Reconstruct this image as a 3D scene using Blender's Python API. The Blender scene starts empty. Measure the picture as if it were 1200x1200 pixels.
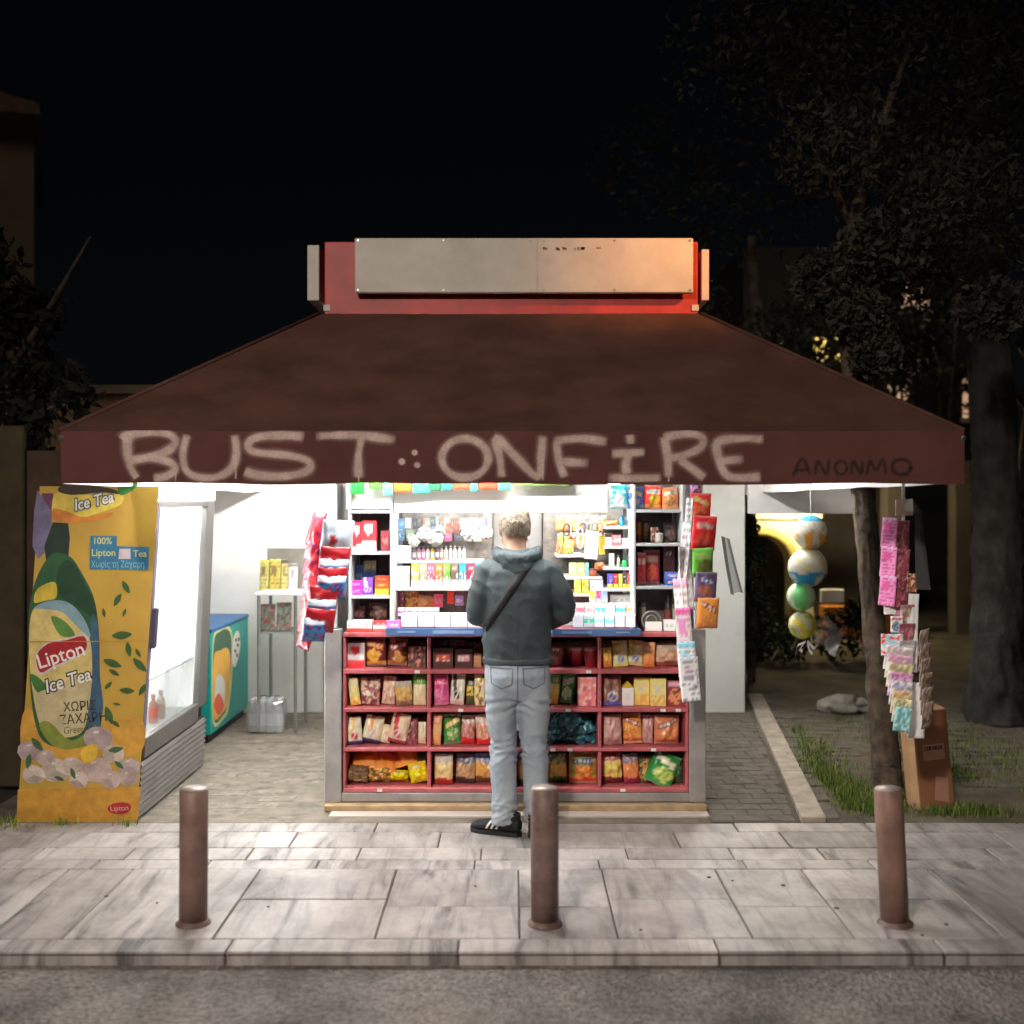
import bpy, bmesh, math, random
import numpy as np
from mathutils import Vector, Matrix, noise
from mathutils.bvhtree import BVHTree

# ------------------------------------------------------------------ camera, sky, sun, exposure
SC = bpy.context.scene
COL = SC.collection
R = math.radians
F, HZ, CH = 1350.0, 590.0, 1.70          # focal length in photo pixels, horizon row, camera height


def X(px, D): return (px - 600.0) * D / F
def Z(py, D): return CH - (py - HZ) * D / F


cam_d = bpy.data.cameras.new('camera')
cam = bpy.data.objects.new('camera', cam_d)
COL.objects.link(cam)
cam.location = (0, 0, CH)
cam.rotation_euler = (R(90), 0, 0)
cam_d.sensor_width = 36
cam_d.lens = 36 * F / 1200
cam_d.shift_y = -(600 - HZ) / 1200
cam_d.clip_end = 400
cam_d.dof.use_dof = True
cam_d.dof.focus_distance = 6.35
cam_d.dof.aperture_fstop = 1.4
SC.camera = cam

SUN_EL, SUN_AZ = R(36), R(200)           # dim light of the street, from behind the camera and a little left
world = bpy.data.worlds.new('World')
SC.world = world
world.use_nodes = True
wn = world.node_tree
sky = wn.nodes.new('ShaderNodeTexSky')
sky.sky_type = 'NISHITA'
sky.sun_disc = False
sky.sun_elevation = SUN_EL
sky.sun_rotation = SUN_AZ
wn.nodes['Background'].inputs['Strength'].default_value = 0.0004
wn.links.new(sky.outputs[0], wn.nodes['Background'].inputs['Color'])

sun_d = bpy.data.lights.new('sun', 'SUN')
sun_d.energy = 0.22
sun_d.angle = R(24)
sun_d.color = (1.0, 0.9, 0.82)
sun = bpy.data.objects.new('sun', sun_d)
COL.objects.link(sun)
sd = Vector((math.sin(SUN_AZ) * math.cos(SUN_EL), math.cos(SUN_AZ) * math.cos(SUN_EL), math.sin(SUN_EL)))
sun.rotation_euler = sd.to_track_quat('Z', 'Y').to_euler()
sun.location = (0, -4, 8)

SC.view_settings.view_transform = 'Standard'
SC.view_settings.look = 'None'
SC.view_settings.exposure = 0.0
SC.view_settings.gamma = 1.0
SC.view_settings.use_curve_mapping = False
SC.render.engine = 'CYCLES'
cy = SC.cycles
cy.use_denoising = True
cy.max_bounces = 7
cy.diffuse_bounces = 4
cy.glossy_bounces = 3
cy.transparent_max_bounces = 10
cy.sample_clamp_indirect = 6
cy.sample_clamp_direct = 0
cy.caustics_reflective = False
cy.caustics_refractive = False

TUBE = 250.0                               # radiance of the white fluorescent tubes

# ------------------------------------------------------------------ helpers
rnd = random.Random(7)


def C(r, g, b):
    def f(v):
        v /= 255.0
        return v / 12.92 if v <= 0.04045 else ((v + 0.055) / 1.055) ** 2.4
    return (f(r), f(g), f(b))


def mixc(a, b, t): return tuple(a[i] * (1 - t) + b[i] * t for i in range(3))


def tag(o, label=None, cat=None, group=None, kind=None):
    if label: o['label'] = label
    if cat: o['category'] = cat
    if group: o['group'] = group
    if kind: o['kind'] = kind
    return o


def empty(name, loc=(0, 0, 0), rot=(0, 0, 0), parent=None):
    o = bpy.data.objects.new(name, None)
    o.empty_display_size = 0.1
    COL.objects.link(o)
    o.location = loc
    o.rotation_euler = rot
    if parent: o.parent = parent
    return o


def link_mesh(name, me, mat, parent=None, loc=None, rot=None):
    o = bpy.data.objects.new(name, me)
    COL.objects.link(o)
    if mat is not None and not me.materials:
        me.materials.append(mat)
    if loc is not None: o.location = loc
    if rot is not None: o.rotation_euler = rot
    if parent: o.parent = parent
    return o


class MB:
    def __init__(s):
        s.v, s.f, s.c = [], [], []

    def add(s, vs, fs, col=None):
        n = len(s.v)
        s.v += [tuple(p) for p in vs]
        s.f += [tuple(i + n for i in q) for q in fs]
        s.c += [col or (1, 1, 1)] * len(vs)
        return s

    def box(s, x0, x1, y0, y1, z0, z1, col=None):
        v = [(x0, y0, z0), (x1, y0, z0), (x1, y1, z0), (x0, y1, z0), (x0, y0, z1), (x1, y0, z1), (x1, y1, z1), (x0, y1, z1)]
        return s.add(v, [(0, 3, 2, 1), (4, 5, 6, 7), (0, 1, 5, 4), (1, 2, 6, 5), (2, 3, 7, 6), (3, 0, 4, 7)], col)

    def bbox(s, x0, x1, y0, y1, z0, z1, b=0.004, col=None):
        """box with chamfered edges"""
        b = min(b, (x1 - x0) / 2.2, (y1 - y0) / 2.2, (z1 - z0) / 2.2)
        bm = bmesh.new()
        bmesh.ops.create_cube(bm, size=1)
        for v in bm.verts:
            v.co = Vector(((x0 + x1) / 2 + v.co.x * (x1 - x0), (y0 + y1) / 2 + v.co.y * (y1 - y0), (z0 + z1) / 2 + v.co.z * (z1 - z0)))
        bmesh.ops.bevel(bm, geom=bm.edges[:], offset=b, segments=1, affect='EDGES')
        bm.verts.index_update()
        s.add([v.co[:] for v in bm.verts], [[v.index for v in f.verts] for f in bm.faces], col)
        bm.free()
        return s

    def tube(s, pts, rad, n=8, col=None, cap=True):
        """round bar along pts; rad a number or a list"""
        pts = [Vector(p) for p in pts]
        rr = rad if isinstance(rad, (list, tuple)) else [rad] * len(pts)
        up = None
        vs, fs = [], []
        for i, p in enumerate(pts):
            d = (pts[min(i + 1, len(pts) - 1)] - pts[max(i - 1, 0)]).normalized()
            if up is None:
                up = Vector((0, 0, 1)) if abs(d.z) < 0.9 else Vector((0, 1, 0))
            a = d.cross(up).normalized()
            b = a.cross(d).normalized()
            up = b
            r = rr[i]
            r = r if isinstance(r, (tuple, list)) else (r, r)
            for k in range(n):
                t = 2 * math.pi * k / n
                vs.append(p + a * math.cos(t) * r[0] + b * math.sin(t) * r[1])
        m = len(pts)
        for i in range(m - 1):
            for k in range(n):
                k2 = (k + 1) % n
                fs.append((i * n + k, i * n + k2, (i + 1) * n + k2, (i + 1) * n + k))
        if cap:
            fs.append(tuple(range(n - 1, -1, -1)))
            fs.append(tuple((m - 1) * n + k for k in range(n)))
        return s.add(vs, fs, col)

    def lathe(s, prof, n=14, cx=0, cy=0, cols=None):
        vs, fs = [], []
        for r, z in prof:
            for k in range(n):
                t = 2 * math.pi * k / n
                vs.append((cx + r * math.cos(t), cy + r * math.sin(t), z))
        for i in range(len(prof) - 1):
            for k in range(n):
                k2 = (k + 1) % n
                fs.append((i * n + k, i * n + k2, (i + 1) * n + k2, (i + 1) * n + k))
        fs.append(tuple(range(n - 1, -1, -1)))
        fs.append(tuple((len(prof) - 1) * n + k for k in range(n)))
        b = len(s.v)
        s.add(vs, fs)
        if cols:
            for i in range(len(prof)):
                for k in range(n):
                    s.c[b + i * n + k] = cols[i]
        return s

    def mesh(s, name, smooth=False):
        me = bpy.data.meshes.new(name)
        me.from_pydata(s.v, [], s.f)
        a = me.color_attributes.new('Col', 'FLOAT_COLOR', 'POINT')
        a.data.foreach_set('color', np.array([(c[0], c[1], c[2], 1.0) for c in s.c], dtype=np.float32).ravel())
        if smooth:
            me.polygons.foreach_set('use_smooth', [True] * len(me.polygons))
        me.update()
        return me

    def build(s, name, mat, parent=None, smooth=False, loc=None, rot=None):
        return link_mesh(name, s.mesh(name, smooth), mat, parent, loc, rot)


# ------------------------------------------------------------------ materials
MATS = {}


def nd(nt, t, **kw):
    n = nt.nodes.new(t)
    for k, v in kw.items():
        if k.startswith('_'):
            setattr(n, k[1:], v)
        else:
            n.inputs[k.replace('__', ' ')].default_value = v
    return n


def pm(name, col, rough=0.6, metal=0.0, var=0.15, scale=6.0, bump=0.0, bscale=60.0, col2=None, spec=0.4, detail=5, stain=0.0, stain_col=(0.03, 0.025, 0.02)):
    """principled material: colour varied by noise, fine relief by a second noise, optional blotchy stains"""
    if name in MATS: return MATS[name]
    m = bpy.data.materials.new(name)
    m.use_nodes = True
    nt = m.node_tree
    b = nt.nodes['Principled BSDF']
    tc = nt.nodes.new('ShaderNodeTexCoord')
    nz = nd(nt, 'ShaderNodeTexNoise', Scale=scale, Detail=detail, Roughness=0.6)
    nt.links.new(tc.outputs['Object'], nz.inputs['Vector'])
    mr = nd(nt, 'ShaderNodeMapRange')
    mr.inputs['From Min'].default_value = 0.3
    mr.inputs['From Max'].default_value = 0.7
    nt.links.new(nz.outputs['Fac'], mr.inputs['Value'])
    mx = nt.nodes.new('ShaderNodeMix')
    mx.data_type = 'RGBA'
    c2 = col2 or tuple(max(0, c * (1 - 2 * var)) for c in col)
    c1 = col if col2 else tuple(min(1, c * (1 + var * .6)) for c in col)
    mx.inputs['A'].default_value = (*c1, 1)
    mx.inputs['B'].default_value = (*c2, 1)
    nt.links.new(mr.outputs[0], mx.inputs['Factor'])
    out = mx.outputs['Result']
    if stain:
        n3 = nd(nt, 'ShaderNodeTexNoise', Scale=scale * 0.37, Detail=8, Roughness=0.7)
        nt.links.new(tc.outputs['Object'], n3.inputs['Vector'])
        m3 = nd(nt, 'ShaderNodeMapRange')
        m3.inputs['From Min'].default_value = 0.55
        m3.inputs['From Max'].default_value = 0.72
        m3.inputs['To Max'].default_value = stain
        nt.links.new(n3.outputs['Fac'], m3.inputs['Value'])
        x3 = nt.nodes.new('ShaderNodeMix')
        x3.data_type = 'RGBA'
        x3.inputs['B'].default_value = (*stain_col, 1)
        nt.links.new(m3.outputs[0], x3.inputs['Factor'])
        nt.links.new(out, x3.inputs['A'])
        out = x3.outputs['Result']
    nt.links.new(out, b.inputs['Base Color'])
    b.inputs['Roughness'].default_value = rough
    b.inputs['Metallic'].default_value = metal
    b.inputs['Specular IOR Level'].default_value = spec
    if bump:
        n2 = nd(nt, 'ShaderNodeTexNoise', Scale=bscale, Detail=6, Roughness=0.65)
        nt.links.new(tc.outputs['Object'], n2.inputs['Vector'])
        bp = nd(nt, 'ShaderNodeBump', Strength=bump, Distance=0.01)
        nt.links.new(n2.outputs['Fac'], bp.inputs['Height'])
        nt.links.new(bp.outputs[0], b.inputs['Normal'])
    MATS[name] = m
    return m


def printed(name, rough=0.35, spec=0.45, bump=0.0, coat=0.0, bscale=40):
    """print carried by the mesh's own colour attribute"""
    if name in MATS: return MATS[name]
    m = bpy.data.materials.new(name)
    m.use_nodes = True
    nt = m.node_tree
    b = nt.nodes['Principled BSDF']
    at = nt.nodes.new('ShaderNodeAttribute')
    at.attribute_name = 'Col'
    nt.links.new(at.outputs['Color'], b.inputs['Base Color'])
    b.inputs['Roughness'].default_value = rough
    b.inputs['Specular IOR Level'].default_value = spec
    b.inputs['Coat Weight'].default_value = coat
    if bump:
        tc = nt.nodes.new('ShaderNodeTexCoord')
        n2 = nd(nt, 'ShaderNodeTexNoise', Scale=bscale, Detail=4)
        nt.links.new(tc.outputs['Object'], n2.inputs['Vector'])
        bp = nd(nt, 'ShaderNodeBump', Strength=bump, Distance=0.01)
        nt.links.new(n2.outputs['Fac'], bp.inputs['Height'])
        nt.links.new(bp.outputs[0], b.inputs['Normal'])
    MATS[name] = m
    return m


def emis(name, col, strength):
    if name in MATS: return MATS[name]
    m = bpy.data.materials.new(name)
    m.use_nodes = True
    b = m.node_tree.nodes['Principled BSDF']
    b.inputs['Base Color'].default_value = (0.8, 0.8, 0.8, 1)
    b.inputs['Emission Color'].default_value = (*col, 1)
    b.inputs['Emission Strength'].default_value = strength
    MATS[name] = m
    return m


def clear(name, tint=(1, 1, 1), gloss=0.12, rough=0.08, milky=0.0):
    """thin clear film or pane: mostly transparent, some gloss, some milk"""
    if name in MATS: return MATS[name]
    m = bpy.data.materials.new(name)
    m.use_nodes = True
    nt = m.node_tree
    for n in list(nt.nodes):
        if n.type != 'OUTPUT_MATERIAL': nt.nodes.remove(n)
    out = nt.nodes['Material Output']
    tr = nt.nodes.new('ShaderNodeBsdfTransparent')
    tr.inputs[0].default_value = (*tint, 1)
    gl = nt.nodes.new('ShaderNodeBsdfGlossy')
    gl.inputs['Roughness'].default_value = rough
    fr = nd(nt, 'ShaderNodeLayerWeight', Blend=0.25)
    ma = nt.nodes.new('ShaderNodeMath')
    ma.operation = 'MULTIPLY_ADD'
    ma.inputs[1].default_value = 0.5
    ma.inputs[2].default_value = gloss * 0.4
    nt.links.new(fr.outputs['Fresnel'], ma.inputs[0])
    mx = nt.nodes.new('ShaderNodeMixShader')
    nt.links.new(ma.outputs[0], mx.inputs[0])
    nt.links.new(tr.outputs[0], mx.inputs[1])
    nt.links.new(gl.outputs[0], mx.inputs[2])
    last = mx
    if milky:
        df = nt.nodes.new('ShaderNodeBsdfDiffuse')
        df.inputs[0].default_value = (0.8, 0.8, 0.8, 1)
        m2 = nt.nodes.new('ShaderNodeMixShader')
        m2.inputs[0].default_value = milky
        nt.links.new(mx.outputs[0], m2.inputs[1])
        nt.links.new(df.outputs[0], m2.inputs[2])
        last = m2
    nt.links.new(last.outputs[0], out.inputs['Surface'])
    MATS[name] = m
    return m


def sprayed(name, col):
    """spray paint: colour, its cover taken from the mesh's alpha in Col (soft edges)"""
    m = bpy.data.materials.new(name)
    m.use_nodes = True
    nt = m.node_tree
    b = nt.nodes['Principled BSDF']
    b.inputs['Base Color'].default_value = (*col, 1)
    b.inputs['Roughness'].default_value = 0.8
    at = nt.nodes.new('ShaderNodeAttribute')
    at.attribute_name = 'Col'
    tc = nt.nodes.new('ShaderNodeTexCoord')
    nz = nd(nt, 'ShaderNodeTexNoise', Scale=90, Detail=4)
    nt.links.new(tc.outputs['Object'], nz.inputs['Vector'])
    mr = nd(nt, 'ShaderNodeMapRange')
    mr.inputs['From Min'].default_value = 0.3
    mr.inputs['From Max'].default_value = 0.7
    mr.inputs['To Min'].default_value = 0.7
    nt.links.new(nz.outputs['Fac'], mr.inputs['Value'])
    mu = nt.nodes.new('ShaderNodeMath')
    mu.operation = 'MULTIPLY'
    nt.links.new(at.outputs['Fac'], mu.inputs[0])
    nt.links.new(mr.outputs[0], mu.inputs[1])
    nt.links.new(mu.outputs[0], b.inputs['Alpha'])
    return m


def marble(name, ang, tone):
    m = bpy.data.materials.new(name)
    m.use_nodes = True
    nt = m.node_tree
    b = nt.nodes['Principled BSDF']
    tc = nt.nodes.new('ShaderNodeTexCoord')
    oi = nt.nodes.new('ShaderNodeObjectInfo')
    geo = nt.nodes.new('ShaderNodeNewGeometry')
    cb = nt.nodes.new('ShaderNodeMath'); cb.operation = 'MULTIPLY'; cb.inputs[1].default_value = 40.0
    nt.links.new(oi.outputs['Random'], cb.inputs[0])
    va = nt.nodes.new('ShaderNodeVectorMath'); va.operation = 'ADD'
    nt.links.new(geo.outputs['Position'], va.inputs[0])
    nt.links.new(cb.outputs[0], va.inputs[1])
    mp = nd(nt, 'ShaderNodeMapping')
    mp.inputs['Rotation'].default_value = (0, 0, ang)
    nt.links.new(va.outputs[0], mp.inputs['Vector'])
    mp.inputs['Scale'].default_value = (9.0, 1.3, 1.0)
    wv = nd(nt, 'ShaderNodeTexNoise', Scale=1.0, Detail=7.0, Roughness=0.62, Distortion=0.9)
    nt.links.new(mp.outputs[0], wv.inputs['Vector'])
    cr = nt.nodes.new('ShaderNodeValToRGB')
    e = cr.color_ramp.elements
    e[0].position = 0.33; e[0].color = (0.12 * tone, 0.112 * tone, 0.11 * tone, 1)
    e[1].position = 0.66; e[1].color = (0.56 * tone, 0.515 * tone, 0.49 * tone, 1)
    k = e.new(0.42); k.color = (0.34 * tone, 0.318 * tone, 0.308 * tone, 1)
    k = e.new(0.52); k.color = (0.49 * tone, 0.455 * tone, 0.44 * tone, 1)
    nt.links.new(wv.outputs['Fac'], cr.inputs['Fac'])
    # grime
    nz = nd(nt, 'ShaderNodeTexNoise', Scale=2.2, Detail=9, Roughness=0.7)
    nt.links.new(geo.outputs['Position'], nz.inputs['Vector'])
    mr = nd(nt, 'ShaderNodeMapRange')
    mr.inputs['From Min'].default_value = 0.40
    mr.inputs['From Max'].default_value = 0.72
    mr.inputs['To Max'].default_value = 0.8
    nt.links.new(nz.outputs['Fac'], mr.inputs['Value'])
    mx = nt.nodes.new('ShaderNodeMix'); mx.data_type = 'RGBA'
    mx.inputs['B'].default_value = (0.16, 0.135, 0.115, 1)
    nt.links.new(mr.outputs[0], mx.inputs['Factor'])
    nt.links.new(cr.outputs[0], mx.inputs['A'])
    # per-slab tone
    m2 = nt.nodes.new('ShaderNodeMix'); m2.data_type = 'RGBA'; m2.blend_type = 'MULTIPLY'
    m2.inputs['Factor'].default_value = 1.0
    rr = nd(nt, 'ShaderNodeMapRange'); rr.inputs['To Min'].default_value = 0.72; rr.inputs['To Max'].default_value = 1.05
    nt.links.new(oi.outputs['Random'], rr.inputs['Value'])
    cc = nt.nodes.new('ShaderNodeCombineColor')
    for i in range(3): nt.links.new(rr.outputs[0], cc.inputs[i])
    nt.links.new(mx.outputs['Result'], m2.inputs['A'])
    nt.links.new(cc.outputs[0], m2.inputs['B'])
    nt.links.new(m2.outputs['Result'], b.inputs['Base Color'])
    nr = nd(nt, 'ShaderNodeMapRange'); nr.inputs['To Min'].default_value = 0.34; nr.inputs['To Max'].default_value = 0.62
    nt.links.new(nz.outputs['Fac'], nr.inputs['Value'])
    nt.links.new(nr.outputs[0], b.inputs['Roughness'])
    bp = nd(nt, 'ShaderNodeBump', Strength=0.25, Distance=0.006)
    n4 = nd(nt, 'ShaderNodeTexNoise', Scale=35, Detail=6)
    nt.links.new(geo.outputs['Position'], n4.inputs['Vector'])
    nt.links.new(n4.outputs['Fac'], bp.inputs['Height'])
    nt.links.new(bp.outputs[0], b.inputs['Normal'])
    return m


def asphalt():
    m = bpy.data.materials.new('asphalt')
    m.use_nodes = True
    nt = m.node_tree
    b = nt.nodes['Principled BSDF']
    geo = nt.nodes.new('ShaderNodeNewGeometry')

    def N(scale, detail=6, rough=.6):
        n = nd(nt, 'ShaderNodeTexNoise', Scale=scale, Detail=detail, Roughness=rough)
        nt.links.new(geo.outputs['Position'], n.inputs['Vector'])
        return n
    patch, agg = N(1.7, 8, .65), N(38, 8, .75)
    vo = nd(nt, 'ShaderNodeTexVoronoi', Scale=55)
    nt.links.new(geo.outputs['Position'], vo.inputs['Vector'])
    r1 = nt.nodes.new('ShaderNodeValToRGB')
    e = r1.color_ramp.elements
    e[0].position = .34; e[0].color = (.07, .062, .057, 1)
    e[1].position = .66; e[1].color = (.29, .26, .24, 1)
    nt.links.new(patch.outputs['Fac'], r1.inputs['Fac'])
    r2 = nt.nodes.new('ShaderNodeValToRGB')
    e = r2.color_ramp.elements
    e[0].position = .38; e[0].color = (.25, .25, .25, 1)
    e[1].position = .62; e[1].color = (1.5, 1.45, 1.4, 1)
    nt.links.new(agg.outputs['Fac'], r2.inputs['Fac'])
    mx = nt.nodes.new('ShaderNodeMix'); mx.data_type = 'RGBA'; mx.blend_type = 'MULTIPLY'
    mx.inputs['Factor'].default_value = 1
    nt.links.new(r1.outputs[0], mx.inputs['A']); nt.links.new(r2.outputs[0], mx.inputs['B'])
    nt.links.new(mx.outputs['Result'], b.inputs['Base Color'])
    mr = nd(nt, 'ShaderNodeMapRange')
    mr.inputs['From Min'].default_value = .4; mr.inputs['From Max'].default_value = .62
    mr.inputs['To Min'].default_value = .7; mr.inputs['To Max'].default_value = .34
    nt.links.new(patch.outputs['Fac'], mr.inputs['Value'])
    nt.links.new(mr.outputs[0], b.inputs['Roughness'])
    ad = nt.nodes.new('ShaderNodeMath'); ad.operation = 'ADD'
    nt.links.new(agg.outputs['Fac'], ad.inputs[0]); nt.links.new(vo.outputs['Distance'], ad.inputs[1])
    bp = nd(nt, 'ShaderNodeBump', Strength=.8, Distance=.012)
    nt.links.new(ad.outputs[0], bp.inputs['Height'])
    nt.links.new(bp.outputs[0], b.inputs['Normal'])
    return m


PRINT = printed('printed_paper', 0.55, 0.3, bump=0.12)
FOIL = printed('printed_foil', 0.3, 0.5, bump=0.35, coat=0.15, bscale=26)
CARTON = printed('printed_carton', 0.45, 0.35)
FABCOL = printed('coloured_plastic', 0.4, 0.4)
WHITE = pm('white_paint', C(232, 230, 226), 0.5, var=0.05, bump=0.05)
GREYMET = pm('grey_metal', C(158, 154, 152), 0.5, metal=0.15, var=0.12, scale=9, bump=0.06, stain=0.35)
PINK = pm('pink_paint', C(188, 98, 104), 0.45, var=0.16, scale=7, bump=0.06, stain=0.3, stain_col=C(140, 66, 74))
SHELFW = pm('pale_shelf_metal', C(205, 212, 212), 0.4, var=0.06)
DARKIN = pm('dark_shelf_back', C(104, 90, 88), 0.7, var=0.3)
BLACKPL = pm('black_plastic', C(24, 24, 26), 0.45, var=0.2)
WIRE = pm('wire_steel', C(140, 140, 138), 0.35, metal=0.6)
FILM = clear('clear_film', (0.96, 0.97, 0.98), 0.3, 0.12, 0.12)
GLASS = clear('fridge_glass', (0.93, 0.96, 0.96), 0.1, 0.02, 0.0)

# ------------------------------------------------------------------ the setting: road, pavement, paths, ground
def sheet(name, x0, x1, y0, y1, z, mat, n=1):
    mb = MB()
    mb.add([(x0, y0, z), (x1, y0, z), (x1, y1, z), (x0, y1, z)], [(0, 1, 2, 3)])
    return tag(mb.build(name, mat), kind='structure')


ASPH = asphalt()
SOIL = pm('trodden_soil', C(112, 102, 84), 0.95, var=0.3, scale=3, bump=0.9, bscale=50, col2=C(70, 64, 50), stain=0.5, stain_col=C(62, 72, 34))
FARG = pm('dark_earth', C(60, 54, 42), 0.95, var=0.3, scale=1, bump=0.6, bscale=20)
MORTAR = pm('joint_mortar', C(92, 82, 74), 0.95, var=0.25, scale=8, bump=0.5)
sheet('ground', -120, 120, 4.42, 200, -0.03, FARG)
sheet('road', -60, 60, -20, 4.375, -0.052, ASPH)
sheet('garden_ground', 1.0, 14, 6.13, 24, -0.004, SOIL)
pav = sheet('pavement', -14, 14, 4.36, 6.14, -0.009, MORTAR)
yard = sheet('yard_floor', -2.9, 1.0, 6.14, 9.6, -0.0045, pm('yard_earth', C(126, 118, 106), .95, var=.25, scale=7, bump=.6))
MARB = [marble('marble_%d' % i, a, t) for i, (a, t) in enumerate([(0.1, 1.0), (1.5, .95), (0.8, .9), (-0.5, 1.02)])]
rs = random.Random(3)


def slab(x0, x1, y0, y1, mi, parent, zt=0.0, th=0.03, name='slab', mat=None, skew=0.0):
    g = 0.0035
    mb = MB()
    dz = rs.uniform(-0.0025, 0.0025)
    mb.bbox(x0 + g, x1 - g, y0 + g, y1 - g, zt - th + dz, zt + dz, 0.004)
    if skew:
        mb.v = [(x + skew * (y - y0), y, z) for x, y, z in mb.v]
    return mb.build(name, mat or MARB[mi], parent)


# kerb of long marble stones
kerb = MB().box(-14, 14, 4.37, 4.49, -0.2, -0.02).build('kerb', MORTAR)
tag(kerb, kind='structure')
x = -4.1
while x < 4.2:
    w = rs.uniform(0.8, 1.15)
    slab(x, x + w, 4.365, 4.50, rs.choice([0, 3]), kerb, 0.0, 0.07, 'kerb_stone')
    x += w
# broad row of slabs; each block is split one way or another, as in the photo
A0, A1 = 4.50, 5.36
blocks = [(-3.55, -2.95, 'v'), (-2.95, -2.36, 'o'), (-2.36, -1.76, 'v'), (-1.76, -1.17, 'o'), (-1.17, -0.536, 'h'), (-0.536, 0.03, 'h2'), (0.03, 0.417, 'h2'), (0.417, 0.943, 'h'),
          (0.943, 1.344, 'h2'), (1.344, 1.93, 'h'), (1.93, 2.45, 'o'), (2.45, 3.0, 'v'), (3.0, 3.55, 'h')]
for i, (x0, x1, s) in enumerate(blocks):
    if s == 'o': slab(x0, x1, A0, A1, i % 4, pav)
    elif s == 'v':
        slab(x0, (x0 + x1) / 2, A0, A1, 1, pav); slab((x0 + x1) / 2, x1, A0, A1, 2, pav)
    else:
        m = A0 + (A1 - A0) * (0.52 if s == 'h' else 0.42)
        slab(x0, x1, A0, m, 0 if s == 'h' else 1, pav); slab(x0, x1, m, A1, 1 if s == 'h' else 0, pav)
# narrow strip courses behind
for (y0, y1, wmin, wmax, mi) in ((5.36, 5.50, .5, .8, 1), (5.50, 5.69, .35, .6, 0), (5.69, 5.96, .45, .75, 2), (5.96, 6.13, .6, 1.0, 3)):
    x = -3.6 + rs.uniform(0, .3)
    while x < 3.5:
        w = rs.uniform(wmin, wmax)
        slab(x, x + w, y0, y1, mi if rs.random() < .6 else rs.randrange(4), pav)
        x += w
# door sill of white marble in front of the kiosk
STEP = pm('white_marble', C(196, 186, 176), 0.4, var=0.08, scale=5, stain=0.2)
tag(MB().bbox(X(385, 6.25), X(832, 6.25), 6.25, 6.345, -0.02, 0.006, 0.003).build('threshold', STEP), kind='structure')
# cobbled floor between fridge and kiosk
COB = pm('old_cobble', C(132, 124, 112), 0.9, var=0.28, scale=14, bump=0.8, bscale=60, stain=0.4, stain_col=C(80, 72, 60))
yv = 6.15
row = 0
while yv < 9.25:
    d = rs.uniform(0.13, 0.17)
    xv = -2.0 + (row % 2) * 0.09
    x_end = -1.06
    while xv < x_end:
        w = rs.uniform(0.17, 0.24)
        o = slab(xv + rs.uniform(-.006, .006), min(xv + w, x_end) - rs.uniform(0, .02), yv + rs.uniform(-.006, .006), yv + d - rs.uniform(0, .014), 0, yard, rs.uniform(-0.007, -0.002), 0.03, 'cobble', COB)
        xv += w
    yv += d
    row += 1
# brick path and kerb line beside the kiosk on the right
PAVER = pm('path_paver', C(104, 96, 86), 0.9, var=0.25, scale=9, bump=0.6, bscale=60, stain=0.4)
path = sheet('path', 1.06, 1.80, 6.14, 9.4, 0.000, pm('path_earth', C(84, 77, 68), .95, var=.3, scale=6, bump=.7))
yv, row = 6.16, 0
while yv < 9.3:
    xs = 1.52 + 0.132 * (yv - 6.12)
    xv = 1.09 + (row % 2) * 0.1 - 0.1
    while xv < xs - 0.02:
        a, b_ = max(xv, 1.07), min(xv + 0.2, xs)
        if b_ - a > 0.04:
            slab(a, b_, yv, yv + 0.115, 0, path, 0.005 + rs.uniform(-0.003, 0.002), 0.03, 'paver', PAVER)
        xv += 0.2
    yv += 0.115
    row += 1
EDGE = pm('path_edge_stone', C(176, 164, 148), 0.85, var=0.18, scale=9, bump=0.5, stain=0.3)
edge = tag(MB().box(1.53, 1.54, 6.2, 6.3, -0.02, -0.01).build('path_edging', MORTAR), kind='structure')
yv = 6.14
while yv < 9.8:
    L = rs.uniform(0.3, 0.42)
    x0 = 1.535 + 0.132 * (yv - 6.12)
    slab(x0, x0 + 0.14, yv, yv + L, 0, edge, 0.028, 0.06, 'edging_stone', EDGE, skew=0.132)
    slab(x0 + 0.145, x0 + 0.23, yv + .05, yv + L, 0, edge, 0.012, 0.05, 'edging_brick', PAVER, skew=0.132)
    yv += L
# scattered bricks set in the garden soil
yv, row = 6.9, 0
gbr = tag(MB().box(2.4, 2.41, 7, 7.01, -0.03, -0.02).build('garden_paving', MORTAR), kind='structure')
while yv < 9.6:
    xv = 2.05 + (row % 2) * .11
    while xv < 5.0:
        if rs.random() < 0.55 and not (yv < 7.2 and xv < 2.5):
            slab(xv, xv + .21, yv, yv + .11, 0, gbr, 0.004 + rs.uniform(-.004, .003), .03, 'brick', PAVER)
        xv += .22
    yv += .122
    row += 1


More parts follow.
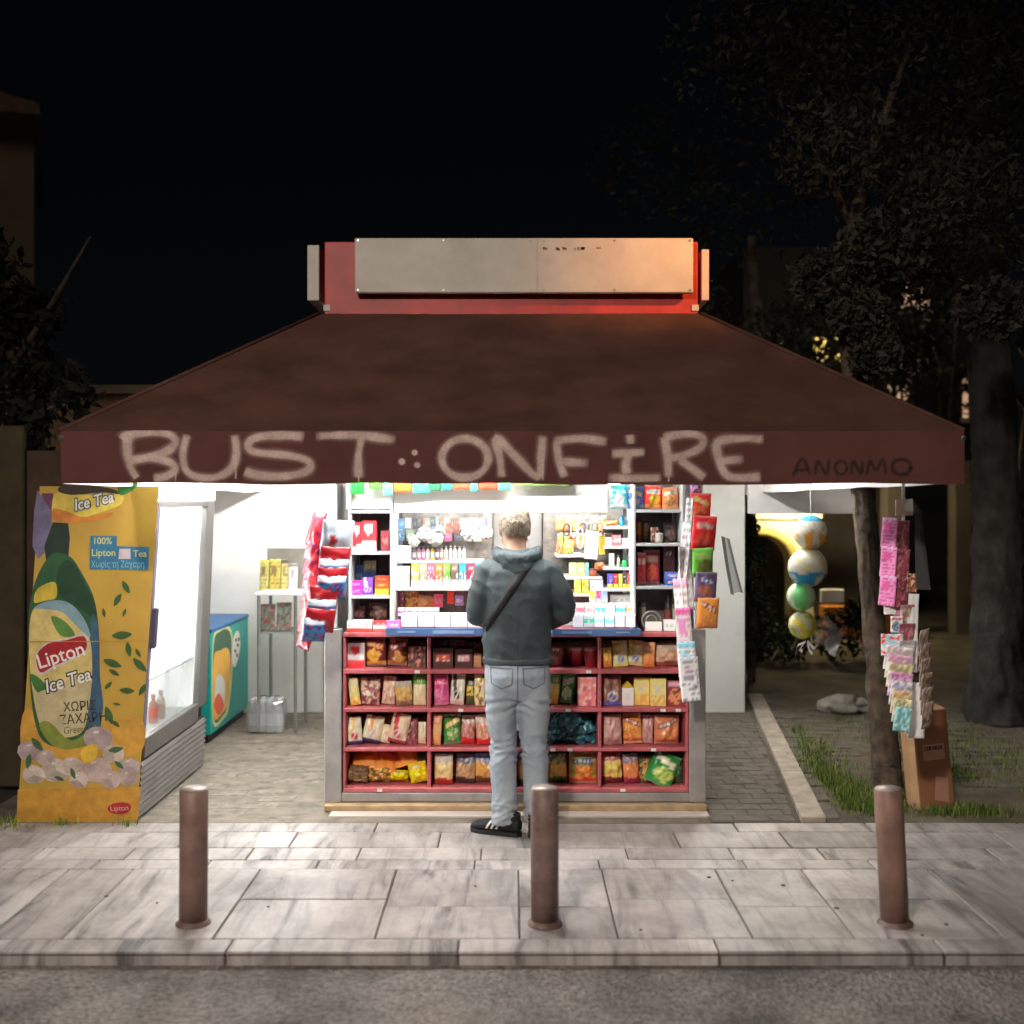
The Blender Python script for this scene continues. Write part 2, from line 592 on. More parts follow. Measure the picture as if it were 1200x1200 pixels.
# grass and weeds
def grass(name, spots, label, blades, hmin, hmax, seed, cols):
    r = random.Random(seed)
    mb = MB()
    for k in range(blades):
        cx, cyy, sx, sy = r.choice(spots)
        px, py = r.gauss(cx, sx), r.gauss(cyy, sy)
        h = r.uniform(hmin, hmax)
        a = r.uniform(0, 6.28)
        w = r.uniform(.0015, .0035)
        lean = r.uniform(.1, .7) * h
        dx, dy = math.cos(a), math.sin(a)
        ox, oy = -dy * w, dx * w
        c = r.choice(cols)
        mb.add([(px - ox, py - oy, -.01), (px + ox, py + oy, -.01), (px + dx * lean * .4 + ox * .7, py + dy * lean * .4 + oy * .7, h * .6), (px + dx * lean * .4 - ox * .7, py + dy * lean * .4 - oy * .7, h * .6),
                (px + dx * lean, py + dy * lean, h)], [(0, 1, 2, 3), (3, 2, 4)], c)
    o = mb.build(name, printed('grass_blade', 0.7, 0.2))
    return tag(o, label, 'grass', kind='stuff')


GC = [C(92, 116, 48), C(70, 96, 36), C(128, 138, 66), C(60, 74, 34)]
grass('grass', [(1.98, 6.55, .07, .16), (2.0, 6.9, .08, .2), (1.95, 7.3, .06, .25), (2.2, 6.62, .1, .06), (2.05, 6.45, .1, .06), (2.5, 6.35, .12, .05), (2.1, 8.0, .08, .4), (3.3, 7.6, .2, .4), (3.0, 8.6, .3, .4), (2.75, 7.3, .1, .2)],
      'green grass growing round the tree trunk and cardboard box', 9000, .012, .055, 5, GC)
grass('weeds', [(-2.66, 6.05, .07, .03), (-2.03, 6.08, .03, .03), (-2.72, 6.1, .05, .04), (-2.38, 6.09, .03, .02)],
      'yellow green weeds along the foot of the drinks fridge', 230, .015, .06, 6, [C(150, 150, 60), C(120, 128, 52), C(96, 110, 50)])

# ------------------------------------------------------------------ the kiosk
KX0, KX1, KY = X(380, 6.41), X(827, 6.41), 6.41
KCX = (KX0 + KX1) / 2
CANVAS = pm('brown_canvas', C(84, 57, 48), 0.85, var=0.2, scale=3.2, bump=0.35, bscale=220, stain=0.5, stain_col=C(70, 40, 34), spec=0.2)
VALANCE = pm('maroon_canvas', C(86, 51, 46), 0.8, var=0.15, scale=3, bump=0.2, bscale=200, stain=0.3, stain_col=C(70, 30, 28), spec=0.2)
kiosk = empty('kiosk', (0, 0, 0))
tag(kiosk, 'street kiosk with brown awning and pink shelves full of snacks', 'kiosk')

# body walls, deck, roof of the body
KB = 8.25
MB().box(KX0 + .002, KX0 + .04, KY + .075, KB, 0, 2.72).build('side_wall', WHITE, kiosk)
MB().box(KX1 - .04, KX1 - .002, KY + .075, KB, 0, 2.72).build('side_wall', WHITE, kiosk)
MB().box(KX0 + .04, KX1 - .04, KB - .04, KB, 0, 2.72).build('rear_wall', WHITE, kiosk)
MB().box(KX0 + .05, KX1 - .05, KY + .2, KB, 2.722, 2.75).build('roof_deck', WHITE, kiosk)
MB().box(KX0 + .045, KX1 - .045, KY + .5, KB - .05, 0.0, 0.02).build('inner_floor', GREYMET, kiosk)
# aluminium front frame
zt = 2.70
for a, b in ((X(380, KY), X(400, KY)), (X(808, KY), X(827, KY))):
    MB().bbox(a, b, KY, KY + .07, 0.036, 1.0, .004).build('frame_post', GREYMET, kiosk)
    MB().bbox(a + (.02 if a < 0 else .03), b - (.03 if a < 0 else .02), KY + .02, KY + .06, 1.002, zt, .004).build('upper_post', SHELFW, kiosk)
MB().bbox(X(400, KY), X(808, KY), KY + .004, KY + .066, 0.038, 0.088, .004).build('bottom_rail', GREYMET, kiosk)
MB().bbox(X(379, 6.33), X(829, 6.33), 6.35, 6.42, 0.0, 0.034, .003).build('wooden_sill', pm('worn_wood', C(178, 152, 116), .6, var=.2, scale=12, bump=.2, stain=.3, stain_col=C(120, 90, 60)), kiosk)
# pink shelving: boards and uprights
PXL, PXR = X(401.5, KY), X(807.5, KY)
SH = [(0.0905, 0.116), (0.318, 0.339), (0.537, 0.560), (0.750, 0.776), (0.955, 0.981)]
UP = [(401.5, 404.5), (500.5, 504.5), (602, 606), (701, 705), (804, 807.5)]
for i, (z0, z1) in enumerate(SH):
    MB().bbox(PXL + .001, PXR - .001, KY + .006 + .001 * i, 6.80, z0, z1, .004).build('shelf_board', PINK, kiosk)
for i, (a, b) in enumerate(UP):
    for j in range(4):
        MB().bbox(X(a, KY), X(b, KY), KY + .012, 6.795, SH[j][1] + .0005, SH[j + 1][0] - .0005, .003).build('upright', PINK, kiosk)
MB().box(PXL + .002, PXR - .002, 6.801, 6.815, 0.09, 0.98).build('back_panel', DARKIN, kiosk)
# little price tickets on the shelf edges
for px, sh in ((445, 0), (489, 3), (540, 2), (648, 1), (690, 3), (730, 0), (766, 1), (777, 2), (795, 2), (666, 2), (668, 1)):
    zc = (SH[sh][0] + SH[sh][1]) / 2
    MB().box(X(px - 3, KY), X(px + 3, KY), KY + .001, KY + .005 , zc - .008, zc + .008).build('price_ticket', WHITE, kiosk)

# upper side racks (left and right of the serving window)
UB = 6.78


def rack(x0, x1, levels, top, nm):
    for px in (x0, x1):
        MB().bbox(X(px, KY) - .008, X(px, KY) + .008, KY + .03, UB, 0.983, top, .003).build('rack_side', SHELFW, kiosk)
    for zz in levels:
        MB().bbox(X(x0, KY) + .0085, X(x1, KY) - .0085, KY + .032, UB - .001, zz - .018, zz, .003).build('rack_shelf', SHELFW, kiosk)
    MB().box(X(x0, KY) + .009, X(x1, KY) - .009, UB + .001, UB + .012, 0.984, top).build('rack_back', pm('rack_back', C(160, 156, 154), .6, var=.2), kiosk)


SL = [Z(646, 6.5), Z(697, 6.5)]
rack(409, 458, SL + [Z(602, 6.5) + .02], 1.8, 'left')
SRL = [Z(636, 6.5), Z(686, 6.5)]
rack(744, 801, SRL + [Z(597, 6.5)], 1.86, 'right')
# header board over the serving window
WX0, WX1 = X(460, KY), X(742, KY)
MB().bbox(WX0 + .002, X(713, KY), KY + .05, KY + .09, Z(601, 6.46), 1.90, .004).build('header_board', WHITE, kiosk)
MB().bbox(X(404, KY), X(459, KY), KY + .05, KY + .09, Z(601, 6.46) + .02, 1.90, .004).build('header_board', WHITE, kiosk)
MB().box(X(404, KY), X(806, KY), KY + .1, KY + .14, 1.91, 2.70).build('upper_panel', WHITE, kiosk)
# serving window back: white display panel and stepped shelves, cut by the hatch in the middle
MB().box(WX0 + .003, X(575, KY), 6.98, 7.0, 0.985, 1.9).build('display_back', pm('display_back', C(120, 114, 108), .6, var=.3, scale=20), kiosk)
MB().box(X(640, KY), WX1 - .003, 6.98, 7.0, 0.985, 1.9).build('display_back', pm('display_back', C(120, 114, 108), .6, var=.3, scale=20), kiosk)
MB().box(X(575, KY) + .001, X(640, KY) - .001, 7.4, 7.42, 0.985, 1.9).build('inner_panel', WHITE, kiosk)
MB().bbox(WX0 + .01, WX1 - .01, 6.82, 6.975, 0.955, 0.981, .003).build('counter_top', SHELFW, kiosk)
DS = []
for (a, b, py, D0, D1) in ((462, 566, 657, 6.68, 6.97), (462, 566, 689, 6.60, 6.97), (708, 740, 617, 6.68, 6.97), (708, 740, 640, 6.66, 6.97), (708, 740, 665, 6.62, 6.97), (708, 740, 690, 6.58, 6.97),
                           (652, 700, 650, 6.68, 6.97), (655, 706, 676, 6.64, 6.97), (655, 708, 696, 6.6, 6.97)):
    zz = Z(py, D0)
    MB().bbox(X(a, D0), X(b, D0), D0, D1, zz - .016, zz, .002).build('display_shelf', WHITE, kiosk)

# ---- awning: four canvas slopes, valances, white lining
AX0, AX1, AY0, AY1 = X(70, 5.2), X(1130, 5.2), 5.2, 9.45
AZ0, AZ1 = Z(567, 5.2), Z(505, 5.2)
TX0, TX1, TY0, TY1, TZ = X(374, 6.45), X(822, 6.45), 6.45, 8.2, Z(368, 6.45)
aw = empty('awning', (0, 0, 0), parent=kiosk)
aw['label'] = 'brown hipped canvas awning with spray painted front valance'


def slope(name, quad, mat, sag=0.035, n=44, parent=aw, back=0.0):
    a, b, c, d = [Vector(p) for p in quad]
    mb = MB()
    vs, fs = [], []
    nn = (b - a).cross(d - a).normalized()
    for j in range(n + 1):
        v = j / n
        for i in range(n + 1):
            u = i / n
            p = (a * (1 - u) + b * u) * (1 - v) + (d * (1 - u) + c * u) * v
            w = math.sin(math.pi * u) ** .5 * math.sin(math.pi * v) ** .7 if 0 < u < 1 and 0 < v < 1 else 0
            p = p - nn * (sag * w + back) + nn * w * (.012 * noise.noise(Vector((u * 5, v * 3, 3.4))) + .006 * noise.noise(Vector((u * 22, v * 4, 1.7))) + .004 * noise.noise(Vector((u * 9 + v * 14, v * 11 - u * 6, 8.1))))
            vs.append(p)
    for j in range(n):
        for i in range(n):
            k = j * (n + 1) + i
            fs.append((k, k + 1, k + n + 2, k + n + 1))
    mb.add(vs, fs)
    return mb.build(name, mat, parent, smooth=True)


cf = [(AX0, AY0, AZ1), (AX1, AY0, AZ1), (AX1, AY1, AZ1), (AX0, AY1, AZ1)]
ct = [(TX0, TY0, TZ), (TX1, TY0, TZ), (TX1, TY1, TZ), (TX0, TY1, TZ)]
for i, nm in enumerate(('front_slope', 'right_slope', 'rear_slope', 'left_slope')):
    j = (i + 1) % 4
    slope(nm, (cf[i], cf[j], ct[j], ct[i]), CANVAS)
    slope('lining', (cf[i], cf[j], ct[j], ct[i]), WHITE, back=0.02)
# valances (doubled canvas: maroon outside, white inside)
vy = 0.010


def vwave(p, y):
    return .007 * noise.noise(Vector((p * 2.1, y, 3.3))) + .006 * noise.noise(Vector((p * 7.3, y, 1.3))) + .002 * noise.noise(Vector((p * 19, y, 5.3)))


def wavy(x0, x1, y, z0, z1, ax, sgn, mat, nm):
    mb = MB()
    n = 160
    vs, fs = [], []
    for i in range(n + 1):
        u = i / n
        p = x0 + (x1 - x0) * u
        wv = vwave(p, y)
        lo = .009 * noise.noise(Vector((p * 2.3, y, 7.3)))
        for zz, k in ((z1, 0.3), ((z0 + z1) / 2, 1.0), (z0 + lo, 1.6)):
            q = y + wv * k
            vs.append((p, q, zz) if ax == 'x' else (q, p, zz))
    for i in range(n):
        for k in range(2):
            a = i * 3 + k
            fs.append((a, a + 1, a + 4, a + 3))
    mb.add(vs, fs)
    return mb.build(nm, mat, aw, smooth=True)


# sewn seams of the canvas
for i_, us in ((1, (.5,)), (3, (.5,))):
    j_ = (i_ + 1) % 4
    a_, b_, c_, d_ = [Vector(p) for p in (cf[i_], cf[j_], ct[j_], ct[i_])]
    n_up = (b_ - a_).cross(d_ - a_).normalized()
    for u in us:
        pts = []
        for k in range(15):
            v = k / 14
            w = math.sin(math.pi * u) ** .5 * math.sin(math.pi * v) ** .7 if 0 < v < 1 else 0
            p = (a_ * (1 - u) + b_ * u) * (1 - v) + (d_ * (1 - u) + c_ * u) * v
            pts.append(p - n_up * (.035 * w) + n_up * .004)
        MB().tube(pts, [(.010, .0015)] * 15, 6).build('seam', CANVAS, aw, smooth=True)
for k in range(4):
    MB().tube([Vector(cf[k]) + Vector((0, 0, .003)), Vector(ct[k]) + Vector((0, 0, .003))], .011, 8).build('hip_seam', CANVAS, aw, smooth=True)
wavy(AX0, AX1, AY0, AZ0, AZ1, 'x', -1, VALANCE, 'front_valance')
wavy(AX0 + .01, AX1 - .01, AY0 + .012, AZ0 + .003, AZ1 - .01, 'x', 1, WHITE, 'valance_lining')
wavy(AX0, AX1, AY1, AZ0 - .02, AZ1, 'x', 1, VALANCE, 'rear_valance')
wavy(AX0 + .01, AX1 - .01, AY1 - .012, AZ0 - .02, AZ1 - .01, 'x', 1, WHITE, 'valance_lining')
wavy(AY0, AY1, AX0, AZ0, AZ1, 'y', -1, VALANCE, 'side_valance')
wavy(AY0 + .01, AY1 - .01, AX0 + .012, AZ0 + .003, AZ1 - .01, 'y', 1, WHITE, 'valance_lining')
wavy(AY0, AY1, AX1, AZ0, AZ1, 'y', 1, VALANCE, 'side_valance')
wavy(AY0 + .01, AY1 - .01, AX1 - .012, AZ0 + .003, AZ1 - .01, 'y', 1, WHITE, 'valance_lining')
for a, b in zip(cf, ct):
    MB().tube([Vector(a) + Vector((0, 0, -.035)), Vector(b) + Vector((0, 0, -.04))], .014, 8).build('awning_arm', WIRE, aw)
MB().tube([(AX0 + .02, AY0 + .03, AZ1 - .02), (AX1 - .02, AY0 + .03, AZ1 - .02)], .012, 8).build('front_bar', WIRE, aw)

# spray-painted lettering on the front valance
PAINT = sprayed('pale_spray_paint', C(226, 200, 188))
INK = sprayed('black_spray_paint', C(22, 16, 16))


def ribbon(name, strokes, width, mat, label=None, cover=0.8):
    mb = MB()
    allv, allf, alla = [], [], []
    YF = AY0
    lay = 0
    for st in strokes:
        lay += 1
        P = [Vector((X(a, YF), 0, Z(b, YF))) for a, b in st]
        # Catmull-Rom resample
        Q = []
        for i in range(len(P) - 1):
            p0, p1, p2, p3 = P[max(i - 1, 0)], P[i], P[i + 1], P[min(i + 2, len(P) - 1)]
            for t in range(5):
                t /= 5
                Q.append(0.5 * ((2 * p1) + (-p0 + p2) * t + (2 * p0 - 5 * p1 + 4 * p2 - p3) * t * t + (-p0 + 3 * p1 - 3 * p2 + p3) * t ** 3))
        Q.append(P[-1])
        w = width * YF / F
        base = len(allv)
        prof = [(-1.25, 0.0), (-.8, .2), (-.48, .85), (0, 1.0), (.48, .85), (.8, .2), (1.25, 0.0)]
        for i, q in enumerate(Q):
            d = (Q[min(i + 1, len(Q) - 1)] - Q[max(i - 1, 0)])
            d = d.normalized() if d.length > 1e-6 else Vector((1, 0, 0))
            nrm = Vector((-d.z, 0, d.x))
            endf = min(1.0, (min(i, len(Q) - 1 - i) + .25) / 1.5)
            for s, al in prof:
                p = q + nrm * (s * w * (0.85 + .3 * noise.noise(q * 9)))
                zz = min(p.z, AZ1 + .002)
                zz = max(zz, AZ0 + .006)
                wv = vwave(p.x, AY0)
                k = 0.3 + 1.3 * (AZ1 - zz) / (AZ1 - AZ0)
                allv.append((p.x, AY0 - .003 - .0012 * lay + wv * k, zz))
                alla.append(al * endf * cover * (0.8 + .3 * noise.noise(q * 17)))
        for i in range(len(Q) - 1):
            for k in range(6):
                a = base + i * 7 + k
                allf.append((a, a + 1, a + 8, a + 7))
    mb.add(allv, allf)
    mb.c = [(a, a, a) for a in alla]
    o = mb.build(name, mat, aw)
    if label: o['label'] = label
    return o


def ell(cx, cyy, rx, ry, n=14, a0=0.0):
    return [(cx + rx * math.cos(a0 + 6.283 * i / n), cyy + ry * math.sin(a0 + 6.283 * i / n)) for i in range(n + 2)]


GL = [[[(143, 516), (150, 510), (175, 507), (198, 509), (206, 518), (196, 529), (175, 536), (150, 540)], [(175, 536), (198, 541), (206, 550), (196, 558), (180, 561)], [(150, 512), (150, 530), (154, 548), (162, 561)]],
      [[(220, 509), (215, 530), (218, 550), (232, 559), (255, 559), (272, 548), (277, 530), (275, 509)]],
      [[(357, 512), (330, 510), (300, 513), (291, 522), (300, 530), (340, 534), (362, 541), (360, 552), (335, 558), (303, 557), (286, 552)]],
      [[(370, 511), (420, 510), (464, 516)], [(424, 512), (420, 535), (420, 561)]],
      [ell(471, 541, 1.6, 1.6, 8), ell(486, 530.5, 1.6, 1.6, 8), ell(489, 545, 1.6, 1.6, 8)],
      [ell(545, 537, 27, 23, a0=-1.2)],
      [[(588, 560), (586, 538), (582, 514), (604, 535), (630, 559), (634, 535), (636, 510)]],
      [[(652, 516), (655, 540), (662, 560)], [(648, 517), (680, 514), (712, 518)], [(655, 541), (690, 543)]],
      [[(738, 509), (739, 521)], [(716, 532), (735, 531), (756, 530)], [(737, 532), (733, 545), (735, 556)], [(712, 560), (740, 561), (775, 560)]],
      [[(778, 511), (782, 535), (783, 560)], [(776, 513), (805, 508), (823, 513), (820, 525), (800, 534), (785, 537)], [(795, 538), (812, 550), (826, 561)]],
      [[(895, 515), (865, 514), (841, 519), (843, 540), (852, 557), (870, 560), (892, 559)], [(838, 541), (872, 538)]]]
for g in GL:
    ribbon('graffiti_letter', g, 8.2 if len(g) != 3 or abs(g[0][0][0] - 472.6) > .1 else 3.6, PAINT, cover=.8)
for px, y0_, y1_ in ((206, 552, 566), (276, 540, 563), (420, 556, 566), (636, 540, 565), (783, 555, 566)):
    ribbon('paint_drip', [[(px, y0_), (px + .4, (y0_ + y1_) / 2), (px, y1_ - 1)]], 1.6, PAINT, cover=.7)
TG = [[[(928, 559), (940, 537), (949, 557)], [(931, 551), (947, 550)]], [[(955, 557), (958, 540), (968, 556), (971, 537)], ], [ell(985, 548, 7, 8)], [[(997, 557), (999, 540), (1008, 555), (1010, 539)]],
      [[(1015, 557), (1019, 540), (1026, 551), (1034, 538), (1038, 557)]], [ell(1056, 547, 11, 9)]]
for g in TG:
    ribbon('graffiti_letter', g, 3.4, INK, cover=.8)

# ---- roof sign: red box, white front board, side boards
REDP = pm('red_sign_paint', C(170, 46, 38), .5, var=.18, scale=5, bump=.05, stain=.3, stain_col=C(90, 30, 26))
SGNW = pm('sign_white', C(182, 174, 162), .55, var=.09, scale=5, bump=.05, stain=.4, stain_col=C(150, 130, 100))
sg = empty('roof_sign', (0, 0, 0), parent=kiosk)
sg['label'] = 'blank white board on red sign box on the roof'
SY = 6.47
MB().bbox(X(380, SY), X(818, SY), SY, 8.15, TZ + .002, Z(283, SY), .006).build('sign_box', REDP, sg)
sb = MB().bbox(X(416, 6.40), X(812, 6.40), 6.385, 6.43, Z(343.5, 6.40), Z(279.5, 6.40), .005).build('front_board', SGNW, sg)
MB().box(X(629, 6.4), X(630, 6.4), 6.383, 6.3845, Z(343, 6.4), Z(280, 6.4)).build('board_joint', pm('joint_line', C(176, 166, 150), .6), sg)
for k in range(16):
    px = rs.uniform(628, 706); w = rs.uniform(1, 5)
    MB().box(X(px, 6.4), X(px + w, 6.4), 6.3825, 6.3843, Z(rs.uniform(292, 294.5), 6.4), Z(rs.uniform(290, 291.8), 6.4)).build('rust_mark', pm('rust_mark', C(150, 122, 98), .8, var=.3), sg)
MB().bbox(X(360, 6.55), X(374, 6.55), 6.55, 8.05, Z(352, 6.55), Z(287, 6.55), .004).build('side_board', SGNW, sg)
MB().bbox(X(822, 6.55), X(831, 6.55), 6.55, 8.05, Z(352, 6.55), Z(292, 6.55), .004).build('side_board', SGNW, sg)
for px in (420, 520, 622, 637, 720, 808):
    for py in (282.5, 340.5):
        MB().tube([(X(px, 6.4), 6.3848, Z(py, 6.4)), (X(px, 6.4), 6.381, Z(py, 6.4))], .006, 8).build('screw', WIRE, sg)
for px in (382, 814):
    MB().box(X(px - 3, 6.46), X(px + 5, 6.46), 6.462, 6.469, Z(364, 6.46), Z(357, 6.46)).build('bracket', SGNW, sg)

# white partition and drop board behind the kiosk
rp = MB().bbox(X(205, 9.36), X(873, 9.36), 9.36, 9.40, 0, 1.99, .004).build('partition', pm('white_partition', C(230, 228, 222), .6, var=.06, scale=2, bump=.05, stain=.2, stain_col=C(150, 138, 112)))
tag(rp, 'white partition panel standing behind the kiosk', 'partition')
db = MB().bbox(X(878, 9.3), X(1016, 9.3), 9.33, 9.37, Z(602, 9.3), 1.93, .004).build('hanging_board', WHITE)
tag(db, 'white board hanging under the awning above the beach balls', 'board')

# ------------------------------------------------------------------ fluorescent lamps under the awning
TUBEM = emis('fluorescent_white', (1.0, 0.985, 0.965), TUBE)
TUBEM2 = emis('fluorescent_soft', (1.0, 0.985, 0.955), TUBE * .8)


def lamp(p, q, label, mat, rad=0.016):
    p, q = Vector(p), Vector(q)
    c = (p + q) / 2
    o = empty('fluorescent_lamp', c)
    tag(o, label, 'lamp', 'fluorescent lamps under the awning')
    up = Vector((0, 0, .035))
    MB().tube([p - c, q - c], rad, 8).build('tube', mat, o, smooth=True)
    d = (q - p).normalized()
    s = d.cross(Vector((0, 0, 1))).normalized() * .03
    e = [p - c - d * .03, q - c + d * .03]
    vs = []
    for a in e:
        vs += [a + up * .8 - s, a + up * .8 + s, a + up * 2.2 + s, a + up * 2.2 - s]
    MB().add(vs, [(0, 1, 2, 3), (7, 6, 5, 4), (0, 4, 5, 1), (1, 5, 6, 2), (2, 6, 7, 3), (3, 7, 4, 0)]).build('housing', WHITE, o)
    for a, sgn in ((e[0], 1), (e[1], -1)):
        MB().box(a.x - .02, a.x + .02, a.y - .02, a.y + .02, a.z - .02, a.z + .029).build('end_cap', WHITE, o)
    return o


lamp((-0.9, 5.88, 2.06), (0.3, 5.88, 2.06), 'long fluorescent lamp above the customer under the front awning', TUBEM)
lamp((-1.45, 5.75, 2.08), (-1.45, 6.95, 2.08), 'fluorescent lamp running back over the gap beside the fridge', TUBEM)
lamp((-1.5, 8.0, 2.05), (-1.5, 9.0, 2.05), 'fluorescent lamp over the magazine table at the rear left', emis('fluorescent_bright', (1.0, 0.985, 0.965), TUBE * 1.5))
lamp((1.45, 7.2, 2.1), (1.45, 8.4, 2.1), 'fluorescent lamp under the right side of the awning', TUBEM)
lamp((-0.6, 6.62, 1.80), (0.62, 6.62, 1.80), 'fluorescent lamp inside the serving window behind the header', TUBEM2, .012)

# ------------------------------------------------------------------ goods: packets, cartons, cups, bottles, papers
def nz(u, v, s, k): return noise.noise(Vector((u * k, v * k, s * 3.17)))


def paint(style, cols, seed):
    """returns f(u, v) -> colour; u left to right, v bottom to top, 0..1"""
    c = [C(*[min(250, v * 1.22 + 8) for v in q]) for q in cols]
    while len(c) < 4: c.append(c[-1])
    wht = C(228, 222, 214)
    r = random.Random(seed)
    ou, ov = r.uniform(.4, .6), r.uniform(.3, .42)
    tilt = r.uniform(-.35, .35)

    def chip(u, v):
        if v < .06 or v > .94: return mixc(c[0], wht, .35)
        d = ((u - ou) / .36) ** 2 + ((v - ov) / .22) ** 2 + .7 * nz(u, v, seed, 5)
        q = v - .72 - tilt * (u - .5)
        if abs(q) < .09 and .12 < u < .88:
            return wht if abs(q) < .045 and math.sin(u * 40 + seed) > -.3 else c[2]
        if d < 1: return mixc(c[1], c[3], max(0, min(1, .5 + nz(u, v, seed + 5, 12))))
        if v < .17: return c[3]
        return c[0]

    def clearbag(u, v):
        if v < .2 + .03 * math.sin(u * 6 + seed): return c[1]
        if v < .72 + .1 * nz(u, 0, seed, 3): return mixc(c[0], c[3], max(0, min(1, .45 + 1.3 * nz(u, v, seed, 9))))
        return mixc(c[2], wht, max(0, .2 + nz(u, v, seed, 8)))

    def band(u, v):
        if v > .66: return c[0] if not (.74 < v < .88 and .2 < u < .8 and math.sin(u * 37 + seed) > 0) else wht
        if v > .3: return c[1] if nz(u, v, seed, 6) > -.25 else c[3]
        return c[2]

    def text(u, v):
        row = int(v * 16)
        k = nz(u * 2.2, row * .9, seed, 4.0)
        if row % 2 == 0 and k > -.05 and .08 < u < .92: return mixc(c[0], c[1], .75)
        if .55 < v < .8 and .15 < u < .6 and nz(1, 0, seed, 9.1) > -.3: return c[2]
        if v > .86: return c[3]
        return c[0]

    def blotch(u, v):
        a = nz(u, v, seed, 4.2)
        b = nz(u, v, seed + 9, 6.5)
        if b > .28: return c[3]
        return c[0] if a > .12 else (c[1] if a > -.18 else c[2])

    def emblem(u, v):
        d = ((u - .5) / .3) ** 2 + ((v - .3) / .17) ** 2
        if .55 < d < 1: return wht
        if d <= .55: return c[2] if abs(u - .5 - (v - .3)) > .08 else wht
        if v < .12: return c[3]
        if abs(u - .35 - tilt * (v - .5)) < .13 and v > .35: return c[1]
        return mixc(c[0], wht, max(0, .3 * nz(u, v, seed, 7)))

    def heart(u, v):
        x_, y_ = (u - .48) / .24, (v - .68) / .17
        if (x_ * x_ + y_ * y_ - 1) ** 3 - x_ * x_ * y_ ** 3 < 0: return c[1]
        if v < .2 + .15 * (u - .5): return c[1]
        if v < .3: return c[2]
        return c[0]

    def cookie(u, v):
        d = math.hypot((u - .5) / .42, (v - .36) / .32)
        if d < 1: return c[2] if nz(u, v, seed, 14) > .22 else c[1]
        if .74 < v < .92 and .1 < u < .9: return c[3] if nz(u, v, seed, 10) > -.1 else wht
        return c[0]

    def face(u, v):
        for ex in (.3, .7):
            if math.hypot((u - ex) / .12, (v - .72) / .08) < 1: return c[2]
        if math.hypot((u - .5) / .22, (v - .58) / .07) < 1: return wht
        if v < .42 and nz(u, v, seed, 5) > -.05: return c[1]
        return c[0]

    def plain(u, v):
        if .3 < v < .7 and .12 < u < .88: return c[1] if nz(u * 2, v, seed, 6) > -.1 else c[2]
        return c[0]

    return dict(chip=chip, clear=clearbag, band=band, text=text, blotch=blotch, emblem=emblem, heart=heart, cookie=cookie, face=face, plain=plain)[style]


def packet_mesh(w, h, t, fn, seed, nu=11, nv=15, crumple=1.0):
    """pillow-shaped sealed bag standing on its bottom seam: front -y"""
    mb = MB()
    vs, cs, fs = [], [], []
    for side in (-1, 1):
        for j in range(nv + 1):
            v = j / nv
            for i in range(nu + 1):
                u = i / nu
                e = max(0.0, 1 - (2 * u - 1) ** 2) ** .55 * max(0.0, math.sin(math.pi * min(1, max(0, (v - .05) / .9)))) ** .5
                cr = crumple * t * .22 * nz(u, v, seed + side * 2.3, 4.5) * (e ** .5 if e > 0 else 0)
                y = side * (t * .5 * e + .0012) + cr
                ww = w * (1 - .10 * e ** 2) * (1 + .03 * nz(0, v, seed, 5))
                edge = .004 * nz(u, 0, seed + 3, 9) if j in (0, nv) else 0
                vs.append(((u - .5) * ww, y, v * h + edge))
                cs.append(fn(u, v) if side < 0 else fn(1 - u, v))
        b = (0 if side < 0 else (nu + 1) * (nv + 1))
        for j in range(nv):
            for i in range(nu):
                k = b + j * (nu + 1) + i
                q = (k, k + 1, k + nu + 2, k + nu + 1)
                fs.append(q if side < 0 else q[::-1])
    mb.v, mb.f, mb.c = vs, fs, cs
    n = (nu + 1) * (nv + 1)
    rim = [i for i in range(nu + 1)] + [j * (nu + 1) + nu for j in range(1, nv + 1)] + [nv * (nu + 1) + i for i in range(nu - 1, -1, -1)] + [j * (nu + 1) for j in range(nv - 1, 0, -1)]
    for a, b in zip(rim, rim[1:] + rim[:1]):
        mb.f.append((b, a, a + n, b + n))
    return mb


def carton_mesh(w, h, d, fn, seed, nu=9, nv=11, roof=False):
    mb = MB()
    vs, cs, fs = [], [], []
    for j in range(nv + 1):
        for i in range(nu + 1):
            u, v = i / nu, j / nv
            vs.append(((u - .5) * w, -d / 2, v * h)); cs.append(fn(u, v))
    for j in range(nv):
        for i in range(nu):
            k = j * (nu + 1) + i
            fs.append((k, k + 1, k + nu + 2, k + nu + 1))
    mb.v, mb.f, mb.c = vs, fs, cs
    sc = fn(.03, .5)
    tc = fn(.5, .97)
    a, b = w / 2, d / 2
    if roof:
        rh = min(w * .55, h * .4)
        mb.add([(-a, -b, h), (a, -b, h), (a, b, h), (-a, b, h), (0, -b, h + rh), (0, b, h + rh)], [(0, 1, 4), (1, 2, 5, 4), (2, 3, 5), (3, 0, 4, 5)], C(214, 182, 60))
    else:
        mb.add([(-a, -b, h), (a, -b, h), (a, b, h), (-a, b, h)], [(0, 1, 2, 3)], tc)
    mb.add([(-a, -b, 0), (-a, b, 0), (-a, b, h), (-a, -b, h)], [(0, 3, 2, 1)], sc)
    mb.add([(a, -b, 0), (a, b, 0), (a, b, h), (a, -b, h)], [(0, 1, 2, 3)], sc)
    mb.add([(-a, b, 0), (a, b, 0), (a, b, h), (-a, b, h)], [(0, 3, 2, 1)], sc)
    mb.add([(-a, -b, 0), (a, -b, 0), (a, b, 0), (-a, b, 0)], [(0, 3, 2, 1)], sc)
    return mb


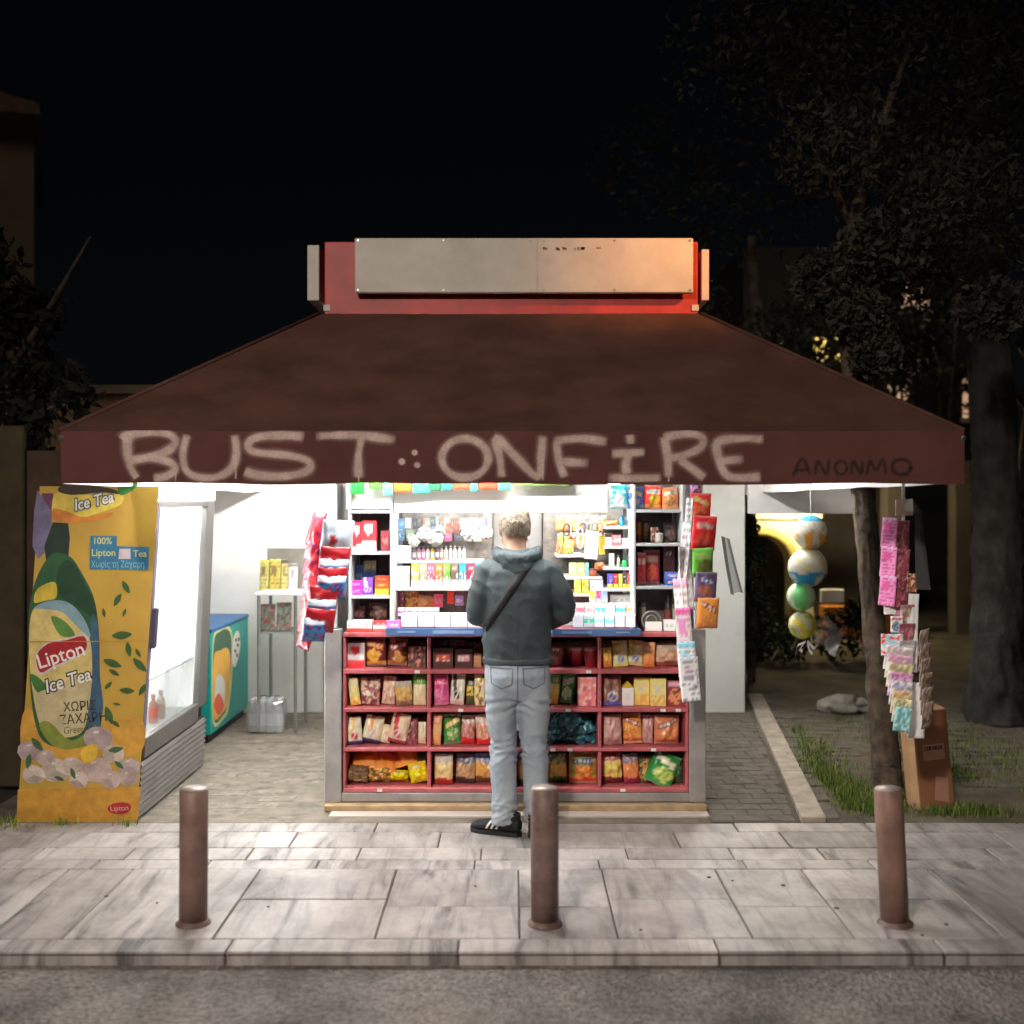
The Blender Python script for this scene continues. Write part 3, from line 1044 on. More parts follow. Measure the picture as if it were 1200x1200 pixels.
def cup_mesh(w, h, cols, taper=.85):
    r = w / 2
    c = [C(*q) for q in cols]
    while len(c) < 3: c.append(c[-1])
    prof = [(r * taper, 0), (r * .92, h * .3), (r * .95, h * .32), (r, h * .8), (r * 1.02, h * .82), (r * 1.02, h * .98), (r * .9, h)]
    return MB().lathe(prof, 16, cols=[c[0], c[0], c[1], c[1], c[2], c[2], c[2]])


def bottle_mesh(w, h, cols):
    r = w / 2
    c = [C(*q) for q in cols]
    while len(c) < 3: c.append(c[-1])
    prof = [(r * .9, 0), (r, h * .05), (r, h * .2), (r, h * .21), (r, h * .55), (r, h * .56), (r * .9, h * .68), (r * .4, h * .8), (r * .4, h * .86), (r * .48, h * .87), (r * .48, h)]
    return MB().lathe(prof, 12, cols=[c[0], c[0], c[0], c[1], c[1], c[0], c[0], c[0], c[2], c[2], c[2]])


SEED = [100]


def good(kind, x0, x1, ytop, zb, D, style, cols, name, label, cat, group, tilt=0, lie=0, depth=None, yaw=0, ybot=None):
    """one article; x0..x1 and ytop in photo pixels at depth D (its front), standing at height zb"""
    SEED[0] += 1
    sd = SEED[0]
    s = D / F
    w = (x1 - x0) * s
    h = max(0.02, Z(ytop, D) - zb)
    if ybot is not None: h = (ybot - ytop) * s
    if kind == 'bag':
        t = depth or min(.09, w * .55)
        mb = packet_mesh(w * 1.04, h * 1.0, t, paint(style, cols, sd), sd, 15, 20, 1.5)
        mat, sm = FOIL, True
    elif kind in ('box', 'house'):
        t = depth or min(.12, max(.03, w * .8))
        hh = h / 1.45 if kind == 'house' else h
        mb = carton_mesh(w * .97, hh, t, paint(style, cols, sd), sd, roof=(kind == 'house'))
        mat, sm = CARTON, False
    elif kind == 'cup':
        t = w
        mb = cup_mesh(w * .97, h, cols)
        mat, sm = FABCOL, True
    else:
        t = w
        mb = bottle_mesh(w * .97, h, cols)
        mat, sm = FABCOL, True
    o = mb.build(name, mat, smooth=sm)
    cx = X((x0 + x1) / 2, D)
    o.location = (cx, D + t / 2 + .004, zb + .001)
    if lie:   # lying on its back
        o.rotation_euler = (R(-lie), R(tilt), R(yaw))
    else:
        tr = R(tilt)
        jit = random.Random(sd)
        if kind == 'bag' and not tilt: tr = R(jit.uniform(-4, 4))
        o.rotation_euler = (R(jit.uniform(-9, -1)) if kind == 'bag' else 0, tr, R(yaw + (jit.uniform(-10, 10) if kind == 'bag' else 0)))
        o.location.z += abs(math.sin(tr)) * w / 2
        o.location.x -= math.sin(tr) * h / 2
    return tag(o, label, cat, group)


ORD = ['leftmost', 'second', 'third', 'fourth', 'fifth', 'sixth', 'seventh', 'eighth', 'ninth', 'tenth']
ROWN = {1: 'top', 2: 'second', 3: 'third', 4: 'bottom'}
COLN = {1: 'first', 2: 'second', 3: 'third', 4: 'last'}
# (kind, x0, x1, ytop, style, colours, look, options)
LOW = {
    (1, 1): [('box', 407, 427, 754, 'heart', [(232, 224, 214), (206, 44, 52), (210, 80, 80)], 'white carton with red heart', {}),
             ('bag', 428, 451, 748, 'chip', [(96, 34, 44), (226, 176, 84), (222, 120, 40), (214, 140, 40)], 'maroon snack bag with orange top', {}),
             ('bag', 455, 477, 750, 'chip', [(108, 56, 44), (206, 156, 90), (150, 70, 50), (170, 110, 60)], 'brown snack bag with golden biscuits', {}),
             ('box', 478, 499, 758, 'blotch', [(70, 54, 48), (104, 80, 66), (56, 42, 40), (196, 120, 110)], 'dark clear biscuit tray', {})],
    (1, 2): [('box', 507, 531, 760, 'plain', [(74, 48, 42), (176, 70, 56), (214, 190, 170)], 'dark brown box with red label', {'depth': .14}),
             ('box', 533, 554, 761, 'plain', [(70, 46, 46), (196, 128, 150), (214, 200, 190)], 'dark box with pink label', {'depth': .14}),
             ('box', 555, 564, 766, 'band', [(190, 150, 112), (176, 132, 92), (160, 120, 84)], 'narrow tan box', {}),
             ('box', 566, 598, 760, 'plain', [(86, 60, 52), (150, 96, 70), (190, 160, 130)], 'wide brown box', {'depth': .14})],
    (1, 3): [('box', 610, 640, 758, 'band', [(120, 60, 60), (100, 50, 50), (90, 44, 44)], 'dark red box', {'depth': .14}),
             ('bag', 643, 660, 758, 'band', [(110, 66, 56), (130, 86, 70), (90, 50, 50)], 'brown snack bag', {}),
             ('cup', 668, 684, 759, '', [(176, 52, 66), (196, 66, 78), (226, 186, 180)], 'red tub with pale rim', {}),
             ('cup', 685, 700, 759, '', [(170, 50, 64), (190, 62, 76), (222, 180, 176)], 'red tub with cream rim', {})],
    (1, 4): [('bag', 706, 717, 760, 'band', [(206, 172, 66), (200, 150, 70), (190, 120, 60)], 'slim yellow orange bag', {}),
             ('bag', 719, 736, 752, 'emblem', [(226, 208, 150), (218, 180, 70), (90, 130, 170), (226, 200, 110)], 'cream bag with yellow top', {}),
             ('bag', 737, 755, 752, 'emblem', [(226, 204, 160), (222, 182, 62), (96, 120, 180), (222, 190, 130)], 'cream and yellow bag with blue crest', {'tilt': 5}),
             ('bag', 755, 768, 754, 'band', [(204, 150, 110), (206, 140, 84), (196, 120, 70)], 'peach coloured bag', {}),
             ('bag', 768, 798, 756, 'clear', [(176, 150, 124), (150, 96, 76), (170, 164, 150), (190, 170, 140)], 'wide clear bread bag', {'depth': .1})],
    (2, 1): [('bag', 408, 420, 796, 'band', [(212, 198, 150), (216, 198, 138), (206, 170, 90)], 'slanted cream breadstick pack', {'tilt': -9}),
             ('bag', 422, 444, 797, 'blotch', [(204, 178, 150), (160, 106, 110), (120, 70, 70), (222, 206, 180)], 'beige and rose croissant bag', {}),
             ('bag', 448, 463, 794, 'blotch', [(206, 176, 150), (196, 160, 150), (176, 130, 120), (220, 200, 170)], 'pale rose rounded bag', {'tilt': 4}),
             ('bag', 463, 482, 800, 'clear', [(190, 160, 96), (130, 110, 90), (150, 146, 130), (160, 130, 70)], 'clear bag of yellow rusks', {}),
             ('bag', 484, 499, 791, 'band', [(80, 140, 56), (216, 204, 160), (206, 190, 150)], 'cream bag with green top', {})],
    (2, 2): [('bag', 508, 525, 792, 'chip', [(176, 70, 120), (214, 150, 170), (196, 40, 110), (186, 60, 120)], 'magenta sweets bag', {}),
             ('bag', 528, 544, 791, 'emblem', [(210, 200, 184), (66, 60, 58), (60, 50, 46), (190, 176, 160)], 'white bag of stacked wafers', {}),
             ('bag', 547, 556, 795, 'band', [(60, 66, 40), (190, 170, 70), (70, 70, 44)], 'narrow olive bag', {}),
             ('bag', 556, 568, 791, 'blotch', [(214, 200, 160), (200, 170, 90), (120, 90, 60), (230, 220, 190)], 'cream and gold bag', {}),
             ('bag', 572, 598, 793, 'band', [(180, 150, 120), (150, 110, 90), (130, 90, 70)], 'tan snack bag', {})],
    (2, 3): [('bag', 612, 640, 793, 'band', [(120, 90, 80), (150, 110, 80), (110, 70, 60)], 'brown wafer bag', {}),
             ('bag', 644, 656, 791, 'band', [(86, 130, 56), (206, 180, 110), (200, 160, 60)], 'green and cream bag', {'tilt': 8}),
             ('bag', 658, 673, 790, 'chip', [(50, 120, 56), (220, 214, 180), (226, 220, 190), (60, 130, 60)], 'green and white slanted bag', {'tilt': 8}),
             ('box', 677, 699, 794, 'blotch', [(190, 110, 112), (206, 140, 130), (160, 80, 90), (214, 180, 170)], 'pink biscuit tray', {})],
    (2, 4): [('bag', 706, 729, 793, 'emblem', [(122, 84, 70), (100, 70, 60), (96, 96, 170), (92, 92, 176)], 'brown and blue wafer bag', {}),
             ('house', 729, 743, 797, 'plain', [(216, 206, 196), (222, 212, 204), (196, 186, 180)], 'white carton with yellow gable top', {}),
             ('box', 743, 761, 795, 'face', [(214, 186, 112), (206, 156, 80), (190, 170, 170)], 'yellow cookie carton with round eyes', {}),
             ('box', 762, 781, 796, 'face', [(218, 190, 118), (210, 152, 84), (186, 166, 172)], 'yellow cookie carton beside its twin', {}),
             ('box', 782, 802, 798, 'cookie', [(122, 52, 56), (196, 130, 92), (90, 56, 44), (206, 140, 170)], 'dark red carton with round cookie', {})],
    (3, 1): [('bag', 405, 423, 842, 'emblem', [(220, 204, 174), (214, 176, 110), (186, 50, 54), (50, 54, 100)], 'cream croissant bag with red roundel', {}),
             ('bag', 426, 447, 842, 'emblem', [(216, 196, 166), (196, 150, 100), (200, 190, 170), (52, 56, 100)], 'slanted white croissant bag with blue foot', {'tilt': 12}),
             ('bag', 447, 458, 851, 'blotch', [(210, 190, 166), (196, 170, 140), (180, 140, 110), (224, 210, 190)], 'short beige roll bag', {'tilt': 10}),
             ('bag', 457, 478, 839, 'emblem', [(216, 184, 156), (168, 48, 56), (176, 60, 60), (150, 60, 66)], 'red and white croissant bag', {'tilt': 12}),
             ('bag', 476, 489, 843, 'blotch', [(130, 70, 76), (104, 56, 62), (80, 50, 52), (160, 110, 110)], 'dark maroon bag', {}),
             ('bag', 490, 499, 847, 'band', [(206, 188, 160), (214, 196, 164), (200, 180, 150)], 'narrow beige bag', {})],
    (3, 2): [('bag', 506, 517, 838, 'band', [(196, 124, 84), (212, 158, 112), (206, 148, 100)], 'tan cake bag', {}),
             ('bag', 520, 540, 838, 'chip', [(52, 110, 50), (222, 204, 150), (216, 170, 70), (60, 130, 56)], 'green cookie bag', {}),
             ('bag', 541, 557, 840, 'clear', [(196, 150, 140), (198, 42, 46), (176, 168, 160), (150, 84, 76)], 'clear bag with red foot', {}),
             ('bag', 558, 575, 839, 'clear', [(206, 160, 140), (200, 44, 48), (180, 170, 160), (170, 100, 70)], 'second clear bag with red foot', {}),
             ('bag', 578, 598, 842, 'band', [(150, 120, 100), (130, 100, 90), (120, 80, 70)], 'dull brown bag', {})],
    (3, 4): [('bag', 707, 729, 839, 'blotch', [(176, 140, 132), (164, 126, 120), (150, 110, 108), (180, 150, 140)], 'dusty rose bag', {}),
             ('bag', 731, 752, 838, 'chip', [(206, 140, 66), (214, 150, 64), (150, 60, 56), (172, 66, 60)], 'orange crisps bag with red foot', {}),
             ('bag', 753, 766, 839, 'blotch', [(170, 132, 126), (160, 120, 118), (150, 108, 106), (180, 146, 140)], 'slim dusty pink bag', {}),
             ('bag', 768, 797, 840, 'chip', [(176, 110, 76), (204, 150, 76), (120, 80, 80), (170, 84, 66)], 'wide orange snack bag', {})],
    (4, 1): [('bag', 403, 430, 900, 'blotch', [(110, 88, 56), (90, 70, 50), (140, 116, 70), (70, 56, 40)], 'brown bag of nuts lying flat', {'depth': .1}),
             ('bag', 430, 457, 901, 'blotch', [(176, 136, 66), (120, 90, 50), (214, 170, 80), (90, 66, 40)], 'golden brown bag of peanuts', {'depth': .1}),
             ('bag', 455, 478, 906, 'band', [(232, 196, 24), (236, 200, 20), (222, 180, 20)], 'bright yellow crisps bag', {'depth': .09, 'tilt': 6}),
             ('bag', 479, 500, 897, 'band', [(226, 170, 30), (236, 200, 22), (232, 190, 20)], 'yellow crisps bag leaning on the upright', {'depth': .07, 'tilt': -12})],
    (4, 2): [('bag', 509, 530, 885, 'clear', [(214, 168, 110), (150, 44, 40), (170, 160, 150), (226, 190, 130)], 'clear rusk bag with red foot', {}),
             ('bag', 534, 556, 886, 'clear', [(150, 112, 76), (60, 40, 40), (90, 96, 110), (176, 150, 110)], 'dark blue topped bag of rusks', {}),
             ('bag', 557, 580, 885, 'clear', [(186, 134, 66), (90, 60, 40), (96, 120, 176), (206, 160, 90)], 'blue topped bag of golden rusks', {}),
             ('bag', 582, 598, 889, 'band', [(90, 60, 56), (110, 76, 60), (80, 50, 50)], 'dark brown bag', {})],
    (4, 3): [('bag', 607, 618, 884, 'clear', [(190, 160, 84), (60, 100, 50), (70, 100, 130), (206, 176, 100)], 'blue and green bag', {}),
             ('bag', 620, 640, 886, 'band', [(90, 90, 60), (150, 120, 60), (60, 70, 44)], 'olive green bag', {}),
             ('bag', 643, 664, 885, 'clear', [(186, 146, 66), (60, 84, 44), (80, 96, 60), (200, 170, 90)], 'green bag with yellow snack', {}),
             ('bag', 668, 700, 884, 'chip', [(150, 130, 60), (220, 160, 66), (60, 90, 110), (190, 40, 44)], 'wide yellow bag with red foot', {'depth': .1})],
    (4, 4): [('bag', 706, 730, 884, 'clear', [(214, 170, 80), (110, 44, 46), (150, 40, 60), (226, 190, 110)], 'yellow and red snack bag', {'depth': .1}),
             ('bag', 731, 749, 885, 'clear', [(204, 130, 76), (130, 40, 66), (110, 96, 120), (190, 110, 70)], 'orange and purple snack bag', {}),
             ('bag', 749, 765, 888, 'blotch', [(170, 120, 60), (70, 80, 46), (50, 66, 40), (196, 150, 80)], 'brown and olive bag', {}),
             ('bag', 783, 802, 886, 'blotch', [(44, 74, 44), (54, 96, 56), (36, 54, 40), (120, 150, 110)], 'dark green crisps bag', {'depth': .1})],
}
for (r_, c_), items in LOW.items():
    zb = SH[4 - r_][1]
    for k, (kind, x0, x1, yt, st, cols, look, op) in enumerate(items):
        good(kind, x0, x1, yt, zb, 6.47 + .02 * (k % 3), st, cols, {'bag': 'snack_bag', 'box': 'carton', 'house': 'carton', 'cup': 'tub'}[kind],
             f'{look}, {ORD[k]} in {ROWN[r_]} row, {COLN[c_]} bay of pink shelves', {'bag': 'snack bag', 'box': 'carton', 'house': 'carton', 'cup': 'tub'}[kind],
             'goods on the pink shelves', **op)

# second row of bags standing behind, up to the shelf above
BAYPX = {1: (404, 500), 2: (505, 602), 3: (606, 701), 4: (705, 803)}
BK = [((206, 170, 110), 'tan'), ((190, 70, 66), 'red'), ((120, 150, 80), 'green'), ((214, 190, 120), 'straw'), ((150, 110, 90), 'brown'), ((110, 130, 170), 'blue'), ((220, 150, 90), 'apricot'), ((196, 170, 160), 'beige')]
for r_ in (1, 2, 3, 4):
    for c_ in (1, 2, 3, 4):
        if (r_, c_) == (3, 3): continue
        a0, a1 = BAYPX[c_]
        n_ = 5
        for k in range(n_):
            x0 = a0 + (a1 - a0) * k / n_ + 1
            cc, lk = BK[(r_ * 3 + c_ * 5 + k * 3) % 8]
            c3 = BK[(r_ + c_ + k * 5) % 8][0]
            q = (r_ + c_ + k) % 3
            good('bag', x0, x0 + (a1 - a0) / n_ - 1, {1: 751, 2: 793, 3: 839, 4: 885}[r_] + (k * 7 + r_) % 4, SH[4 - r_][1], 6.66, ('chip', 'clear', 'blotch')[q], [cc, c3, (170, 160, 150), tuple(min(255, int(v * 1.15)) for v in cc)],
                 'snack_bag', f'{lk} bag at the back, {ORD[k]} in {ROWN[r_]} row, {COLN[c_]} bay of pink shelves', 'snack bag', 'goods at the back of the pink shelves', tilt=((k * 5 + r_) % 7) - 3)

# orange packets lying on the bottom left bay, above the nut bags
for (x0, x1, y0, y1, ti, nm, D) in ((408, 441, 884, 908, -8, 'left', 6.50), (437, 464, 887, 911, 12, 'middle', 6.49), (459, 489, 882, 904, -18, 'right', 6.52)):
    SEED[0] += 1
    w, h = (x1 - x0) * D / F, .2
    o = packet_mesh(w, h, .06, paint('band', [(190, 60, 36), (222, 110, 54), (214, 130, 60)], SEED[0]), SEED[0]).build('snack_bag', FOIL, smooth=True)
    o.location = (X((x0 + x1) / 2, D), D + .03, Z(y1, D) + .025)
    o.rotation_euler = (R(-62), R(ti), R(ti * .6))
    tag(o, f'{nm} of three orange crisps bags lying in the bottom left bay', 'snack bag', 'goods on the pink shelves')
# green bag tipped out of the last bay with yellow picture
SEED[0] += 1
o = packet_mesh(.16, .19, .06, paint('chip', [(36, 120, 56), (236, 206, 96), (232, 220, 160), (40, 130, 60)], 77), 77).build('snack_bag', FOIL, smooth=True)
o.location = (X(770, 6.44), 6.475, .121); o.rotation_euler = (R(-14), R(24), R(-6))
tag(o, 'green crisps bag with yellow picture, slumped forward in bottom right bay', 'snack bag', 'goods on the pink shelves')
# heap of teal packets filling a bay of the third row
for k in range(11):
    SEED[0] += 1
    r_ = random.Random(SEED[0])
    px = 648 + (k % 4) * 14 + r_.uniform(-3, 3)
    lv = k // 4
    o = packet_mesh(.10, .14, .035, paint('blotch', [(32, 84, 96), (24, 60, 78), (20, 44, 58), (90, 150, 150)], SEED[0]), SEED[0], 9, 11).build('snack_bag', FOIL, smooth=True)
    o.location = (X(px, 6.5), 6.50 + .02 * (k % 2), .341 + lv * .045 + .012)
    o.rotation_euler = (R(-48 + lv * 8), R(r_.uniform(-35, 35)), R(r_.uniform(-20, 20)))
    tag(o, f'teal foil packet, {ORD[k % 4]} in {("lowest", "middle", "upper")[lv]} layer of the teal heap', 'snack bag', 'heap of teal packets')


# ---------------------------------------------- side racks beside the serving window
def shelf_goods(items, zb, D, where, group):
    for k, it in enumerate(items):
        kind, x0, x1, yt, st, cols, look, op = it
        nm = {'bag': 'snack_bag', 'box': 'carton', 'cup': 'tub', 'bottle': 'bottle'}[kind]
        op = dict(op)
        z = zb + op.pop('up', 0)
        good(kind, x0, x1, yt, z, D + op.pop('dy', 0), st, cols, nm, f'{look} {where}', nm.replace('_', ' '), group, **op)


G1 = 'goods on the side racks'
shelf_goods([('box', 413, 424, 612, 'heart', [(206, 40, 48), (226, 200, 190), (150, 30, 40)], 'red carton with pale label, left', {}),
             ('box', 424, 441, 610, 'heart', [(214, 44, 50), (232, 226, 220), (226, 220, 214)], 'red carton with white picture, middle', {}),
             ('box', 446, 456, 622, 'plain', [(112, 44, 50), (196, 90, 90), (60, 30, 34)], 'small dark red carton, right', {})], SL[0], 6.5, 'on top shelf of the left rack', G1)
shelf_goods([('box', 414, 426, 662, 'plain', [(38, 64, 104), (60, 110, 140), (120, 150, 90)], 'dark blue box, leftmost', {'dy': .1}),
             ('box', 426, 441, 657, 'band', [(110, 128, 80), (40, 70, 110), (38, 60, 100)], 'blue and olive box, behind', {'dy': .1}),
             ('box', 411, 424, 689, 'plain', [(206, 60, 160), (226, 150, 200), (206, 60, 160)], 'magenta packet, lower of two', {'dy': -.02}),
             ('box', 411, 424, 682, 'plain', [(196, 50, 150), (222, 130, 190), (196, 50, 150)], 'magenta packet, upper of two', {'dy': -.02, 'up': .04, 'ybot': 690}),
             ('box', 424, 437, 677, 'emblem', [(110, 60, 150), (226, 220, 226), (120, 60, 160), (96, 50, 140)], 'white and purple carton', {}),
             ('box', 439, 456, 690, 'plain', [(226, 176, 40), (236, 200, 80), (220, 160, 40)], 'yellow packet at the right, lowest of stack', {}),
             ('box', 439, 456, 682, 'plain', [(214, 80, 40), (226, 140, 90), (214, 80, 40)], 'orange packet in the stack on the yellow one', {'up': .036, 'ybot': 689}),
             ('box', 439, 456, 674, 'plain', [(196, 60, 40), (226, 130, 90), (196, 60, 40)], 'red orange packet, topmost of its stack', {'up': .071, 'ybot': 681})], SL[1], 6.5, 'on middle shelf of left rack', G1)
shelf_goods([('bag', 410, 428, 712, 'blotch', [(90, 60, 56), (120, 66, 60), (60, 46, 44), (150, 110, 100)], 'dark brown bag, left', {'dy': .12}),
             ('bag', 430, 452, 708, 'blotch', [(80, 66, 60), (110, 80, 70), (56, 46, 46), (140, 120, 110)], 'grey brown bag, right', {'dy': .12}),
             ('box', 406, 436, 728, 'band', [(232, 226, 220), (226, 210, 204), (196, 60, 50)], 'white tray with red edge', {'depth': .1}),
             ('box', 437, 455, 729, 'band', [(196, 60, 60), (228, 220, 214), (200, 80, 70)], 'red and white tray', {'depth': .1})], .983, 6.43, 'on the counter under the left rack', G1)
shelf_goods([('bag', 716, 736, 568, 'chip', [(40, 150, 160), (222, 226, 226), (60, 180, 190), (200, 220, 226)], 'teal and white crisps bag, first', {}),
             ('bag', 736, 755, 571, 'chip', [(70, 90, 170), (226, 226, 230), (220, 190, 110), (120, 140, 190)], 'blue and white crisps bag, second', {}),
             ('bag', 756, 776, 569, 'chip', [(206, 50, 40), (236, 180, 50), (226, 210, 190), (230, 150, 40)], 'red and yellow crisps bag, third', {}),
             ('bag', 777, 796, 571, 'chip', [(216, 120, 56), (60, 44, 40), (226, 200, 180), (214, 140, 80)], 'orange and black crisps bag, fourth', {})], SRL and Z(597, 6.5), 6.48, 'on top of the right rack', G1)
shelf_goods([('cup', 746, 753, 607, '', [(120, 70, 40), (196, 150, 70), (90, 60, 40)], 'brown jar, leftmost', {'dy': .08}),
             ('cup', 753, 762, 612, '', [(70, 44, 36), (110, 70, 50), (60, 40, 34)], 'dark brown jar, second', {'dy': .05}),
             ('bag', 763, 772, 618, 'blotch', [(120, 80, 66), (80, 56, 50), (60, 46, 44), (190, 160, 140)], 'dark brown pouch', {}),
             ('cup', 768, 778, 625, '', [(222, 216, 206), (226, 220, 212), (214, 206, 196)], 'small white cup', {'dy': -.02}),
             ('bag', 779, 792, 613, 'blotch', [(90, 66, 60), (70, 56, 54), (120, 100, 90), (60, 50, 50)], 'grey brown pouch', {'dy': .06})], SRL[0], 6.5, 'on upper shelf of right rack', G1)
shelf_goods([('bag', 747, 757, 648, 'chip', [(150, 36, 46), (176, 60, 60), (214, 150, 140), (140, 30, 40)], 'red sweets bag, leftmost', {}),
             ('bag', 755, 774, 645, 'chip', [(146, 34, 46), (196, 90, 60), (200, 150, 140), (150, 40, 44)], 'wide dark red sweets bag', {'dy': .03}),
             ('box', 777, 791, 641, 'band', [(70, 36, 32), (90, 46, 40), (60, 32, 30)], 'tall dark brown box', {'dy': .08}),
             ('box', 780, 797, 679, 'plain', [(60, 90, 170), (226, 226, 232), (190, 60, 70)], 'blue and white packet, lower of two', {'dy': -.02}),
             ('box', 780, 797, 670, 'plain', [(80, 110, 190), (230, 226, 230), (190, 60, 70)], 'blue and red packet, upper of two', {'dy': -.02, 'up': .036, 'ybot': 678})], SRL[1], 6.5, 'on lower shelf of right rack', G1)
shelf_goods([('cup', 748, 758, 706, '', [(120, 116, 104), (150, 146, 130), (90, 90, 80)], 'grey glass jar, left', {'dy': .1}),
             ('bottle', 779, 788, 697, '', [(80, 70, 66), (150, 80, 76), (120, 116, 110)], 'dark bottle with red label', {'dy': .1}),
             ('cup', 788, 797, 708, '', [(176, 176, 166), (200, 200, 190), (150, 150, 140)], 'pale glass jar, right', {'dy': .06}),
             ('box', 756, 776, 729, 'plain', [(226, 224, 216), (206, 206, 196), (226, 224, 216)], 'flat white box before the tin', {'dy': -.03}),
             ('box', 778, 792, 727, 'plain', [(210, 214, 204), (150, 176, 160), (214, 214, 206)], 'flat pale green box', {'dy': -.03})], .983, 6.5, 'on the counter under the right rack', G1)
# round tin leaning at the foot of the right rack
tin = empty('round_tin', (X(763.5, 6.47), 6.49, .986 + .055))
tag(tin, 'round silver tin leaning on the counter under right rack', 'tin')
m_ = MB().tube([(0, 0, 0), (0, .03, 0)], .054, 24).build('tin_body', pm('tin_grey', C(120, 120, 116), .35, metal=.6), tin, smooth=False)
mbt = MB()
mbt.tube([(.052 * math.cos(t), -.004, .052 * math.sin(t)) for t in [i * 6.2832 / 24 for i in range(25)]], .005, 6, cap=False)
mbt.build('rim', pm('bright_tin', C(190, 190, 184), .3, metal=.7), tin, smooth=True)
mbt = MB()
mbt.tube([(.03 * math.cos(t), -.004, .03 * math.sin(t)) for t in [i * 6.2832 / 20 for i in range(21)]], .003, 6, cap=False)
mbt.build('inner_ring', pm('bright_tin', C(190, 190, 184), .3, metal=.7), tin, smooth=True)

# ---------------------------------------------- serving window: left display
G2 = 'small goods in the serving window'


def sg_(kind, x0, x1, yt, yb, D, st, cols, look, cat, **op):
    return good(kind, x0, x1, yt, Z(yb, D), D, st, cols, cat.replace(' ', '_'), look, cat, G2, ybot=yb, **op)


VN = ['mauve', 'pink', 'orchid', 'pale rose', 'yellow', 'plum', 'tan', 'pale grey', 'off white', 'white', 'sand', 'cream']
NTH = ORD + ['eleventh', 'twelfth']
vc = [(150, 120, 140), (200, 130, 170), (206, 120, 180), (214, 190, 190), (226, 200, 60), (110, 90, 110), (190, 150, 120), (206, 200, 190), (214, 210, 206), (222, 220, 214), (196, 180, 150), (216, 212, 206)]
for k in range(12):   # upright lighters in a tray
    sg_('bottle', 483 + k * 5.3, 487.8 + k * 5.3, 640, 656.8, 6.70, '', [vc[k], (206, 206, 204), (120, 120, 124)], f'{VN[k]} lighter, {NTH[k]} in the upper left display row', 'lighter')
for k, (cc, lk) in enumerate([((206, 200, 70), 'yellow green'), ((180, 170, 130), 'khaki'), ((206, 90, 120), 'pink'), ((206, 120, 60), 'orange'), ((110, 170, 60), 'green'), ((110, 90, 80), 'brown'), ((30, 140, 206), 'bright blue'), ((206, 50, 70), 'red'), ((60, 150, 200), 'pale blue')]):
    x0 = 482 + k * 9.3
    sg_('box', x0, x0 + 8.6, 661, 688.8, 6.62, 'band', [cc, tuple(int(v * .75) for v in cc), (226, 220, 206)], f'{lk} sweets packet, {ORD[k]} in the middle left display row', 'packet', depth=.03)
sg_('box', 463, 481, 640, 656.8, 6.71, 'plain', [(226, 224, 220), (214, 212, 210), (200, 200, 204)], 'white box at the left end of the upper window display', 'box')
sg_('box', 463, 480, 664, 688.8, 6.63, 'blotch', [(222, 222, 218), (206, 206, 204), (170, 176, 176), (226, 224, 220)], 'white and grey box at left end of the middle window display', 'box')
sg_('bag', 463, 474, 693, 713, 6.72, 'blotch', [(120, 60, 76), (150, 90, 90), (90, 50, 60), (200, 160, 150)], 'maroon pouch low in the left window display', 'pouch')
sg_('bag', 474, 490, 694, 716, 6.70, 'blotch', [(186, 130, 56), (140, 90, 50), (206, 160, 90), (100, 60, 40)], 'golden brown pouch low in the left window display', 'pouch')
sg_('bag', 489, 508, 700, 717, 6.69, 'band', [(206, 140, 90), (214, 150, 100), (206, 130, 90)], 'peach pouch low in the left window display', 'pouch', tilt=8)
sg_('box', 508, 519, 697, 712, 6.72, 'plain', [(206, 90, 120), (220, 150, 160), (206, 90, 120)], 'pink packet low in the left window display', 'packet')
sg_('box', 524, 532, 690.5, 708, 6.72, 'plain', [(214, 66, 46), (226, 90, 60), (214, 66, 46)], 'tall red packet low in the left window display', 'packet')
sg_('box', 533, 543, 698, 710, 6.70, 'plain', [(130, 130, 180), (200, 196, 214), (130, 130, 180)], 'lilac packet low in the left window display', 'packet')
# hanging things at the top of the left display: keyrings on cards
for k, (px, py, cc) in enumerate([(471, 607, (70, 100, 140)), (478, 606, (150, 160, 170)), (492, 604, (60, 60, 56)), (501, 606, (90, 90, 84)), (508, 604, (50, 54, 54)), (517, 606, (70, 60, 54)), (525, 612, (170, 66, 54)), (534, 612, (90, 54, 50)), (552, 606, (110, 130, 150)), (566, 606, (90, 106, 120))]):
    o = carton_mesh(.034, .06, .008, paint('plain', [cc, tuple(min(255, int(v * 1.5)) for v in cc), (40, 40, 40)], k + 900), k).build('hanging_card', CARTON)
    o.location = (X(px, 6.72), 6.72, Z(py + 13, 6.72)); o.rotation_euler = (0, R(rs.uniform(-8, 8)), 0)
    tag(o, f'small hanging card, {ORD[k]} along the top of the left window display', 'card', G2)
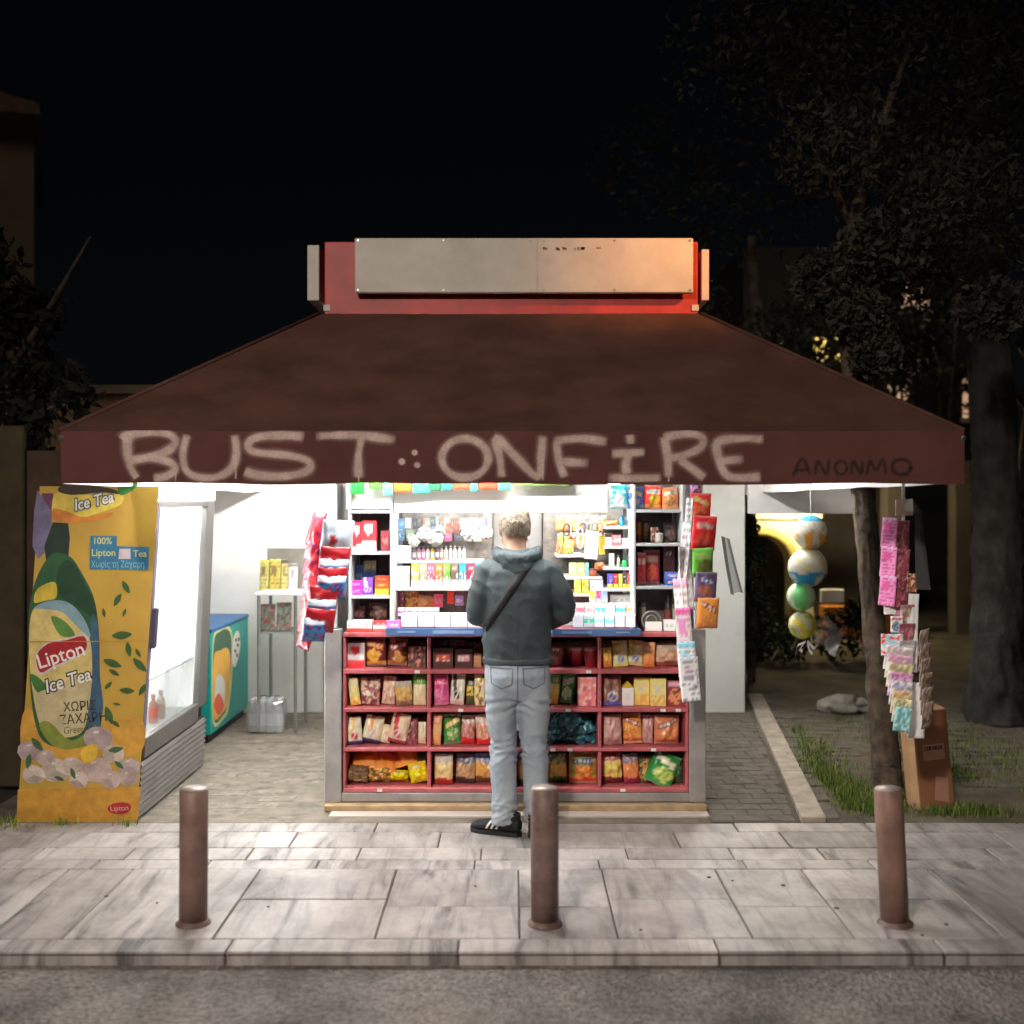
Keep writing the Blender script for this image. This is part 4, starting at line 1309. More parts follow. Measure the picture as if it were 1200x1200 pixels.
# second row of small carded goods behind
CN = [((56, 60, 70), 'slate'), ((84, 76, 60), 'olive'), ((44, 46, 50), 'black'), ((130, 70, 60), 'rust'), ((70, 90, 110), 'steel blue'), ((100, 100, 96), 'grey'), ((60, 50, 46), 'dark brown'), ((90, 110, 90), 'moss'), ((150, 130, 100), 'tan'), ((110, 60, 80), 'plum')]
for k, (cc, lk) in enumerate(CN):
    px = 466 + k * 11.2
    for row, yb in enumerate((620, 634)):
        c2 = cc if row == 0 else CN[(k * 3 + 4) % 10][0]
        l2 = lk if row == 0 else CN[(k * 3 + 4) % 10][1]
        SEED[0] += 1
        o = carton_mesh(.046, .066, .01, paint('plain', [c2, tuple(min(255, int(v * 1.6)) for v in c2), tuple(int(v * .6) for v in c2)], SEED[0]), k).build('hanging_card', CARTON)
        o.location = (X(px + row * 4, 6.86), 6.86 - .03 * row, Z(yb, 6.86)); o.rotation_euler = (0, R(rs.uniform(-6, 6)), R(rs.uniform(-12, 12)))
        tag(o, f'{l2} hanging card, {ORD[k]} in {("upper", "lower")[row]} back row of the left window', 'card', G2)
RN = [((190, 120, 60), 'orange'), ((150, 84, 56), 'copper'), ((206, 170, 70), 'mustard'), ((90, 70, 60), 'brown'), ((170, 150, 110), 'sand'), ((120, 130, 90), 'sage')]
for k, (cc, lk) in enumerate(RN):
    for row, yb in enumerate((622, 642)):
        c2 = cc if row == 0 else RN[(k * 5 + 2) % 6][0]
        l2 = lk if row == 0 else RN[(k * 5 + 2) % 6][1]
        SEED[0] += 1
        o = packet_mesh(.055, .09, .02, paint('chip', [c2, tuple(min(255, int(v * 1.4)) for v in c2), tuple(int(v * .5) for v in c2), c2], SEED[0]), SEED[0], 7, 8).build('hanging_pouch', FOIL, smooth=True)
        o.location = (X(657 + k * 10 + row * 4, 6.86), 6.87 - .03 * row, Z(yb, 6.86)); o.rotation_euler = (0, R(rs.uniform(-6, 6)), 0)
        tag(o, f'{l2} hanging pouch, {ORD[k]} in {("upper", "lower")[row]} back row of the right window', 'pouch', G2)
# fluffy white trinkets hanging in clumps
for k, (px, py, rr) in enumerate([(486, 634, .034), (497, 626, .042), (510, 630, .045), (515, 622, .032), (549, 624, .04), (570, 625, .036)]):
    bm = bmesh.new()
    bmesh.ops.create_icosphere(bm, subdivisions=3, radius=rr)
    for v in bm.verts:
        v.co *= 1 + .38 * noise.noise(v.co * 60 + Vector((k * 5, 0, 0)))
    me = bpy.data.meshes.new('trinket'); bm.to_mesh(me); bm.free()
    o = link_mesh('trinket', me, pm('white_plush', C(228, 226, 222), .9, var=.08, bump=.6, bscale=120))
    o.location = (X(px, 6.66), 6.66, Z(py, 6.66))
    tag(o, f'white plush trinket, {ORD[k]} of the hanging row in the left window', 'trinket', G2)
# small gum packs row on the left counter, white cartons in front
for k, (cc, lk) in enumerate([((206, 60, 150), 'magenta'), ((196, 70, 140), 'dark pink'), ((60, 170, 150), 'turquoise'), ((200, 80, 80), 'coral red'), ((40, 150, 160), 'teal'), ((60, 160, 190), 'sky blue')]):
    sg_('box', 466 + k * 8.2, 473.5 + k * 8.2, 713, 722, 6.56, 'band', [(226, 222, 222), cc, (226, 222, 220)], f'{lk} gum packet, {ORD[k]} on the left counter display', 'gum packet', depth=.05)
for k in range(5):
    x0 = 470 + k * 19.5
    sg_('box', x0, x0 + 18.8, 720, 734.5, 6.38, 'band', [(230, 226, 222), (226, 222, 220), (214, 206, 204)], f'open white gum carton, {ORD[k]} in the left blue tray', 'gum carton', depth=.09)
sg_('box', 452.5, 469, 728, 737, 6.36, 'plain', [(206, 90, 160), (226, 190, 214), (206, 90, 160)], 'pink striped packet at the left end of the left blue tray', 'packet')

# ---------------------------------------------- serving window: right display
for k, (x0, x1, yt, yb, D, st, cc, lk, cat) in enumerate([
    ('box', 0, 0, 0, 0, '', [], '', ''),
][:0]):
    pass
RW = [('bottle', 726, 732, 604, 617, 6.70, '', [(40, 130, 180), (60, 150, 200), (30, 80, 130)], 'blue spray bottle on the highest right window shelf', 'bottle'),
      ('box', 733, 739, 606, 617, 6.71, 'plain', [(90, 120, 140), (60, 80, 100), (90, 120, 140)], 'grey blue box on the highest right window shelf', 'box'),
      ('bag', 710, 724, 611, 617, 6.69, 'band', [(206, 110, 56), (214, 130, 70), (206, 110, 56)], 'flat orange pouch on the highest right window shelf', 'pouch'),
      ('box', 710, 717, 630, 640, 6.67, 'plain', [(226, 222, 214), (206, 150, 130), (226, 222, 214)], 'white box on the second right window shelf', 'box'),
      ('box', 717, 728, 627, 640, 6.68, 'band', [(206, 110, 120), (226, 160, 160), (206, 100, 100)], 'pink box on the second right window shelf', 'box'),
      ('box', 729, 739, 631, 640, 6.67, 'plain', [(226, 224, 222), (190, 190, 200), (226, 224, 222)], 'white box at right of the second window shelf', 'box'),
      ('box', 714, 720, 649, 665, 6.64, 'plain', [(230, 228, 222), (222, 220, 216), (230, 228, 222)], 'upright white box on the third right window shelf', 'box'),
      ('bottle', 723, 727, 651, 665, 6.64, '', [(206, 206, 180), (180, 190, 160), (120, 130, 120)], 'pale bottle on the third right window shelf', 'bottle'),
      ('bottle', 729, 735, 655, 665, 6.63, '', [(40, 176, 90), (60, 190, 110), (30, 120, 60)], 'green bottle on the third right window shelf', 'bottle'),
      ('box', 734, 740, 651, 665, 6.66, 'plain', [(50, 52, 54), (70, 70, 74), (50, 52, 54)], 'black box on the third right window shelf', 'box'),
      ('box', 712, 718, 673, 690, 6.60, 'band', [(80, 70, 190), (70, 60, 180), (226, 190, 70)], 'purple tobacco packet on the lowest right window shelf', 'packet'),
      ('box', 719, 724, 673, 690, 6.60, 'band', [(206, 50, 60), (196, 44, 54), (226, 190, 70)], 'red tobacco packet beside the purple one', 'packet'),
      ('box', 725, 729.5, 673, 690, 6.60, 'band', [(230, 214, 90), (226, 206, 80), (226, 190, 70)], 'yellow tobacco packet between red and black ones', 'packet'),
      ('box', 730, 734.5, 673, 690, 6.60, 'band', [(50, 40, 56), (44, 36, 50), (226, 190, 70)], 'black tobacco packet on the lowest right window shelf', 'packet'),
      ('box', 735, 740, 673, 690, 6.60, 'band', [(200, 56, 60), (190, 50, 54), (226, 190, 70)], 'red tobacco packet at the far right of its row', 'packet'),
      ('bag', 653, 661, 626, 650, 6.69, 'blotch', [(206, 150, 80), (150, 90, 60), (190, 130, 60), (110, 70, 50)], 'orange brown pouch at left of the right window display', 'pouch'),
      ('bag', 661, 672, 632, 650, 6.69, 'blotch', [(214, 196, 80), (120, 140, 90), (196, 170, 70), (90, 100, 70)], 'yellow green pouch in the right window display', 'pouch'),
      ('box', 655, 665, 638, 650, 6.71, 'plain', [(110, 130, 100), (130, 150, 120), (90, 110, 90)], 'dull green box in the right window display', 'box'),
      ('box', 702, 709, 628, 650, 6.72, 'plain', [(206, 170, 66), (190, 150, 60), (206, 170, 66)], 'tall yellow card beside the white panel', 'card'),
      ('box', 667, 676, 660, 676, 6.66, 'band', [(206, 206, 130), (220, 214, 150), (200, 196, 120)], 'pale yellow packet, left in the yellow window row', 'packet'),
      ('box', 677, 685, 660, 676, 6.66, 'band', [(214, 206, 110), (226, 216, 150), (206, 196, 100)], 'yellow packet, right in the yellow window row', 'packet'),
      ('box', 686, 690, 660, 676, 6.66, 'band', [(110, 180, 190), (130, 190, 200), (90, 150, 160)], 'turquoise packet beside the yellow window row', 'packet'),
      ('cup', 690, 700, 667, 676, 6.65, '', [(200, 90, 70), (210, 110, 90), (60, 50, 50)], 'coral pot in the right window display', 'pot'),
      ('bag', 697, 708, 659, 669, 6.72, 'band', [(206, 120, 70), (214, 130, 80), (200, 110, 60)], 'orange pouch behind the coral pot', 'pouch'),
      ('box', 673, 681, 680, 696, 6.62, 'blotch', [(226, 206, 50), (236, 224, 110), (190, 160, 40), (236, 226, 160)], 'bright yellow packet, left below the yellow row', 'packet'),
      ('box', 682, 690, 680, 696, 6.62, 'blotch', [(222, 206, 40), (232, 220, 90), (150, 140, 40), (236, 226, 160)], 'bright yellow packet, right below the yellow row', 'packet'),
      ('box', 691, 707, 680, 695.5, 6.63, 'plain', [(176, 182, 184), (196, 200, 202), (160, 168, 170)], 'plain grey box in the right window display', 'box'),
      ('box', 691, 698, 693, 706, 6.54, 'band', [(222, 196, 60), (226, 200, 80), (226, 220, 220)], 'yellow gum packet above the right tray', 'gum packet'),
      ('box', 699, 705, 693, 706, 6.54, 'band', [(206, 50, 120), (206, 60, 130), (226, 220, 226)], 'magenta gum packet above the right tray', 'gum packet'),
      ('box', 706, 712, 693, 706, 6.54, 'band', [(110, 140, 190), (130, 160, 200), (226, 220, 226)], 'blue grey gum packet above the right tray', 'gum packet'),
      ('box', 715, 740, 697, 713, 6.60, 'plain', [(140, 140, 138), (160, 160, 158), (120, 120, 120)], 'wide grey display box behind the right tray', 'box'),
      ]
for (kind, x0, x1, yt, yb, D, st, cc, lk, cat) in RW:
    sg_(kind, x0, x1, yt, yb, D, st, cc, lk, cat)
for row, (yt, yb, D, pal) in enumerate([(708, 722, 6.46, [((214, 110, 130), 'rose'), ((226, 140, 150), 'pale rose'), ((60, 170, 190), 'turquoise'), ((222, 180, 200), 'pale pink'), ((70, 170, 190), 'teal'), ((222, 150, 80), 'orange')]),
                                        (721, 735, 6.36, [((226, 190, 190), 'blush'), ((60, 180, 130), 'mint green'), ((150, 200, 210), 'ice blue'), ((110, 190, 190), 'aqua'), ((226, 222, 220), 'plain white'), ((226, 206, 200), 'cream')])]):
    for k, (cc, lk) in enumerate(pal):
        x0 = 673 + k * 12.2 + row * -1
        sg_('box', x0, x0 + 11.6, yt, yb, D, 'band', [(230, 226, 222), cc, (230, 226, 222)], f'{lk} gum carton, {ORD[k]} in {("back", "front")[row]} line of the right tray', 'gum carton', depth=.07)
# hanging things at the top of the right display
for k, (px, py, ln, cc) in enumerate([(664, 604, 24, (50, 46, 46)), (672, 604, 26, (200, 196, 190)), (680, 603, 40, (222, 216, 212)), (683, 606, 18, (60, 60, 66)), (691, 604, 22, (120, 150, 170)), (697, 604, 22, (110, 70, 50)), (703, 605, 20, (150, 96, 60))]):
    mb = MB()
    D = 6.70
    mb.tube([(0, 0, 0), (0, 0, -ln * .4 * D / F)], .0022, 6, C(*cc))
    a = ln * .6 * D / F / 2
    mb.tube([(.018 * math.cos(t), .002 * math.sin(3 * t), -ln * .4 * D / F - a + a * math.sin(t)) for t in [i * 6.2832 / 16 for i in range(17)]], .005, 6, C(*cc), cap=False)
    o = mb.build('cord_loop', FABCOL, smooth=True)
    o.location = (X(px, D), D, Z(py, D))
    tag(o, f'hanging cord loop, {ORD[k]} along the top of the right window display', 'cord', G2)
o = carton_mesh(.10, .16, .012, paint('plain', [(228, 224, 218), (226, 222, 216), (220, 216, 210)], 5), 5).build('white_panel', CARTON)
o.location = (X(692, 6.6), 6.6, Z(655, 6.6)); o.rotation_euler = (0, R(4), 0)
o.scale = (.75, 1, 1)
tag(o, 'blank white hanging sheet in the right window display', 'sheet')


# blue counter trays
def tray(x0, x1, y0, y1, col, label):
    D = 6.22
    t = empty('counter_tray', (X((x0 + x1) / 2, D), D, .9835))
    tag(t, label, 'tray')
    w = (x1 - x0) * D / F
    hgt = Z(y0, D) - .9835
    BL = pm('blue_tray', C(*col), .4, var=.12, scale=8)
    MB().bbox(-w / 2, w / 2, 0, .012, 0, hgt, .002).build('front_lip', BL, t)
    MB().box(-w / 2, w / 2, .0125, .26, 0, .006).build('tray_base', BL, t)
    for s in (-1, 1):
        MB().box(s * w / 2 - .004, s * w / 2 + .004, .0125, .26, .0065, hgt * .8).build('side_lip', BL, t)
    return t, w, hgt


t1, w1, h1 = tray(452, 567, 736, 748, (74, 104, 150), 'blue counter tray with gum left of the customer')
t2, w2, h2 = tray(648, 751, 737, 749, (40, 66, 124), 'dark blue counter tray with gum right of the customer')
PALEB = pm('pale_blue_print', C(130, 156, 196), .5)
MB().box(-w1 * .38, -w1 * .2, -.0025, -.0008, h1 * .4, h1 * .66).build('print_strip', PALEB, t1)
MB().box(-w1 * .02, w1 * .4, -.0025, -.0008, h1 * .3, h1 * .72).build('print_strip', PALEB, t1)
MB().box(-w2 * .40, -w2 * .06, -.0025, -.0008, h2 * .35, h2 * .68).build('print_strip', PALEB, t2)
MB().box(w2 * .22, w2 * .38, -.0025, -.0008, h2 * .42, h2 * .62).build('print_strip', PALEB, t2)

# row of packets peeping below the valance, hung from the upper panel
for k, (x0, x1, yb, cc, lk) in enumerate([(410, 427, 579, (40, 190, 60), 'bright green'), (432, 448, 573, (90, 170, 70), 'leaf green'), (449, 460, 581, (90, 180, 160), 'turquoise'), (461, 482, 577, (226, 110, 50), 'orange'), (484, 503, 578, (70, 190, 160), 'mint'), (504, 516, 575, (50, 130, 80), 'dark green'),
                                       (517, 530, 574, (60, 170, 160), 'teal'), (531, 550, 574, (220, 90, 60), 'coral'), (551, 560, 576, (80, 180, 160), 'pale teal'), (561, 583, 574, (224, 80, 56), 'red orange'), (584, 598, 575, (80, 170, 130), 'sea green'), (604, 671, 569.5, (120, 150, 80), 'long olive green')]):
    D = 6.36
    h = .13
    o = packet_mesh((x1 - x0) * D / F, h, .03, paint('band', [cc, cc, tuple(int(v * .9) for v in cc)], 700 + k), 700 + k, 8, 8).build('hanging_packet', FOIL, smooth=True)
    o.location = (X((x0 + x1) / 2, D), D, Z(yb, D))
    tag(o, f'{lk} packet hanging below the valance over the serving window', 'packet', 'packets hung along the kiosk header')

# ------------------------------------------------------------------ hanging strips of bags and papers
def hook_strip(x, y, z0, z1, label, w=.012):
    o = MB().bbox(x - w / 2, x + w / 2, y, y + .006, z0, z1, .001).build('hanging_strip', pm('strip_plastic', C(190, 190, 188), .4))
    return tag(o, label, 'display strip')


D = 6.10
hook_strip(X(371, D), D + .03, Z(752, D), 1.98, 'display strip holding the red and blue bags left of the counter')
# left, sideways-facing red bags
for k in range(8):
    SEED[0] += 1
    yt = 598 + k * 17
    x0, x1 = 357 - k * 2.6, 372 + .5 * k - (3 if k > 5 else 0)
    cc = [[(142, 18, 30), (170, 40, 54), (128, 14, 28), (60, 30, 70)], [(130, 14, 26), (176, 56, 66), (150, 26, 36), (44, 36, 90)]][k % 2]
    h = .19
    o = packet_mesh(.125, h, .045, paint('blotch', cc, SEED[0]), SEED[0]).build('snack_bag', FOIL, smooth=True)
    o.location = (X((x0 + x1) / 2, D), D - .01 - .004 * k, Z(yt, D) - h)
    o.rotation_euler = (R(-14), R(8), R(-48))
    tag(o, f'red foil bag facing left, {ORD[k]} from the top of the red strip'.replace('leftmost from the top', 'topmost'), 'snack bag', 'bags on the left display strip')
# right, front-facing bags shingled downwards, red and blue in turn
for k in range(9):
    SEED[0] += 1
    blue = k % 2 == 0
    yb = [654, 668, 682, 691, 701, 713, 728, 738, 749][k]
    h = .21 if k == 0 else .13
    w = [.165, .16, .155, .15, .15, .15, .15, .155, .12][k]
    cols = [(222, 226, 230), (222, 226, 230), (60, 130, 190), (206, 60, 90)] if blue else [(206, 44, 56), (200, 36, 50), (206, 44, 56), (226, 200, 200)]
    if blue:
        pf = lambda u, v, s=SEED[0]: (C(40, 112, 166) if nz(u, v, s, 7) > -.05 else (C(150, 34, 70) if nz(u, v, s + 4, 9) > .1 else C(26, 46, 110))) if v < (.22 if k == 0 else .75) else (C(190, 200, 212) if not (math.hypot(u - .35, v - .5) < .14) else C(160, 36, 50))
    else:
        pf = lambda u, v, s=SEED[0]: C(196, 170, 168) if .3 < v < .55 and .15 < u < .7 and nz(u, v, s, 6) > -.1 else C(150, 22, 34)
    o = packet_mesh(w, h, .05, pf, SEED[0]).build('snack_bag', FOIL, smooth=True)
    o.location = (X(372 + (w * F / D) / 2 + (2 - k * 2.1 if k > 4 else 3 - k * .5), D), D - .03 - .009 * k, Z(yb, D))
    o.rotation_euler = (R(16), R(3 + rs.uniform(-2, 2)), R(18))
    tag(o, f'{("blue and white bag" if blue else "red bag")} facing front, {ORD[k] if k else "topmost"} down the red strip' + (', large with white top' if k == 0 else ''), 'snack bag', 'bags on the left display strip')


def paper(name, x0, x1, yt, yb, D, style, cols, label, cat, group, yaw=0, tilt=0, roll=0, th=.004, curve=.02, nu=9, nv=18):
    SEED[0] += 1
    fn = paint(style, cols, SEED[0])
    w, h = (x1 - x0) * D / F, (yb - yt) * D / F
    mb = MB()
    vs, cs, fs = [], [], []
    for side in (-1, 1):
        for j in range(nv + 1):
            for i in range(nu + 1):
                u, v = i / nu, j / nv
                y = curve * math.sin(v * 2.6) + curve * .4 * math.sin(u * 3 + SEED[0]) + .004 * nz(u, v, SEED[0], 4) + side * th / 2
                vs.append(((u - .5) * w, y, v * h)); cs.append(fn(u, v) if side < 0 else C(206, 202, 196))
        b = 0 if side < 0 else (nu + 1) * (nv + 1)
        for j in range(nv):
            for i in range(nu):
                k = b + j * (nu + 1) + i
                q = (k, k + 1, k + nu + 2, k + nu + 1)
                fs.append(q if side < 0 else q[::-1])
    n = (nu + 1) * (nv + 1)
    rim = [i for i in range(nu + 1)] + [j * (nu + 1) + nu for j in range(1, nv + 1)] + [nv * (nu + 1) + i for i in range(nu - 1, -1, -1)] + [j * (nu + 1) for j in range(nv - 1, 0, -1)]
    for a, b in zip(rim, rim[1:] + rim[:1]):
        fs.append((b, a, a + n, b + n))
    mb.v, mb.f, mb.c = vs, fs, cs
    o = mb.build(name, PRINT, smooth=True)
    o.location = (X((x0 + x1) / 2, D), D, Z(yb, D))
    o.rotation_euler = (R(tilt), R(roll), R(yaw))
    return tag(o, label, cat, group)


# right post: newspapers clipped one under the other
D = 6.20
hook_strip(X(803, D), D + .05, Z(800, D), 1.98, 'display strip holding newspapers on the right kiosk post')
NP = [(798, 806, 583, 648, -30, [(216, 212, 206), (60, 60, 64), (210, 206, 200), (216, 212, 206)], 'narrow folded newspaper at the top of the right post'),
      (792, 803, 612, 690, -42, [(222, 216, 210), (120, 90, 96), (214, 190, 190), (222, 216, 212)], 'folded newspaper facing left on the right post'),
      (800, 815, 640, 716, 12, [(224, 216, 212), (150, 110, 120), (216, 170, 180), (222, 214, 210)], 'newspaper with rose pictures, second on right post'),
      (794, 810, 678, 762, -16, [(224, 214, 212), (120, 70, 80), (206, 140, 160), (220, 150, 180)], 'newspaper with dark photographs, third on right post'),
      (796, 814, 712, 778, 8, [(222, 206, 214), (206, 90, 150), (214, 130, 180), (206, 90, 150)], 'pink striped newspaper, fourth on the right post'),
      (797, 818, 752, 806, -4, [(214, 220, 226), (90, 110, 150), (150, 190, 206), (120, 180, 190)], 'pale blue newspaper, fifth on the right post'),
      (799, 822, 770, 822, 6, [(222, 220, 220), (90, 90, 120), (200, 180, 190), (222, 220, 220)], 'white newspaper, lowest on the right post')]
for k, (x0, x1, yt, yb, yaw, cols, lab) in enumerate(NP):
    paper('newspaper', x0, x1, yt, yb, D - .012 * k, 'text', cols, lab, 'newspaper', 'newspapers on the right post', yaw=yaw, roll=-4 if k > 1 else 6, curve=.012)
# bags hanging beside them
D = 6.32
hook_strip(X(822, D), D + .05, Z(730, D), 1.98, 'display strip holding snack bags beside the newspapers')
for k, (x0, x1, yt, yb, cols, lab) in enumerate([(808, 822, 562, 581, [(110, 66, 110), (190, 150, 180), (90, 60, 100), (120, 70, 110)], 'small purple bag at the top of the right strip'),
                                              (806, 832, 580, 610, [(206, 40, 36), (190, 110, 70), (236, 170, 40), (214, 50, 40)], 'red and yellow nut bag, second on the right strip'),
                                              (808, 837, 607, 645, [(200, 26, 36), (196, 90, 70), (226, 120, 110), (190, 24, 32)], 'bright red bag, third on the right strip'),
                                              (810, 835, 644, 676, [(90, 170, 50), (120, 80, 50), (150, 200, 80), (60, 110, 40)], 'green bag, fourth on the right strip'),
                                              (812, 838, 672, 705, [(80, 60, 90), (130, 80, 60), (60, 70, 120), (110, 60, 50)], 'dark purple bag, fifth on the right strip'),
                                              (814, 840, 702, 736, [(190, 120, 50), (206, 140, 70), (120, 70, 40), (176, 100, 50)], 'amber nut bag, lowest on the right strip')]):
    SEED[0] += 1
    w, h = (x1 - x0) * D / F, (yb - yt) * D / F
    o = packet_mesh(w, h * 1.08, .05, paint('chip', cols, SEED[0]), SEED[0]).build('snack_bag', FOIL, smooth=True)
    o.location = (X((x0 + x1) / 2, D), D - .006 * k, Z(yb, D))
    o.rotation_euler = (R(8), R(rs.uniform(-3, 3)), R(10))
    tag(o, lab, 'snack bag', 'bags on the right display strip')
# clear plastic sleeve hanging beside
mb = MB()
D = 6.4
pts = [(845, 628, 0), (852, 630, .03), (850, 660, .01), (860, 664, .03), (856, 696, 0), (868, 694, .03)]
mb.add([(X(a, D), D + c, Z(b, D)) for a, b, c in pts] + [(X(a + 5, D), D + c + .02, Z(b + 2, D)) for a, b, c in pts], [(0, 1, 3, 2), (2, 3, 5, 4), (1, 7, 9, 3), (3, 9, 11, 5), (0, 6, 8, 2), (2, 8, 10, 4)])
tag(mb.build('plastic_sleeve', clear('milky_film', (.95, .96, .97), .7, .08, .14), smooth=True), 'clear plastic sleeve hanging beside the right display strip', 'plastic sleeve')

# ------------------------------------------------------------------ drinks fridge with advertising side
fr = empty('drinks_fridge', (0, 0, 0))
tag(fr, 'tall drinks fridge with yellow advertising side and lit glass doors', 'fridge')
FX0, FX1, FY0, FY1, FH = X(20, 6.17), X(160.5, 6.17), 6.17, 7.52, 1.792


def lean(mb, x_at=None):
    """the fridge leans: shift in x grows with height"""
    mb.v = [(x_ + z_ * (.068 - .028 * (y_ - 6.17) / 1.35), y_, z_) for x_, y_, z_ in mb.v]
    return mb


FG = pm('fridge_grey', C(96, 92, 90), .45, metal=.25, var=.12, scale=7, stain=.3)
FB = pm('fridge_black', C(26, 24, 26), .5, var=.2)
lean(MB().box(FX0 - .002, FX0 + .03, FY0 + .012, FY1, .05, FH)).build('rear_side', FB, fr)
lean(MB().box(FX0 + .03, FX1 - .03, FY1 - .03, FY1, .05, FH)).build('end_panel', FB, fr)
lean(MB().box(FX0 + .03, FX1 - .03, FY0 + .013, FY1 - .031, FH - .05, FH)).build('top_panel', FB, fr)
lean(MB().box(FX0 + .03, FX1 - .05, FY0 + .013, FY1 - .031, .06, .36)).build('base_unit', FB, fr)
YEL = pm('yellow_print', C(190, 154, 66), .5, var=.1, scale=3, stain=.3, stain_col=C(176, 124, 52))
sp = lean(MB().box(FX0, FX1 - .004, FY0, FY0 + .012, .03, FH)).build('side_panel', YEL, fr)
FWHT = pm('fridge_interior', C(238, 238, 236), .4, var=.02)
lean(MB().box(FX0 + .06, FX0 + .07, FY0 + .05, FY1 - .06, .37, 1.735)).build('interior_back', emis('added_glow_back', (1, .97, .95), 1.8), fr)  # back liner given an added glow so the doorway reads evenly white
lean(MB().box(FX0 + .071, FX1 - .06, FY0 + .04, FY0 + .05, .37, 1.735)).build('interior_side', FWHT, fr)
lean(MB().box(FX0 + .071, FX1 - .06, FY1 - .06, FY1 - .05, .37, 1.735)).build('interior_side', emis('added_glow_end', (1, .97, .95), .8), fr)  # far end liner emits too: glow added to whiten the interior
for zz in (.375, .70):
    lean(MB().box(FX0 + .072, FX1 - .08, FY0 + .052, FY1 - .062, zz, zz + .008)).build('interior_shelf', FWHT, fr)
# door: frame members, pane
DX0, DX1 = FX1 - .04, FX1
lean(MB().bbox(DX0, DX1, FY0 + .001, FY0 + .055, .40, 1.715, .004)).build('door_stile', pm('stile_violet', C(96, 88, 104), .45, metal=.2), fr)
lean(MB().bbox(DX0, DX1, FY1 - .20, FY1 - .002, .40, 1.715, .004)).build('door_stile', FG, fr)
lean(MB().bbox(DX0, DX1, FY0 + .0555, FY1 - .2005, .32, .43, .004)).build('door_rail', FG, fr)
lean(MB().bbox(DX0, DX1, FY0 + .0555, FY1 - .2005, 1.68, 1.715, .004)).build('door_rail', FG, fr)
lean(MB().box(DX1 - .022, DX1 - .016, FY0 + .0556, FY1 - .2006, .431, 1.679)).build('glass_pane', GLASS, fr)
lean(MB().bbox(DX0 + .01, DX1 + .03, FY0 + .012, FY0 + .05, .92, 1.14, .008)).build('door_handle', pm('handle_violet', C(72, 66, 84), .4), fr)
lean(MB().bbox(DX0, DX1 + .003, FY0 + .001, FY1 - .002, 1.718, FH, .004)).build('light_box', emis('fridge_sign_white', (1, .97, .92), 1.0), fr)
# louvred grille: each slat a piece
lean(MB().box(FX1 - .035, FX1 - .02, FY0 + .014, FY1 - .01, .012, .317)).build('grille_back', FB, fr)
SLATM = pm('grille_slat', C(120, 114, 110), .45, metal=.3, var=.12)
for k in range(9):
    z0 = .016 + k * .0335
    lean(MB().add([(FX1 - .019, FY0 + .014, z0), (FX1 + .006, FY0 + .014, z0), (FX1 - .006, FY0 + .014, z0 + .022), (FX1 - .019, FY0 + .014, z0 + .022),
                   (FX1 - .019, FY1 - .01, z0), (FX1 + .006, FY1 - .01, z0), (FX1 - .006, FY1 - .01, z0 + .022), (FX1 - .019, FY1 - .01, z0 + .022)],
                  [(0, 1, 2, 3), (7, 6, 5, 4), (0, 4, 5, 1), (1, 5, 6, 2), (2, 6, 7, 3), (3, 7, 4, 0)])).build('grille_slat', SLATM, fr)
FT = emis('fridge_tube', (1, .98, .95), 300.0)
lean(MB().tube([(FX1 - .07, FY0 + .13, .45), (FX1 - .07, FY0 + .13, 1.0), (FX1 - .07, FY0 + .13, 1.66)], .012, 8)).build('light_tube', FT, fr)
lean(MB().tube([(FX1 - .07, FY0 + .16, 1.715), (FX1 - .07, FY1 - .1, 1.715)], .012, 8)).build('light_tube', FT, fr)
# a few bottles low in the fridge
for k, (yy, zz, cols, lk) in enumerate([(6.45, .384, [(150, 156, 156), (190, 196, 196), (120, 120, 124)], 'grey'), (6.62, .384, [(200, 206, 206), (180, 190, 196), (150, 150, 156)], 'clear'), (6.90, .384, [(176, 130, 116), (190, 80, 70), (150, 60, 56)], 'red'), (7.05, .384, [(206, 190, 180), (204, 170, 154), (180, 150, 140)], 'peach')]):
    o = bottle_mesh(.055, .17, cols).build('drink_bottle', FABCOL, smooth=True)
    o.location = (FX1 - .17 + .03, yy, zz + .001)
    tag(o, f'{lk} drink bottle low inside the lit fridge', 'bottle', 'bottles in the fridge')

# ---- print on the fridge side (flat print: thin layers on the panel)
LAY = [0]


def decal(pts, col, name='print', rough=.5, parent=sp, varm=.16):
    LAY[0] += 1
    yy = FY0 - .0006 - LAY[0] * .00004
    mb = MB()
    P = [(X(a, 6.17), yy, Z(b, 6.17)) for a, b in pts]
    bm = bmesh.new()
    vs = [bm.verts.new(p) for p in P]
    f = bm.faces.new(vs)
    bmesh.ops.triangulate(bm, faces=[f])
    bm.normal_update()
    me = bpy.data.meshes.new(name)
    bm.to_mesh(me); bm.free()
    return link_mesh(name, me, pm('print_%d_%d_%d' % tuple(col), C(*col), rough, var=varm, scale=16, detail=8), parent)


def smooth_poly(pts, n=4):
    P = [Vector((a, b, 0)) for a, b in pts]
    out = []
    m = len(P)
    for i in range(m):
        p0, p1, p2, p3 = P[i - 1], P[i], P[(i + 1) % m], P[(i + 2) % m]
        for t in range(n):
            t /= n
            q = 0.5 * ((2 * p1) + (-p0 + p2) * t + (2 * p0 - 5 * p1 + 4 * p2 - p3) * t * t + (-p0 + 3 * p1 - 3 * p2 + p3) * t ** 3)
            out.append((q.x, q.y))
    return out


